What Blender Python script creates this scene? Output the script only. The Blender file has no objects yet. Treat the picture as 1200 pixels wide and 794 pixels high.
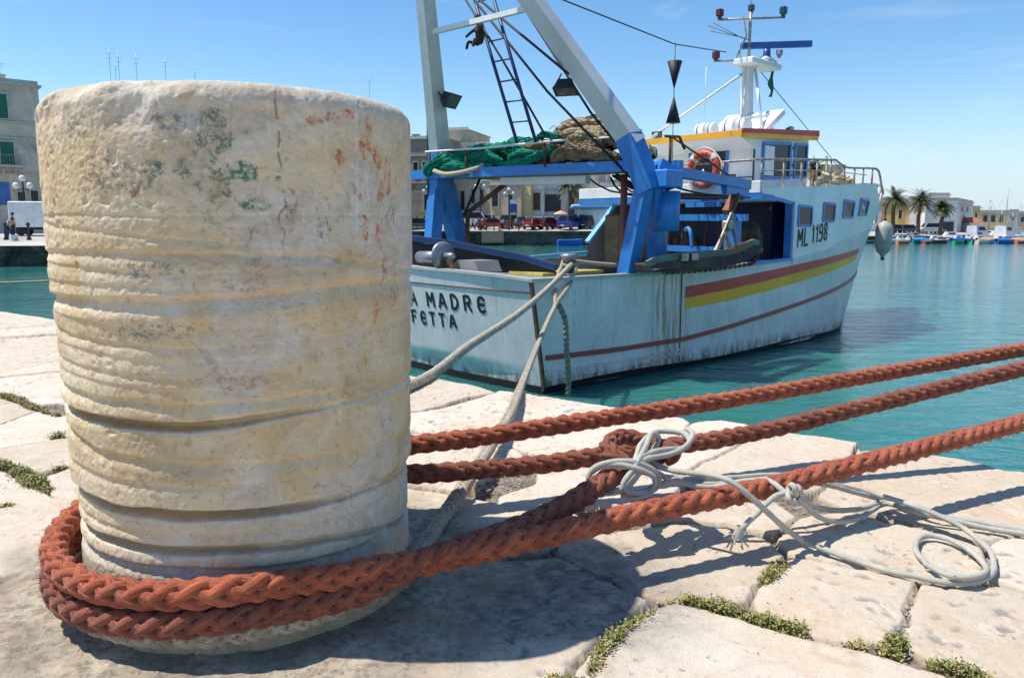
import bpy, math, random
import numpy as np
from mathutils import Vector, Matrix, Quaternion
PI = math.pi
random.seed(7)
SC = bpy.context.scene
COL = SC.collection
R = math.radians

# ------------------------------------------------------------------ camera numbers
FPX = 915.0; HZ = 267.0; PITCH = math.atan((397-HZ)/FPX); CAMZ = 0.8; SEA = -1.7
def ray(x, y):
    r = x-600.0; v = 397.0-y
    return r, FPX*math.cos(PITCH)+v*math.sin(PITCH), v*math.cos(PITCH)-FPX*math.sin(PITCH)
def ground(x, y, z=0.0):
    r, f, u = ray(x, y); t = (z-CAMZ)/u
    return Vector((r*t, f*t, z))
def at(x, y, Y):
    r, f, u = ray(x, y); t = Y/f
    return Vector((r*t, Y, CAMZ+u*t))

# ------------------------------------------------------------------ numpy noise
def _hash(ix, iy, iz, seed):
    n = (ix.astype(np.int64)*374761393 + iy.astype(np.int64)*668265263 + iz.astype(np.int64)*2147483647 + seed*974711) & 0xffffffff
    n = ((n ^ (n >> 13))*1274126177) & 0xffffffff
    n = (n ^ (n >> 16)) & 0xffffffff
    n = (n*2246822519) & 0xffffffff
    return ((n ^ (n >> 15)) & 0xffffff)/float(0xffffff)
def vnoise(x, y, z=None, seed=0):
    x = np.asarray(x, float); y = np.asarray(y, float)
    z = np.zeros_like(x) if z is None else np.asarray(z, float)+np.zeros_like(x)
    ix, iy, iz = np.floor(x), np.floor(y), np.floor(z)
    fx, fy, fz = x-ix, y-iy, z-iz
    fx, fy, fz = [f*f*(3-2*f) for f in (fx, fy, fz)]
    def h(a, b, c): return _hash(ix+a, iy+b, iz+c, seed)
    l = lambda a, b, t: a+(b-a)*t
    return l(l(l(h(0,0,0), h(1,0,0), fx), l(h(0,1,0), h(1,1,0), fx), fy),
             l(l(h(0,0,1), h(1,0,1), fx), l(h(0,1,1), h(1,1,1), fx), fy), fz)
def fbm(x, y, z=None, seed=0, oct=4, gain=.5):
    s = 0; a = 1; t = 0
    x = np.asarray(x, float); y = np.asarray(y, float)
    z = np.zeros_like(x) if z is None else np.asarray(z, float)
    for i in range(oct):
        s = s + a*vnoise(x*2**i, y*2**i, z*2**i, seed+i*17); t += a; a *= gain
    return s/t
def sstep(a, b, x):
    t = np.clip((x-a)/(b-a), 0, 1); return t*t*(3-2*t)

# ------------------------------------------------------------------ materials
def lin(c):
    f = lambda v: v/12.92 if v <= .04045 else ((v+.055)/1.055)**2.4
    return tuple(f(v/255.) for v in c)
MATS = {}
class NT:
    def __init__(s, name):
        s.m = bpy.data.materials.new(name); s.m.use_nodes = True
        s.t = s.m.node_tree; s.n = s.t.nodes; s.l = s.t.links
        s.b = s.n['Principled BSDF']; s.out = s.n['Material Output']
        s.tc = s.n.new('ShaderNodeTexCoord')
    def new(s, t, **k):
        n = s.n.new(t)
        for a, v in k.items(): setattr(n, a, v)
        return n
    def link(s, a, b): s.l.new(a, b)
    def mapping(s, scale=(1,1,1), coord='Object'):
        m = s.new('ShaderNodeMapping'); m.inputs['Scale'].default_value = scale
        s.link(s.tc.outputs[coord], m.inputs['Vector']); return m.outputs['Vector']
    def noise(s, scale, detail=5, rough=.55, vec=None, dist=0):
        n = s.new('ShaderNodeTexNoise'); n.inputs['Scale'].default_value = scale
        n.inputs['Detail'].default_value = detail; n.inputs['Roughness'].default_value = rough
        n.inputs['Distortion'].default_value = dist
        s.link(vec if vec is not None else s.tc.outputs['Object'], n.inputs['Vector']); return n.outputs['Fac']
    def ramp(s, fac, stops):
        r = s.new('ShaderNodeValToRGB'); cr = r.color_ramp
        while len(cr.elements) < len(stops): cr.elements.new(.5)
        for e, (p, c) in zip(cr.elements, stops):
            e.position = p; e.color = (c, c, c, 1) if isinstance(c, (int, float)) else (*c[:3], 1)
        s.link(fac, r.inputs['Fac']); return r.outputs['Color']
    def mix(s, fac, a, b, mode='MIX'):
        m = s.new('ShaderNodeMix', data_type='RGBA', blend_type=mode)
        for sock, v in ((m.inputs[0], fac), (m.inputs[6], a), (m.inputs[7], b)):
            if isinstance(v, (int, float)): sock.default_value = v if sock == m.inputs[0] else (v, v, v, 1)
            elif isinstance(v, tuple): sock.default_value = (*v[:3], 1)
            else: s.link(v, sock)
        return m.outputs[2]
    def math(s, op, a, b=0.0):
        m = s.new('ShaderNodeMath', operation=op)
        for sock, v in ((m.inputs[0], a), (m.inputs[1], b)):
            if isinstance(v, (int, float)): sock.default_value = v
            else: s.link(v, sock)
        return m.outputs[0]
    def pits(s, scale, size=.28, gate=.5):
        v = s.new('ShaderNodeTexVoronoi'); v.inputs['Scale'].default_value = scale; v.inputs['Randomness'].default_value = 1.
        wn = s.new('ShaderNodeTexNoise'); wn.inputs['Scale'].default_value = scale*.8; wn.inputs['Detail'].default_value = 3; s.link(s.tc.outputs['Object'], wn.inputs['Vector'])
        vm = s.new('ShaderNodeVectorMath', operation='MULTIPLY_ADD'); s.link(wn.outputs['Color'], vm.inputs[0]); vm.inputs[1].default_value = (1.6/scale,)*3; s.link(s.tc.outputs['Object'], vm.inputs[2]); s.link(vm.outputs[0], v.inputs['Vector'])
        a = s.ramp(v.outputs['Distance'], [(size*.55, 1.), (size, 0.)]); g = s.ramp(s.noise(scale*.16, 4, .6), [(gate, 0.), (gate+.08, 1.)])
        return s.math('MULTIPLY', a, g)
    def attr(s, name, out='Fac'):
        a = s.new('ShaderNodeAttribute'); a.attribute_name = name; return a.outputs[out]
    def bump(s, h, strength=.3, dist=.01, prev=None):
        b = s.new('ShaderNodeBump'); b.inputs['Strength'].default_value = strength
        b.inputs['Distance'].default_value = dist; s.link(h, b.inputs['Height'])
        if prev is not None: s.link(prev, b.inputs['Normal'])
        return b.outputs['Normal']
    def base(s, c):
        if isinstance(c, tuple): s.b.inputs['Base Color'].default_value = (*c[:3], 1)
        else: s.link(c, s.b.inputs['Base Color'])
    def set(s, **k):
        for a, v in k.items():
            i = s.b.inputs[a.replace('_', ' ')]
            if isinstance(v, (int, float, tuple)): i.default_value = v
            else: s.link(v, i)
    def normal(s, n): s.link(n, s.b.inputs['Normal'])
def simple(name, c, rough=.6, var=.25, scale=3., bump=.15, bscale=40., metal=0., dirt=None, dirt_amt=.5, dscale=2., bdist=.004, spec=.5):
    """one colour with large and small variation, fine bump and optional dirt patches"""
    if name in MATS: return MATS[name]
    t = NT(name)
    n = t.noise(scale, 6, .6); n2 = t.noise(scale*9, 4, .6)
    c0 = tuple(v*(1-var) for v in c); c1 = tuple(min(1, v*(1+var*.6)) for v in c)
    col = t.mix(t.ramp(n, [(.3, 0.), (.7, 1.)]), c0, c1)
    col = t.mix(t.math('MULTIPLY', t.ramp(n2, [(.45, 0.), (.75, 1.)]), var), col, tuple(v*.6 for v in c))
    if dirt:
        d = t.noise(dscale, 8, .7, dist=.5)
        col = t.mix(t.ramp(d, [(.62-.25*dirt_amt, 0.), (.72-.15*dirt_amt, 1.)]), col, dirt)
    t.base(col); t.set(Roughness=rough, Metallic=metal); t.b.inputs['Specular IOR Level'].default_value = spec
    if bump: t.normal(t.bump(t.noise(bscale, 5, .6), bump, bdist))
    MATS[name] = t.m; return t.m

# ------------------------------------------------------------------ objects
def tag(o, label=None, cat=None, group=None, kind=None):
    if label: o['label'] = label
    if cat: o['category'] = cat
    if group: o['group'] = group
    if kind: o['kind'] = kind
    return o
def empty(name, loc=(0,0,0), rz=0.0):
    o = bpy.data.objects.new(name, None); COL.objects.link(o)
    o.location = loc; o.rotation_euler = (0, 0, rz); o.empty_display_size = .2
    return o
def thing(name, label, cat, loc=(0,0,0), rz=0.0, group=None):
    return tag(empty(name, loc, rz), label, cat, group)
def copy_tree(o, parent=None):
    c = o.copy(); COL.objects.link(c)
    if parent is not None: c.parent = parent
    for ch in list(o.children): copy_tree(ch, c)
    return c
def mesh_np(name, V, Fc, mat, parent=None, loc=None, smooth=True, attrs=None, uv=None):
    me = bpy.data.meshes.new(name)
    V = np.asarray(V, np.float32); Fc = np.asarray(Fc, np.int32)
    k = Fc.shape[1]
    me.vertices.add(len(V)); me.vertices.foreach_set('co', V.ravel())
    me.loops.add(Fc.size); me.loops.foreach_set('vertex_index', Fc.ravel())
    me.polygons.add(len(Fc)); me.polygons.foreach_set('loop_start', np.arange(0, Fc.size, k, dtype=np.int32))
    me.polygons.foreach_set('loop_total', np.full(len(Fc), k, np.int32))
    me.update(calc_edges=True); me.validate()
    me.polygons.foreach_set('use_smooth', np.full(len(me.polygons), smooth))
    if attrs:
        for n, a in attrs.items():
            at_ = me.attributes.new(n, 'FLOAT', 'POINT'); at_.data.foreach_set('value', np.asarray(a, np.float32).ravel())
    if uv is not None:
        l = me.uv_layers.new(name='UVMap'); l.data.foreach_set('uv', np.asarray(uv, np.float32)[Fc.ravel()].ravel())
    if mat: me.materials.append(mat)
    o = bpy.data.objects.new(name, me); COL.objects.link(o)
    if parent is not None: o.parent = parent
    if loc is not None: o.location = loc
    return o
def grid_faces(nu, nv, wrap_u=False, off=0):
    iu = np.arange(nu if wrap_u else nu-1); iv = np.arange(nv-1)
    A, B = np.meshgrid(iu, iv, indexing='ij'); A = A.ravel(); B = B.ravel(); A1 = (A+1) % nu
    return np.stack([A*nv+B, A1*nv+B, A1*nv+B+1, A*nv+B+1], 1)+off

class MB:
    """collects shapes, builds ONE mesh object"""
    def __init__(s): s.v = []; s.f = []; s.sm = []
    def add(s, vs, fs, smooth=False):
        o = len(s.v); s.v += [tuple(v) for v in vs]; s.f += [tuple(i+o for i in f) for f in fs]; s.sm += [smooth]*len(fs); return s
    def box(s, c, size, rz=0., rot=None, bevel=0.):
        hx, hy, hz = size[0]/2, size[1]/2, size[2]/2
        M = rot if rot is not None else Matrix.Rotation(rz, 3, 'Z')
        c = Vector(c); b = min(bevel, hx*.9, hy*.9, hz*.9)
        if b <= 0:
            P = [Vector((x, y, z)) for x in (-hx, hx) for y in (-hy, hy) for z in (-hz, hz)]
            F = [(0,1,3,2), (4,6,7,5), (0,4,5,1), (2,3,7,6), (0,2,6,4), (1,5,7,3)]
            return s.add([c+M@p for p in P], F)
        P = []; ix = {}
        for sx in (-1, 1):
            for sy in (-1, 1):
                for sz in (-1, 1):
                    for a in range(3):
                        h = [hx-b, hy-b, hz-b]; h[a] += b
                        ix[(sx, sy, sz, a)] = len(P); P.append(c+M@Vector((sx*h[0], sy*h[1], sz*h[2])))
        F = []
        for a in range(3):
            o1, o2 = [k for k in range(3) if k != a]
            for sg in (-1, 1):
                q = []
                for (p, r) in ((-1,-1), (1,-1), (1,1), (-1,1)):
                    k = [0,0,0]; k[a] = sg; k[o1] = p; k[o2] = r; q.append(ix[(*k, a)])
                if (sg > 0) == (a == 1): q = q[::-1]
                F.append(tuple(q))
        for a in range(3):
            o1, o2 = [k for k in range(3) if k != a]
            for p in (-1, 1):
                for r in (-1, 1):
                    k0 = [0,0,0]; k0[a] = -1; k0[o1] = p; k0[o2] = r
                    k1 = list(k0); k1[a] = 1
                    q = [ix[(*k0, o1)], ix[(*k1, o1)], ix[(*k1, o2)], ix[(*k0, o2)]]
                    F.append(tuple(q))
        for sx in (-1, 1):
            for sy in (-1, 1):
                for sz in (-1, 1): F.append(tuple(ix[(sx, sy, sz, a)] for a in range(3)))
        return s.add(P, F)
    def beam(s, p0, p1, w, h=None, w1=None, h1=None, up=(0,0,1), bevel=0):
        """box-section bar from p0 to p1, w across, h along 'up'"""
        p0 = Vector(p0); p1 = Vector(p1); h = h or w; w1 = w1 or w; h1 = h1 or h
        d = (p1-p0).normalized(); u = Vector(up)
        if abs(d.dot(u)) > .98: u = Vector((1,0,0))
        a = d.cross(u).normalized(); b = a.cross(d).normalized()
        P = []
        for p, ww, hh in ((p0, w, h), (p1, w1, h1)):
            for i, j in ((-1,-1), (1,-1), (1,1), (-1,1)): P.append(p+a*(i*ww/2)+b*(j*hh/2))
        return s.add(P, [(0,1,2,3), (7,6,5,4), (0,4,5,1), (1,5,6,2), (2,6,7,3), (3,7,4,0)])
    def tube(s, pts, r, seg=8, cap=True, closed=False):
        pts = [Vector(p) for p in pts]; n = len(pts)
        rr = r if isinstance(r, (list, tuple)) else [r]*n
        t0 = (pts[1]-pts[0]).normalized(); a = Vector((0,0,1))
        if abs(t0.dot(a)) > .9: a = Vector((1,0,0))
        a = (a-t0*a.dot(t0)).normalized(); V = []
        for i, p in enumerate(pts):
            if closed: t = (pts[(i+1) % n]-pts[i-1]).normalized()
            else: t = (pts[min(i+1, n-1)]-pts[max(i-1, 0)]).normalized()
            a = (a-t*a.dot(t)).normalized(); b = t.cross(a)
            for k in range(seg):
                th = 2*PI*k/seg; V.append(p+(a*math.cos(th)+b*math.sin(th))*rr[i])
        F = []
        for i in range(n if closed else n-1):
            for k in range(seg):
                k1 = (k+1) % seg; j = (i+1) % n
                F.append((i*seg+k, i*seg+k1, j*seg+k1, j*seg+k))
        s.add(V, F, True)
        if cap and not closed:
            o = len(s.v)-len(V)
            s.f.append(tuple(o+k for k in range(seg))[::-1]); s.f.append(tuple(o+(n-1)*seg+k for k in range(seg))); s.sm += [False]*2
        return s
    def lathe(s, prof, c=(0,0,0), seg=24, axis=None, smooth=True):
        """prof: (radius, height) up the axis"""
        c = Vector(c); M = Matrix.Identity(3)
        if axis is not None: M = Vector((0,0,1)).rotation_difference(Vector(axis)).to_matrix()
        V = []; n = len(prof)
        for r, z in prof:
            for k in range(seg):
                th = 2*PI*k/seg; V.append(c+M@Vector((r*math.cos(th), r*math.sin(th), z)))
        F = []
        for i in range(n-1):
            for k in range(seg):
                k1 = (k+1) % seg; F.append((i*seg+k, i*seg+k1, (i+1)*seg+k1, (i+1)*seg+k))
        s.add(V, F, smooth); o = len(s.v)-len(V)
        if prof[0][0] > 1e-4: s.f.append(tuple(o+k for k in range(seg))[::-1]); s.sm.append(False)
        if prof[-1][0] > 1e-4: s.f.append(tuple(o+(n-1)*seg+k for k in range(seg))); s.sm.append(False)
        return s
    def prism(s, poly, d, M=None):
        """poly in (x, z), extruded along y by +-d/2"""
        M = M or Matrix.Identity(4); n = len(poly)
        V = [M@Vector((x, -d/2, z)) for x, z in poly]+[M@Vector((x, d/2, z)) for x, z in poly]
        F = [tuple(range(n)), tuple(range(2*n-1, n-1, -1))]+[(i, i+n, (i+1) % n+n, (i+1) % n) for i in range(n)]
        return s.add(V, F)
    def quad(s, a, b, c, d): return s.add([a, b, c, d], [(0,1,2,3)])
    def ball(s, c, r, seg=12, rings=8, sc=(1,1,1)):
        pr = [(max(1e-5, r*math.sin(PI*i/rings)), -r*math.cos(PI*i/rings)) for i in range(rings+1)]
        n0 = len(s.v); s.lathe([(a, b) for a, b in pr], (0,0,0), seg)
        for i in range(n0, len(s.v)):
            v = s.v[i]; s.v[i] = (c[0]+v[0]*sc[0], c[1]+v[1]*sc[1], c[2]+v[2]*sc[2])
        return s
    def build(s, name, mat, parent=None, loc=None, rz=0.):
        me = bpy.data.meshes.new(name); me.from_pydata(s.v, [], s.f); me.update()
        me.polygons.foreach_set('use_smooth', s.sm[:len(me.polygons)])
        if mat: me.materials.append(mat)
        o = bpy.data.objects.new(name, me); COL.objects.link(o)
        if parent is not None: o.parent = parent
        if loc is not None: o.location = loc
        if rz: o.rotation_euler = (0, 0, rz)
        return o
def catmull(P, step=.02, closed=False):
    P = [Vector(p) for p in P]; out = []
    n = len(P); segs = n if closed else n-1
    for i in range(segs):
        p1 = P[i]; p2 = P[(i+1) % n]
        p0 = P[i-1] if (i > 0 or closed) else p1*2-p2
        p3 = P[(i+2) % n] if (i+2 < n or closed) else p2*2-p1
        k = max(2, int((p2-p1).length/step))
        for j in range(k):
            t = j/k
            out.append(.5*((2*p1)+(p2-p0)*t+(2*p0-5*p1+4*p2-p3)*t*t+(3*p1-p0-3*p2+p3)*t**3))
    if not closed: out.append(P[-1].copy())
    return out
def resample(P, step):
    A = np.array([tuple(p) for p in P]); d = np.r_[0, np.cumsum(np.linalg.norm(np.diff(A, axis=0), axis=1))]
    n = max(3, int(d[-1]/step)); s = np.linspace(0, d[-1], n)
    return np.stack([np.interp(s, d, A[:, i]) for i in range(3)], 1), s
def frames(A):
    T = np.gradient(A, axis=0); T /= np.linalg.norm(T, axis=1)[:, None]
    N = np.zeros_like(A); a = np.array([0, 0, 1.]) if abs(T[0, 2]) < .9 else np.array([1., 0, 0])
    for i in range(len(A)):
        a = a-T[i]*a.dot(T[i]); a /= np.linalg.norm(a); N[i] = a
    return T, N, np.cross(T, N)
# ------------------------------------------------------------------ sky, sun, camera
SUN_EL = 63.0; SUN_AZ_VEC = (-1.0, 0.035)           # sun stands to the left, high
w = bpy.data.worlds.new("World"); SC.world = w; w.use_nodes = True
nt = w.node_tree; bg = nt.nodes['Background']
sky = nt.nodes.new('ShaderNodeTexSky'); sky.sky_type = 'NISHITA'; sky.sun_disc = False
sky.sun_elevation = R(SUN_EL); sky.sun_rotation = math.atan2(SUN_AZ_VEC[0], SUN_AZ_VEC[1])
sky.air_density = 1.0; sky.dust_density = .15; sky.ozone_density = 1.5; sky.altitude = 0
tc = nt.nodes.new('ShaderNodeTexCoord')
mp = nt.nodes.new('ShaderNodeMapping'); mp.inputs['Scale'].default_value = (1.2, 1.2, 9.0)
mp.inputs['Rotation'].default_value = (0, R(6), R(20))
nz = nt.nodes.new('ShaderNodeTexNoise'); nz.inputs['Scale'].default_value = 2.2; nz.inputs['Detail'].default_value = 9; nz.inputs['Roughness'].default_value = .62; nz.inputs['Distortion'].default_value = .7
rp = nt.nodes.new('ShaderNodeValToRGB'); rp.color_ramp.elements[0].position = .53; rp.color_ramp.elements[1].position = .80
rp.color_ramp.elements[1].color = (.38, .38, .38, 1)
mx = nt.nodes.new('ShaderNodeMix'); mx.data_type = 'RGBA'; mx.inputs[7].default_value = (7.5, 8.0, 8.6, 1)
nt.links.new(tc.outputs['Generated'], mp.inputs['Vector']); nt.links.new(mp.outputs['Vector'], nz.inputs['Vector'])
nt.links.new(nz.outputs['Fac'], rp.inputs['Fac']); nt.links.new(rp.outputs['Color'], mx.inputs[0])
hs = nt.nodes.new('ShaderNodeHueSaturation'); hs.inputs['Saturation'].default_value = 1.28; hs.inputs['Value'].default_value = 1.42
nt.links.new(sky.outputs['Color'], hs.inputs['Color'])
sx_ = nt.nodes.new('ShaderNodeSeparateXYZ'); nt.links.new(tc.outputs['Generated'], sx_.inputs[0])
hr = nt.nodes.new('ShaderNodeMapRange'); hr.interpolation_type = 'SMOOTHSTEP'
for k_, v_ in (('From Min', -.02), ('From Max', .17), ('To Min', .85), ('To Max', 0.)): hr.inputs[k_].default_value = v_
nt.links.new(sx_.outputs['Z'], hr.inputs['Value'])
hm = nt.nodes.new('ShaderNodeMix'); hm.data_type = 'RGBA'; hm.inputs[7].default_value = (4.5, 5.7, 7.4, 1)      # pale air low over the harbour
nt.links.new(hr.outputs[0], hm.inputs[0]); nt.links.new(hs.outputs['Color'], hm.inputs[6])
nt.links.new(hm.outputs[2], mx.inputs[6]); nt.links.new(mx.outputs[2], bg.inputs['Color'])
bg.inputs['Strength'].default_value = .1
sd = bpy.data.lights.new('sun', 'SUN'); sd.energy = 4.8; sd.angle = R(.53); sd.color = (1, .955, .88)
so = bpy.data.objects.new('sun', sd); COL.objects.link(so)
hl = math.hypot(*SUN_AZ_VEC); ce = math.cos(R(SUN_EL))
sv = Vector((SUN_AZ_VEC[0]/hl*ce, SUN_AZ_VEC[1]/hl*ce, math.sin(R(SUN_EL))))
so.rotation_euler = sv.to_track_quat('Z', 'Y').to_euler(); so.location = sv*60
cd = bpy.data.cameras.new('camera'); co = bpy.data.objects.new('camera', cd); COL.objects.link(co)
cd.sensor_fit = 'HORIZONTAL'; cd.sensor_width = 36; cd.lens = FPX/1200*36; cd.clip_end = 3000; cd.clip_start = .05
co.location = (0, 0, CAMZ); co.rotation_euler = (PI/2-PITCH, 0, 0); SC.camera = co
SC.view_settings.view_transform = 'Standard'; SC.view_settings.look = 'None'; SC.view_settings.exposure = .27; SC.view_settings.gamma = 1
# ------------------------------------------------------------------ near quay: one sheet of worn limestone slabs
EDGE_PX = [(-160,345),(0,365),(20,368),(62,374),(200,396),(487,440),(515,443),(560,451),(580,457),(588,456),(628,461),(729,477),(760,483),(800,489),(812,496),(818,494),(845,492),(890,500),(919,506),(965,510),(1004,517),(1008,527),(1014,526),(1050,528),(1119,534),(1151,541),(1177,549),(1200,552),(1300,568)]
ev = np.array([.795, -.607]); ev /= np.linalg.norm(ev); nv_ = np.array([ev[1], -ev[0]])   # along the edge; inward
if nv_[1] > 0: nv_ = -nv_
E0 = np.array(ground(700, 473)[:2])
eg = np.array([tuple(ground(*p))[:2] for p in EDGE_PX]); ea = (eg-E0)@ev; eb = (eg-E0)@nv_
o_ = np.argsort(ea); ea = ea[o_]; eb = eb[o_]
SLABS_PX = [
 [(795,711),(830,718),(880,733),(945,750),(1000,767),(1060,785),(1150,812),(1150,1400),(520,1400),(560,930),(640,850),(690,792),(713,768),(735,748),(765,727)],
 [(478,745),(520,697),(578,664),(650,657),(712,684),(756,708),(728,724),(706,742),(686,768),(668,800),(610,860),(520,960),(470,940),(462,860),(470,790)],
 [(665,634),(700,624),(760,618),(808,613),(860,620),(905,634),(916,650),(902,668),(884,686),(868,700),(830,704),(795,699),(762,694),(712,676),(672,654)],
 [(930,655),(975,658),(1030,670),(1070,681),(1068,700),(1058,720),(1048,736),(1030,748),(1000,749),(950,738),(915,727),(897,715),(893,702),(905,680),(918,662)],
 [(1085,685),(1110,681),(1150,687),(1200,698),(1300,716),(1400,900),(1200,803),(1150,788),(1100,773),(1070,757),(1064,745),(1072,720),(1078,700)],
 [(1187,632),(1215,627),(1340,640),(1400,740),(1215,695),(1174,680),(1170,655),(1176,642)],
 [(945,608),(1000,600),(1040,613),(1085,620),(1130,634),(1158,643),(1163,655),(1158,673),(1120,681),(1078,677),(1030,665),(985,655),(938,648),(926,632)],
 [(1001,538),(1004,520),(1050,500),(1200,520),(1400,560),(1400,660),(1260,630),(1215,618),(1185,627),(1150,627),(1085,610),(1045,598),(1000,590),(965,578),(985,557)],
 [(895,512),(920,490),(965,490),(1012,505),(998,534),(983,552),(958,569),(900,577),(850,572),(812,562),(808,553),(850,534)],
 [(814,490),(845,470),(905,490),(886,511),(845,529),(803,549),(788,553),(772,545),(790,522),(806,506)],
 [(588,430),(628,440),(700,450),(760,460),(811,475),(806,499),(788,512),(760,520),(700,525),(640,530),(595,519),(545,510),(500,504),(475,499),(440,490),(520,478),(560,466),(582,459)],
 [(430,420),(515,420),(560,430),(584,445),(577,458),(545,462),(515,473),(488,479),(430,484)],
 [(440,508),(500,509),(550,516),(594,524),(614,536),(604,548),(580,552),(560,566),(540,572),(500,566),(440,556)],
 [(625,536),(700,530),(765,525),(784,547),(800,560),(790,573),(740,584),(690,588),(640,590),(596,588),(596,580),(636,566),(642,556)],
 [(440,572),(500,578),(560,586),(600,594),(650,597),(684,604),(668,624),(640,640),(590,648),(530,660),(480,682),(440,660)],
 [(692,602),(740,590),(795,580),(850,583),(910,590),(928,604),(905,622),(860,612),(808,605),(740,610),(697,618)],
 [(-400,345),(0,340),(62,350),(140,365),(140,386),(62,380.5),(0,384.5),(-400,404)],
 [(-400,406),(0,386),(62,382),(140,388),(140,392),(62,390),(0,394.5),(-400,424)],
 [(-400,428),(0,396.5),(100,391.5),(140,392),(140,420),(62,425),(0,434),(-400,492)],
 [(-400,496),(0,436),(62,427),(140,422),(140,432),(62,435.5),(0,442),(-400,508)],
 [(-400,514),(0,444.5),(64,438),(140,434),(140,470),(70,473),(50,475),(20,465),(0,458),(-60,452)],
 [(-300,520),(-60,456),(0,465),(20,470),(40,479),(0,494),(-300,568)],
 [(-300,574),(0,497),(42,482),(62,487),(120,486),(120,508),(70,510),(0,524),(-300,590)],
 [(-300,596),(0,528),(70,514),(120,510),(120,545),(78,543),(52,550),(30,550),(10,538),(-60,535)],
 [(-300,620),(-60,546),(0,557),(25,567),(50,580),(56,583),(20,592),(0,596),(-300,660)],
 [(60,556),(80,549),(120,548),(120,580),(82,584),(65,575)],
 [(-300,670),(0,600),(20,595),(60,587),(85,587),(140,600),(140,650),(64,657),(30,670),(0,679),(-300,760)],
 [(-300,860),(-60,730),(0,713),(40,704),(70,712),(110,740),(140,766),(100,778),(50,796),(-20,860),(-300,1100)],
 [(60,802),(95,783),(130,778),(180,787),(206,800),(215,880),(180,1000),(0,1000),(20,860)],
 [(225,796),(270,792),(330,790),(400,780),(440,778),(456,800),(452,860),(450,1000),(240,1000),(232,860)],
]
CRACKS_PX = [([(488,505),(520,506)],.004),([(808,578),(822,560),(826,552)],.008),([(0,394),(40,396),(60,389)],.006),([(685,673),(720,676),(757,702)],.006),
             ([(780,548),(800,560),(812,556)],.010),([(560,640),(600,652),(640,650)],.006)]
BOL = (-.596*1.0, 1.732); BR = .372; BH = 1.053
def build_quay():
    # non uniform grid: fine close to the camera
    def axis(lo, hi, f):
        xs = [lo]
        while xs[-1] < hi: xs.append(xs[-1]+f(xs[-1]))
        return np.array(xs)
    A = axis(-15, 9, lambda a: .0062+.05*max(0, abs(a+.2)-2.3)**1.1*.28)
    B = axis(0, 6.5, lambda b: .0062+.03*max(0, b-2.5))
    B = np.r_[[-.02, -.02, -.02, -.016, -.010, -.004], B[:]]          # lip and wall rows are set below
    drop = np.r_[[-1.2, -.4, -.055, -.030, -.014, -.005], np.zeros(len(B)-6)]
    AA, BB = np.meshgrid(A, B, indexing='ij'); DD = np.broadcast_to(drop, AA.shape)
    e = np.interp(AA, ea, eb)
    BB = BB+e*np.exp(-np.maximum(BB, 0)*1.2)
    edge_noise = (fbm(AA*6, BB*0, seed=3)-.5)*.035
    BB = BB+edge_noise*np.exp(-np.maximum(BB-e, 0)*6)
    X = E0[0]+AA*ev[0]+BB*nv_[0]; Y = E0[1]+AA*ev[1]+BB*nv_[1]
    # warped position for slab outlines
    wx = X+(fbm(X*9, Y*9, seed=11)-.5)*.032+(fbm(X*36, Y*36, seed=13)-.5)*.012+(fbm(X*2.2, Y*2.2, seed=12)-.5)*.05
    wy = Y+(fbm(X*9, Y*9, seed=21)-.5)*.032+(fbm(X*36, Y*36, seed=23)-.5)*.012+(fbm(X*2.2, Y*2.2, seed=22)-.5)*.05
    polys = [np.array([tuple(ground(x, min(y, 1250)))[:2] for x, y in P]) for P in SLABS_PX]
    # slabs outside the photo and behind the bollard: plain courses along the edge
    rnd = random.Random(4); b0 = .05
    dist = np.full(X.shape, -1.0); sid = np.zeros(X.shape); dist2 = np.full(X.shape, -1.0)
    def inside_dist(P, x, y):
        n = len(P); ins = np.zeros(x.shape, bool); d2 = np.full(x.shape, 1e9)
        for i in range(n):
            x0, y0 = P[i]; x1, y1 = P[(i+1) % n]
            c = ((y0 > y) != (y1 > y)) & (x < (x1-x0)*(y-y0)/((y1-y0) if abs(y1-y0) > 1e-9 else 1e-9)+x0)
            ins ^= c
            dx, dy = x1-x0, y1-y0; t = np.clip(((x-x0)*dx+(y-y0)*dy)/(dx*dx+dy*dy+1e-12), 0, 1)
            d2 = np.minimum(d2, (x-x0-t*dx)**2+(y-y0-t*dy)**2)
        return np.where(ins, np.sqrt(d2), -np.sqrt(d2))
    for k, P in enumerate(polys):
        m = (wx > P[:, 0].min()-.09) & (wx < P[:, 0].max()+.09) & (wy > P[:, 1].min()-.09) & (wy < P[:, 1].max()+.09)
        if not m.any(): continue
        d = inside_dist(P, wx[m], wy[m]); cur = dist[m]; s = sid[m]
        sec = dist2[m]; sec = np.maximum(sec, np.minimum(d, cur)); dist2[m] = sec
        up = d > cur; cur[up] = d[up]; s[up] = k+1; dist[m] = cur; sid[m] = s
    dist = np.where(dist > -.9, np.minimum((dist-dist2)/2-.0025, dist+.019), dist)
    # brick courses where nothing was traced
    wa = (wx-E0[0])*ev[0]+(wy-E0[1])*ev[1]; wb = (wx-E0[0])*nv_[0]+(wy-E0[1])*nv_[1]
    row = np.floor(wb/.62); off = (row*.37) % 1.; cw = 1.05
    fa = (wa/cw+off) % 1.; fb = (wb/.62) % 1.
    bd = np.minimum(np.minimum(fa, 1-fa)*cw, np.minimum(fb, 1-fb)*.62)-.006
    bid = 100+row*7+np.floor(wa/cw+off)
    f = FPX*math.cos(PITCH); yy = Y
    dcam = Y*math.cos(PITCH)+CAMZ*math.sin(PITCH); vv = (-CAMZ*math.cos(PITCH)+Y*math.sin(PITCH))
    dcs = np.where(dcam > .05, dcam, .05)
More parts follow.
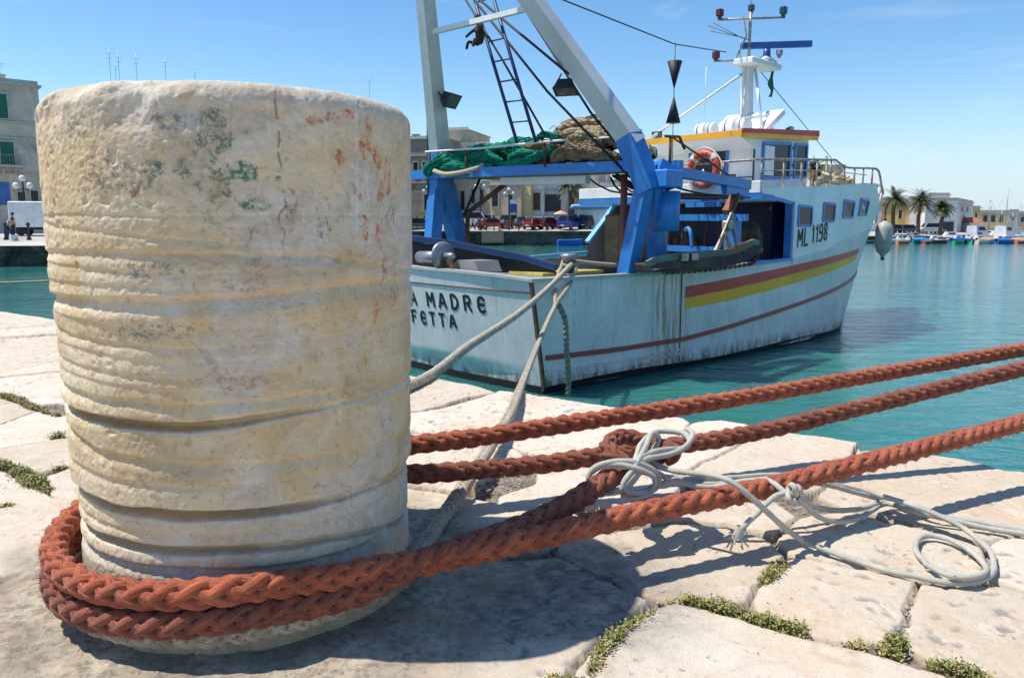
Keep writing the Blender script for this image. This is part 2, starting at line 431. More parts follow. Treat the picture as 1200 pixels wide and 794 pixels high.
    px = 600+FPX*X/dcs; py = 397-FPX*vv/dcs
    traced = (dcam > .05) & (px > -420) & (px < 1300) & (py < 1000) & ~((px > 122) & (px < 445) & (py < 560))
    filler = ~traced | (dcam < .3)
    use = filler & (dist < .0)
    dist = np.where(use, bd, dist); sid = np.where(use, bid, sid)
    # cement skirt round the bollard
    rb = np.hypot(X-BOL[0], Y-BOL[1])
    skirt = sstep(.66, .52, rb+(fbm(X*7, Y*7, seed=5)-.5)*.16)
    # height
    ed = .92*sstep(-.002, .0045, dist)+.08*sstep(0, .015, dist)
    tx = _hash(sid, sid*0, sid*0, 1)-.5; ty = _hash(sid, sid*0+3, sid*0, 2)-.5; tz = _hash(sid, sid*0+5, sid*0, 8)
    h = -.026*(1-ed)+(tx*.012+ty*.012)
    h += (fbm(X*3, Y*3, seed=31)-.5)*.007*ed
    h += (fbm(X*14, Y*14, seed=32)-.5)*.0045*ed + (fbm(X*60, Y*60, seed=33, oct=3)-.5)*.0026
    pit = fbm(X*38, Y*38, seed=36, oct=2); pm = sstep(.72, .80, pit)*sstep(.42, .6, fbm(X*2, Y*2, seed=37))
    h -= pm*.004*ed
    h += (1-ed)*(fbm(X*40, Y*40, seed=34)-.4)*.02
    crk = np.zeros(X.shape)
    for P, wd in CRACKS_PX:
        G = [ground(*p) for p in P]
        d2 = np.full(X.shape, 1e9)
        for a, b in zip(G[:-1], G[1:]):
            dx, dy = b.x-a.x, b.y-a.y; t = np.clip(((wx-a.x)*dx+(wy-a.y)*dy)/(dx*dx+dy*dy), 0, 1)
            d2 = np.minimum(d2, (wx-a.x-t*dx)**2+(wy-a.y-t*dy)**2)
        crk = np.maximum(crk, sstep(wd, wd*.2, np.sqrt(d2)))
    h -= crk*.012
    h = h*(1-skirt)+skirt*(.004+(fbm(X*18, Y*18, seed=40)-.5)*.012+(.62-np.minimum(rb, .62))*.03)
    Z = h+DD
    V = np.stack([X, Y, Z], -1).reshape(-1, 3)
    nA, nB = X.shape
    # random slab tone, and a dirt mask for joints
    dirt = (1-ed)*(1-skirt); dirt = np.maximum(dirt, crk*.8)
    t = NT('worn_limestone')
    tone = t.attr('tone'); di = t.attr('joint'); sk = t.attr('skirt'); pt = t.attr('pit'); gr = t.attr('grime_shade')
    base = t.mix(tone, (.53, .44, .33), (.63, .55, .445))
    n1 = t.noise(2.2, 8, .65, dist=.6); n2 = t.noise(9, 8, .7, dist=.8); n3 = t.noise(55, 6, .65); n4 = t.noise(1.1, 4, .5); n5 = t.noise(170, 3, .6)
    base = t.mix(t.ramp(n1, [(.52, 0.), (.72, .55)]), base, (.58, .385, .23))            # ochre and pink veils
    base = t.mix(t.ramp(n2, [(.50, 0.), (.70, .55)]), base, (.70, .62, .52))              # pale worn patches
    base = t.mix(t.ramp(t.noise(17, 8, .75, dist=1.2), [(.58, 0.), (.68, .45)]), base, (.40, .34, .28))
    base = t.mix(t.ramp(n3, [(.60, 0.), (.74, .5)]), base, (.33, .29, .245))
    base = t.mix(t.math('MULTIPLY', pt, .75), base, (.22, .21, .20))
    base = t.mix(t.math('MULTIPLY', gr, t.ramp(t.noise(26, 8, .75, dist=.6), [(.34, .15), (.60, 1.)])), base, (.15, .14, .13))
    cem = t.mix(t.ramp(t.noise(6, 8, .7, dist=.5), [(.35, 0.), (.65, 1.)]), (.25, .205, .15), (.50, .42, .31))
    cem = t.mix(t.ramp(n3, [(.46, 0.), (.62, .75)]), cem, (.15, .13, .11))
    base = t.mix(sk, base, cem)
    soil = t.mix(t.ramp(n3, [(.4, 0.), (.65, 1.)]), (.11, .088, .065), (.36, .30, .23))
    base = t.mix(t.ramp(t.noise(4.2, 9, .75, dist=1.6), [(.53, 0.), (.60, .4)]), base, (.50, .33, .20))
    base = t.mix(t.ramp(t.noise(13, 9, .8, t.mapping((1, 2.2, 1)), 1.4), [(.56, 0.), (.63, .5)]), base, (.36, .30, .24))
    base = t.mix(di, base, soil)
    p1 = t.pits(42, .26, .54); pp = t.math('MAXIMUM', p1, t.math('MULTIPLY', t.pits(120, .28, .52), .7))
    base = t.mix(t.math('MULTIPLY', pp, .5), base, (.24, .20, .165))
    t.base(base); t.set(Roughness=.82); t.b.inputs['Specular IOR Level'].default_value = .25
    bm = t.bump(t.noise(28, 9, .75), .75, .007); bm = t.bump(n5, .8, .002, bm); bm = t.bump(t.math('SUBTRACT', 1.0, p1), .9, .004, bm); t.normal(bm)
    # grime: shade painted where the bollard's shadow falls, plus patches of dirt around it
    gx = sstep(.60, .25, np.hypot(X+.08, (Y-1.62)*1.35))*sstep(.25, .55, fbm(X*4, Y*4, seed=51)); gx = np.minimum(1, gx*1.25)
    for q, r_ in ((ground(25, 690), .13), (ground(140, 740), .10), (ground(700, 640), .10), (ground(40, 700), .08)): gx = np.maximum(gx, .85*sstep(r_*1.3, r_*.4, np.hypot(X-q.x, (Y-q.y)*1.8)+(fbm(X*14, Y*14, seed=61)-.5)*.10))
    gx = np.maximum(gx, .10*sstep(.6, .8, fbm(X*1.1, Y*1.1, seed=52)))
    o = mesh_np('pavement', V, grid_faces(nA, nB), t.m, attrs=dict(tone=tz, joint=dirt, skirt=skirt, pit=pm, grime_shade=gx))
    tag(o, kind='structure')
    # the mass of the quay behind and below, to the horizon behind the viewer
    m2 = simple('quay_masonry', (.33, .30, .25), .9, .35, 1.2, .6, 8., dirt=(.08, .09, .07), dirt_amt=.6, bdist=.03)
    mb = MB()
    def P(a, b, z): return (E0[0]+a*ev[0]+b*nv_[0], E0[1]+a*ev[1]+b*nv_[1], z)
    mb.add([P(-40, .03, -.05), P(40, .03, -.05), P(40, 30, -.05), P(-40, 30, -.05), P(-40, .03, -5), P(40, .03, -5)],
           [(0,1,2,3), (0,4,5,1)])
    tag(mb.build('quay_wall', m2), kind='structure')
build_quay()

# ------------------------------------------------------------------ water
def build_water():
    t = NT('harbour_water')
    mp1 = t.mapping((1, 1, 1)); 
    v2 = t.mapping((.9, 1.5, 1))
    n1 = t.noise(1.3, 5, .55, v2, .8); n2 = t.noise(5.5, 4, .6, mp1, .6); n3 = t.noise(.22, 3, .5, v2, .3)
    h = t.math('ADD', t.math('MULTIPLY', n1, 1.0), t.math('MULTIPLY', n2, .22)); h = t.math('ADD', h, t.math('MULTIPLY', n3, 2.2))
    t.normal(t.bump(h, .42, .13)); t.b.inputs['Subsurface Weight'].default_value = .85; t.b.inputs['Subsurface Radius'].default_value = (.5, 1.6, 1.5); t.b.inputs['Subsurface Scale'].default_value = 1.0
    dep = t.noise(.05, 3, .5)
    t.base(t.mix(t.ramp(dep, [(.4, 0.), (.6, 1.)]), (.022, .150, .138), (.034, .185, .158)))
    t.set(Roughness=.06, IOR=1.333)
    mb = MB(); mb.box((0, 650, -4), (1800, 1700, 8))
    o = mb.build('water', t.m, loc=(0, 0, SEA)); tag(o, kind='structure')
build_water()
# ------------------------------------------------------------------ the boat's own frame: u forward, v to starboard, Z above the water
BTH = R(43); BAX = Vector((math.cos(BTH), math.sin(BTH), 0)); BST = Vector((math.sin(BTH), -math.cos(BTH), 0))
BC = Vector((-1.0766, 13.2941, SEA))
def boatpt(u, v, Z): return BC+BAX*u+BST*v+Vector((0, 0, Z))
# ------------------------------------------------------------------ stone bollard with rope-worn grooves
def build_bollard():
    nphi, nz = 1150, 560
    th = np.linspace(-PI, PI, nphi, endpoint=False); zz = np.linspace(-.03, BH, nz)
    # finer sampling on the side turned to the viewer is not needed: the stone is round from everywhere
    TH, ZZ = np.meshgrid(th, zz, indexing='ij')
    cx, sx = np.cos(TH), np.sin(TH)
    n = lambda s, seed, o=4: fbm(cx*BR*s+5, sx*BR*s+5, ZZ*s+3, seed, o)-.5
    deg = np.degrees(TH)
    def curve(pts):
        p = sorted(pts); a = np.array([q[0] for q in p], float); b = np.array([q[1] for q in p], float)
        aa = np.r_[a[-1]-360, a, a[0]+360]; bb = np.r_[b[-1], b, b[0]]
        return np.interp(deg, aa, bb)
    Rr = np.full(TH.shape, BR)
    Rr = Rr-.006*sstep(.66, .60, ZZ)-.004*sstep(.46, .43, ZZ)-.010*sstep(.29, .27, ZZ)
    def slit(cv, depth, wid, fade, warp=.004, seed=60):
        d = (ZZ-curve(cv))+n(12, seed, 4)*warp*2; f = curve(fade); w2 = wid*(.4+.6*f)
        return -depth*f*sstep(.003, -.001, d)*sstep(-w2-.006, -w2, d)
    def groove(cv, depth, up, dn, fade=None, warp=.0018, seed=60):
        """sharp lip above, softer ledge below: depth metres, up/dn widths"""
        d = (ZZ-curve(cv))+n(14, seed, 3)*warp*2
        g = np.where(d > 0, sstep(up, 0, d), sstep(-dn, 0, d))
        g = g*(1 if fade is None else curve(fade))
        return -depth*g*.72
    Rr += groove([(-134, .823), (-73, .822), (-4, .827), (90, .82)], .0022, .003, .010, None, .001)
    Rr += groove([(-150, .815), (-129, .802), (-100, .79), (-80, .777), (-60, .765)], .0030, .004, .014, [(-160, 1), (-85, 1), (-60, .2), (0, 0), (120, 0)])
    Rr += groove([(-137, .757), (-77, .756), (-47, .749), (-4, .708), (60, .70)], .0065, .006, .022, [(-180, 1), (-60, 1), (20, .6)])
    Rr += groove([(-140, .735), (-100, .722), (-60, .725)], .003, .004, .018, [(-180, 1), (-90, 1), (-50, 0), (100, 0)], seed=61)
    Rr += groove([(-150, .70), (-110, .70), (-75, .692), (-40, .70), (0, .715)], .0035, .004, .020, [(-180, 1), (-20, .6)], seed=62)
    Rr += groove([(-149, .668), (-102, .672), (-77, .676), (-47, .692), (-4, .69), (90, .66)], .016, .009, .034, [(-180, 1.1), (-80, .95), (-40, .75), (0, .55)], .005)
    for zc, dp, s in ((.632, .0025, 63), (.600, .0042, 64), (.575, .0022, 65), (.545, .0036, 66), (.522, .002, 67)):
        Rr += groove([(-150, zc+.012), (-120, zc), (-90, zc-.012), (-60, zc-.006), (0, zc+.012), (90, zc)], dp, .004, .017, [(-180, 1), (-100, 1), (-70, .55), (-30, .35)], .0025, s)
    Rr += groove([(-149, .500), (-119, .492), (-90, .487), (-60, .492), (4, .475)], .009, .006, .026, [(-180, 1), (-90, .8), (-20, .9)], .004, 68)
    Rr += groove([(-149, .462), (-139, .457), (-103, .454), (-88, .450), (-60, .464), (-16, .468), (90, .46)], .011, .006, .030, [(-180, 1), (-100, 1), (-70, .72), (-40, .45), (0, .4)], .005, 69)
    Rr += groove([(-140, .410), (-122, .388), (-87, .375), (-54, .369), (0, .345), (90, .40)], .010, .006, .026, [(-180, 1), (-90, .7), (-50, .6), (0, .8)], .004, 70)
    Rr += groove([(-140, .345), (-110, .338), (-80, .335), (-30, .33)], .0045, .004, .020, [(-180, 1), (-100, 1), (-70, .4)], .005, 71)
    Rr += groove([(-136, .293), (-108, .286), (-83, .284), (-63, .279), (-2, .265), (90, .28)], .013, .006, .034, [(-180, 1), (-95, 1), (-72, .8), (-50, .5), (0, .45)], .005, 72)
    Rr += groove([(-140, .212), (-106, .212), (-82, .210), (-48, .196), (-4, .15), (90, .2)], .010, .006, .03, [(-180, 1), (-70, .85), (-30, .6)], .004, 73)
    Rr += groove([(-140, .240), (-90, .236), (-40, .23)], .0045, .004, .014, None, .005, 74)
    Rr += groove([(-140, .168), (-90, .168), (-40, .15)], .010, .01, .024, None, .004, 75)
    Rr += slit([(-149, .462), (-139, .457), (-103, .454), (-88, .450), (-60, .464), (-16, .468), (90, .46)], .034, .013, [(-180, .9), (-100, 1), (-80, .85), (-64, .5), (-50, .2), (-30, .1), (60, 0)], .004, 69)
    Rr += slit([(-136, .293), (-108, .286), (-83, .284), (-63, .279), (-2, .265), (90, .28)], .042, .016, [(-180, .9), (-110, 1), (-75, 1), (-58, .75), (-45, .3), (-20, .15), (60, 0)], .005, 72)
    Rr += slit([(-140, .212), (-106, .212), (-82, .210), (-48, .196), (-4, .15), (90, .2)], .030, .011, [(-180, .8), (-90, .95), (-60, .7), (-20, .4), (60, 0)], .004, 73)
    # chipped spots under the lips
    chip = .6*sstep(.64, .74, fbm(cx*BR*11, sx*BR*11, ZZ*24, 80, 3))*sstep(.02, 0, np.abs(ZZ-curve([(-139, .432), (-88, .428), (-16, .44)]))) 
    Rr -= chip*.008
    # rounding of the top edge, worn unevenly
    tr = .042+n(5, 90, 3)*.028
    q = np.clip((ZZ-(BH-tr))/tr, 0, 1); Rr -= tr*.8*(1-np.sqrt(np.clip(1-q*q, 0, 1)))
    top_chip = sstep(.50, .70, fbm(cx*BR*9, sx*BR*9, ZZ*9, 91, 4))*sstep(.93, 1.01, ZZ); Rr -= top_chip*.012
    rough_l = sstep(-55, -110, deg)*sstep(.55, .85, ZZ)*.45+.4
    Rr += n(4, 92, 3)*.006+n(20, 93, 4)*.0028*(.5+.5*rough_l)+n(80, 94, 3)*.0024*(.35+rough_l*.8)+n(160, 99, 2)*.0022*(.3+rough_l)
    pit = sstep(.68, .80, fbm(cx*BR*45, sx*BR*45, ZZ*45, 95, 2)); Rr -= pit*.0038*rough_l
    Rr += .020*sstep(.052, .030, ZZ)+(fbm(cx*8, sx*8, seed=120)-.5)*.012*sstep(.06, .03, ZZ)
    wv = curve([(-150, 0), (0, 0)])
    cpos = -59+fbm(ZZ*14, ZZ*0, seed=96)*9-4.5
    cr = sstep(.42, .08, np.abs(deg-cpos))*sstep(.74, .80, ZZ)*sstep(1.045, 1.02, ZZ)*sstep(.36, .48, fbm(ZZ*30, ZZ*0+2, seed=97)+.12); cr = cr*sstep(.35, .5, fbm(ZZ*45, ZZ*0+9, seed=111)); Rr -= cr*.004
    X = cx*Rr; Y = sx*Rr; ZS = ZZ
    V = np.stack([X, Y, ZZ], -1).reshape(-1, 3)
    F = grid_faces(nphi, nz, True)
    # top cap: rings inward
    base_i = len(V); rings = 26; caps = []
    for k in range(1, rings+1):
        s = 1-k/rings; s = max(s, .001)
        x = X[:, -1]*s; y = Y[:, -1]*s
        z = BH+.012*(1-s*s)+(fbm(x*12+3, y*12+3, seed=98)-.5)*.012*min(1, k/3)
        caps.append(np.stack([x, y, z], -1))
    capV = np.stack(caps, 1).reshape(-1, 3)
    F2 = grid_faces(nphi, rings, True, base_i)
    i = np.arange(nphi); i1 = (i+1) % nphi
    F3 = np.stack([i*nz+nz-1, i1*nz+nz-1, base_i+i1*rings, base_i+i*rings], 1)
    V = np.r_[V, capV]; F = np.r_[F, F2, F3]
    # painted and stained spots as masks (they belong to the stone)
    def blob(pts, thr=.5, sc=30, seed=100, sh=.06):
        m = 0
        for a, z, ra, rz in pts:
            m = np.maximum(m, np.exp(-((deg-a)/ra)**2-((ZZ-z)/rz)**2))
        f = fbm(cx*BR*sc*2.2, sx*BR*sc*2.2, ZZ*sc*2.2, seed, 5, .68)
        return sstep(thr-.05, thr+sh*.8, np.minimum(m*1.4, 1)*.38+f*.62)
    green = blob([(-77, .985, 4.5, .028), (-79, .93, 5, .05), (-75, .945, 4, .03), (-69, .895, 6, .022), (-77, .875, 6, .035), (-84, .90, 4, .02), (-62, .885, 3, .012), (-92, .90, 4, .02), (-66, .84, 5, .015)], .63, 26, 101)
    orange = blob([(-26, .872, 2.6, .035), (-28, .93, 4, .03), (-32, .95, 3.5, .03), (-27, .79, 2.2, .05), (-44, 1.0, 3, .012), (-38, 1.01, 3, .010), (-31, 1.0, 2, .03), (-19, .66, 2.4, .04), (-29, .64, 2, .03), (-50, .99, 3, .012), (-36, .86, 2, .02), (-22, .90, 2.5, .05), (-33, .80, 2, .04), (-42, .93, 2.5, .02), (-24, .72, 2, .04)], .62, 34, 102)
    red = blob([(-71, .79, 6, .03), (-68, .73, 7, .025), (-100, .86, 5, .012), (-70, .70, 9, .02), (-74, .53, 12, .03)], .70, 40, 103)
    black = blob([(-57.5, .83, 2.4, .06), (-100, .885, 10, .04), (-108, .90, 8, .06), (-98, .73, 16, .02), (-48, .80, 3, .03), (-95, .62, 18, .02), (-20, .82, 4, .03), (-120, .97, 10, .02), (-88, .98, 8, .02)], .66, 44, 104)
    grey = np.clip(sstep(.46, .58, fbm(cx*BR*5, sx*BR*5, ZZ*5, 105, 5))*sstep(-120, -60, deg)*1.0 + sstep(.25, .0, ZZ-.05)*.9+sstep(.93, 1.03, ZZ)*.8, 0, 1)
    drip = np.maximum.reduce([sstep(w, w*.3, np.abs(deg-a+(fbm(ZZ*9, ZZ*0+a, seed=107)-.5)*2.5))*sstep(zb, zb+.05, ZZ) for a, w, zb in ((-36, .9, .76), (-46, .6, .9), (-127, .7, .86), (-32, .5, .80), (-22, .5, .86), (-63, .8, .93))])
    base_r = fbm(cx*BR*4+5, sx*BR*4+5, ZZ*4+3, 92, 3)-.5; g_ = np.gradient(Rr, axis=1); ridge = np.clip(g_*900-.25, 0, 1)*0+sstep(.0004, .0016, -np.gradient(Rr, axis=1))*sstep(.84, .80, ZZ)*sstep(.10, .16, ZZ)*sstep(.020, .010, BR-Rr)
    deep = np.clip((BR-.016-Rr)/.016, 0, 1)
    npad = len(capV)
    pad = lambda a, v=0.: np.r_[a.ravel(), np.full(npad, v)]
    t = NT('worn_bollard_stone')
    oc = t.noise(5, 8, .65, dist=.6); fine = t.noise(48, 7, .7, dist=.4); mid = t.noise(17, 8, .7, dist=1.)
    c = t.mix(t.ramp(oc, [(.34, 0.), (.60, 1.)]), (.57, .41, .215), (.70, .58, .39))
    c = t.mix(t.ramp(mid, [(.5, 0.), (.66, .75)]), c, (.62, .54, .41))
    hb = t.noise(2.0, 7, .6, t.mapping((.6, .6, 9)), .6)                         # horizontal rubbing
    c = t.mix(t.ramp(hb, [(.52, 0.), (.66, .4)]), c, (.55, .42, .25))
    c = t.mix(t.math('MULTIPLY', t.attr('grey'), .9), c, t.mix(t.ramp(mid, [(.35, 0.), (.6, 1.)]), (.50, .43, .34), (.63, .575, .49)))
    c = t.mix(t.ramp(fine, [(.58, 0.), (.72, .6)]), c, (.36, .27, .17))
    c = t.mix(t.ramp(t.noise(110, 4, .7), [(.62, 0.), (.70, .55)]), c, (.17, .14, .11))
    c = t.mix(t.math('MULTIPLY', t.attr('drip'), t.math('MULTIPLY', t.ramp(mid, [(.35, 0.), (.6, 1.)]), .6)), c, (.72, .69, .63))
    br = t.ramp(t.noise(62, 9, .82, dist=.6), [(.485, 0.), (.53, 1.)])
    c = t.mix(t.math('MULTIPLY', t.attr('black'), t.math('MULTIPLY', br, .7)), c, (.10, .105, .085))
    c = t.mix(t.math('MULTIPLY', t.attr('red'), t.math('MULTIPLY', br, .7)), c, (.34, .13, .075))
    c = t.mix(t.math('MULTIPLY', t.attr('orange'), t.math('ADD', t.math('MULTIPLY', br, .75), .12)), c, (.48, .13, .045))
    c = t.mix(t.math('MULTIPLY', t.attr('green'), t.math('ADD', t.math('MULTIPLY', br, .75), .18)), c, (.055, .16, .105))
    c = t.mix(t.math('MULTIPLY', t.attr('crk'), .55), c, (.16, .13, .10))
    c = t.mix(t.math('MULTIPLY', t.pits(60, .22, .55), .30), c, (.25, .19, .12))
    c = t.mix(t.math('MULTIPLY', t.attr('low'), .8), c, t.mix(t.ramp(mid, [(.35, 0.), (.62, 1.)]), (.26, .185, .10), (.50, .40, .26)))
    c = t.mix(t.ramp(t.noise(3.2, 9, .72, t.mapping((1, 1, 1.5)), .9), [(.50, 0.), (.62, .55)]), c, (.42, .30, .165))
    c = t.mix(t.ramp(t.noise(24, 9, .8, dist=1.5), [(.54, 0.), (.62, .45)]), c, (.22, .17, .11))
    c = t.mix(t.math('MULTIPLY', t.attr('ridge'), t.ramp(mid, [(.3, .2), (.6, .8)])), c, (.80, .755, .68))
    t.base(c); t.set(Roughness=.85); t.b.inputs['Specular IOR Level'].default_value = .2
    pp = t.pits(60, .24, .55)
    t.normal(t.bump(t.math('SUBTRACT', 1.0, pp), .6, .0025, t.bump(t.noise(160, 4, .65), .45, .0018, t.bump(t.noise(38, 8, .7), .55, .005))))
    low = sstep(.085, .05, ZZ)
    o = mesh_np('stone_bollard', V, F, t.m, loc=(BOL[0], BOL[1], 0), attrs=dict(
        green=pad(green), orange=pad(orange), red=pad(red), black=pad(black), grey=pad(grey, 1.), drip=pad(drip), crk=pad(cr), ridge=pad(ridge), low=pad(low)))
    tag(o, 'big round limestone bollard, scored with rope grooves and flecked with green and orange paint', 'bollard')
build_bollard()
# ------------------------------------------------------------------ ropes
def rope_mat(name, c, c2, old=(.10, .06, .05), nscale=9., fiber=.6):
    t = NT(name)
    n = t.noise(nscale, 7, .65); f = t.noise(1.0, 4, .7, t.mapping((170, 22, 1), 'UV')); 
    col = t.mix(t.ramp(n, [(.32, 0.), (.68, 1.)]), c, c2)
    col = t.mix(t.ramp(t.noise(26, 8, .75, dist=.8), [(.50, 0.), (.66, .75)]), col, old)
    col = t.mix(t.ramp(f, [(.42, .7), (.60, 0.)]), col, tuple(v*.45 for v in c))
    t.base(col); t.set(Roughness=.9); t.b.inputs['Specular IOR Level'].default_value = .15
    t.b.inputs['Sheen Weight'].default_value = .15
    t.normal(t.bump(t.noise(260, 3, .7), .4, .001, t.bump(f, fiber, .0016)))
    return t.m
def strand_arrays(A, s, T, N, B, fn, r, seg=9, yarn=0, lay=0.):
    """tube around centre path displaced by fn(s)->(x,y) in the N,B frame"""
    ox, oy = fn(s)
    C = A+N*ox[:, None]+B*oy[:, None]
    t, n, b = frames(C)
    rad = r if np.ndim(r) else np.full(len(s), r)
    an = np.linspace(0, 2*PI, seg, endpoint=False)
    if yarn:
        ph = an[None, :]*yarn/2+s[:, None]*lay
        rr_ = rad[:, None]*(.93+.11*np.abs(np.sin(ph))+.05*(fbm(np.broadcast_to(an*2.2, ph.shape), ph*0+s[:, None]*160, seed=int(lay) % 97, oct=2)-.5))
    else: rr_ = np.broadcast_to(rad[:, None], (len(s), seg))
    V = C[:, None, :]+(n[:, None, :]*np.cos(an)[None, :, None]+b[:, None, :]*np.sin(an)[None, :, None])*rr_[..., None]
    V = V.transpose(1, 0, 2).reshape(-1, 3)
    F = grid_faces(seg, len(s), True)
    U = np.stack([np.repeat(an/(2*PI), len(s))*.12, np.tile(s, seg)], 1)
    return V, F, U, C, n, b, rad
def fuzz(C, n, b, rad, count, ln, wd, rnd):
    """stray fibres: thin slivers standing off the strand"""
    i = rnd.integers(2, len(C)-2, count); a = rnd.random(count)*2*PI
    out = n[i]*np.cos(a)[:, None]+b[i]*np.sin(a)[:, None]
    t = (C[i+1]-C[i-1]); t /= np.linalg.norm(t, axis=1)[:, None]
    P = C[i]+out*rad[i][:, None]*.95
    d = out*(.4+.6*rnd.random((count, 1)))+t*(rnd.random((count, 1))-.5)*2.2+rnd.normal(0, .25, (count, 3))
    d /= np.linalg.norm(d, axis=1)[:, None]
    L = ln*(.35+rnd.random((count, 1))**2*1.2); side = np.cross(d, out); side /= np.linalg.norm(side, axis=1)[:, None]+1e-9
    M_ = P+d*L*.55+rnd.normal(0, 1, (count, 3))*L*.12; E_ = P+d*L+rnd.normal(0, 1, (count, 3))*L*.25
    V = np.stack([P-side*wd, P+side*wd, M_+side*wd*.8, M_-side*wd*.8, E_+side*wd*.3, E_-side*wd*.3], 1).reshape(-1, 3)
    k = np.arange(count)*6
    F = np.r_[np.stack([k, k+1, k+2, k+3], 1), np.stack([k+3, k+2, k+4, k+5], 1)]
    return V, F
def join(parts):
    V = []; F = []; U = []; o = 0
    for v, f, u in parts:
        V.append(v); F.append(f+o); U.append(u if u is not None else np.zeros((len(v), 2))); o += len(v)
    return np.concatenate(V), np.concatenate(F), np.concatenate(U)
def plait(P, rad, pitch, seed=1, step=.005, r_of_s=None, fz=90, flen=.012, jitter=.06):
    """round plait of four strands; returns mesh arrays"""
    A, s = resample(P, step); T, N, B = frames(A); w = 2*PI/pitch
    rnd = np.random.default_rng(seed)
    sc = np.ones(len(s)) if r_of_s is None else r_of_s(s/s[-1])
    sc = sc*(1+jitter*(fbm(s*9, s*0+seed, seed=seed)-.5)*2)
    ws = w*s+(fbm(s*5, s*0+seed, seed=seed+3)-.5)*1.2
    R0 = rad*.575; r = rad*.385; parts = []
    for k in range(8):
        dr = 1 if k < 4 else -1; ph = (k % 4)*PI/2
        def fn(s_, dr=dr, ph=ph):
            th = dr*ws+ph
            over = dr*np.cos(2*(th-PI/4))*.20
            R_ = R0*(1+over)*sc; return R_*np.cos(th), R_*np.sin(th)
        rr = r*sc*(1+.16*(fbm(s*14, s*0+k*3, seed=seed+9+k)-.5)*2)
        V, F, U, C, n, b, ra = strand_arrays(A, s, T, N, B, fn, rr, 18 if rad > .022 else 10, 8 if rad > .022 else 0, (150. if dr > 0 else -150.)+k)
        parts.append((V, F, U))
        cnt = int(fz*s[-1]/8)
        if cnt: fv, ff = fuzz(C, n, b, ra, cnt, flen, .0006, rnd); parts.append((fv, ff, None))
    return parts
def twist(P, rad, pitch, n=3, seed=1, step=.01, r_of_s=None, fz=60, flen=.01, seg=8):
    A, s = resample(P, step); T, N, B = frames(A); w = 2*PI/pitch; rnd = np.random.default_rng(seed)
    sc = np.ones(len(s)) if r_of_s is None else r_of_s(s/s[-1]); parts = []
    for k in range(n):
        ph = 2*PI*k/n
        def fn(s_, ph=ph): return rad*.5*sc*np.cos(w*s+ph), rad*.5*sc*np.sin(w*s+ph)
        V, F, U, C, nn, b, ra = strand_arrays(A, s, T, N, B, fn, rad*.56*sc, seg)
        parts.append((V, F, U))
        cnt = int(fz*s[-1]/n)
        if cnt: fv, ff = fuzz(C, nn, b, ra, cnt, flen, .0004, rnd); parts.append((fv, ff, None))
    return parts
def rope_obj(name, parts, mat, label, cat='rope', group=None):
    V, F, U = join(parts); c = V.mean(0)
    o = mesh_np(name, V-c, F, mat, loc=tuple(c), uv=U)
    return tag(o, label, cat, group)
def inter(px, Y0, Y1):
    x0, x1 = px[0][0], px[-1][0]
    return [at(x, y, 1/((1/Y0)+((1/Y1)-(1/Y0))*(x-x0)/(x1-x0))) for x, y in px]
def wrap(a0, a1, z0, z1, r, n=60, zf=None):
    return [Vector((BOL[0]+r*math.cos(R(a0+(a1-a0)*k/n)), BOL[1]+r*math.sin(R(a0+(a1-a0)*k/n)),
            (z0+(z1-z0)*k/n) if zf is None else zf(k/n))) for k in range(n+1)]
RA = .0272
om1 = rope_mat('orange_rope', (.38, .095, .045), (.56, .165, .08), (.13, .065, .048))
om2 = rope_mat('dull_orange_rope', (.24, .075, .046), (.41, .13, .07), (.10, .055, .045))
# rope A: from the right, round the bollard as the upper turn, back out to the right behind it
rw = BR+.012
fA = inter([(1500, 421), (1350, 457), (1200, 495), (1050, 533), (900, 571), (800, 591), (700, 612), (600, 634), (500, 655), (420, 672)], 3.05, 1.435)
fA = [at(x, y, 1/(1/4.2+(1/1.372-1/4.2)*(1700-x)/(1700-325))) for x, y in [(1700, 371), (1500, 420), (1350, 457), (1200, 495), (1050, 533), (900, 571), (800, 591), (700, 613), (600, 636), (500, 658), (420, 671), (360, 680)]]
wA = wrap(-70, -300, .152, .20, rw+.018, 70, lambda k: .152-.012*math.sin(PI*min(1, k*2))*1.0+.06*max(0, k-.45))
bA = [at(x, y, 1/(1/2.12+(1/4.2-1/2.12)*(x-470)/(1700-470))) for x, y in [(470, 522), (560, 512), (640, 500), (720, 488), (860, 467), (1000, 443), (1100, 426), (1200, 409), (1400, 373), (1700, 315)]]
pathA = catmull(fA+wA[1:-6]+bA, .02)
rope_obj('mooring_rope', plait(pathA, RA, .19, 3, fz=2600), om1, 'bright orange plaited mooring rope making the upper turn round the bollard', 'rope', 'orange mooring ropes')
# rope B: the lower turn; one end runs out to the right, the other ends in a lashed eye
kn = at(768, 528, 2.02)
fB = [at(770, 536, 2.00), at(745, 548, 1.93), at(716, 560, 1.86), at(690, 577, 1.79), at(650, 600, 1.71), at(600, 622, 1.62), at(550, 640, 1.555), at(500, 656, 1.50), at(450, 680, 1.45), at(400, 700, 1.42)]
wB = wrap(-72, -300, .085, .13, rw+.022, 70, lambda k: .101-.018*math.sin(PI*min(1, k*2))+.07*max(0, k-.5))
bB = [at(x, y, 1/(1/2.08+(1/3.3-1/2.08)*(x-470)/(1700-470))) for x, y in [(470, 555), (560, 550), (640, 543), (700, 534), (760, 526), (830, 516), (900, 503), (1000, 479), (1100, 455), (1200, 431), (1400, 384), (1700, 312)]]
pathB = catmull(fB+wB[1:-6]+bB, .02)
eye = catmull([at(779, 538, 1.97), at(790, 528, 1.98), at(765, 519, 2.06), at(738, 512, 2.08), at(722, 513, 2.05), at(712, 522, 2.0), at(724, 536, 1.95), at(742, 548, 1.93)], .02)
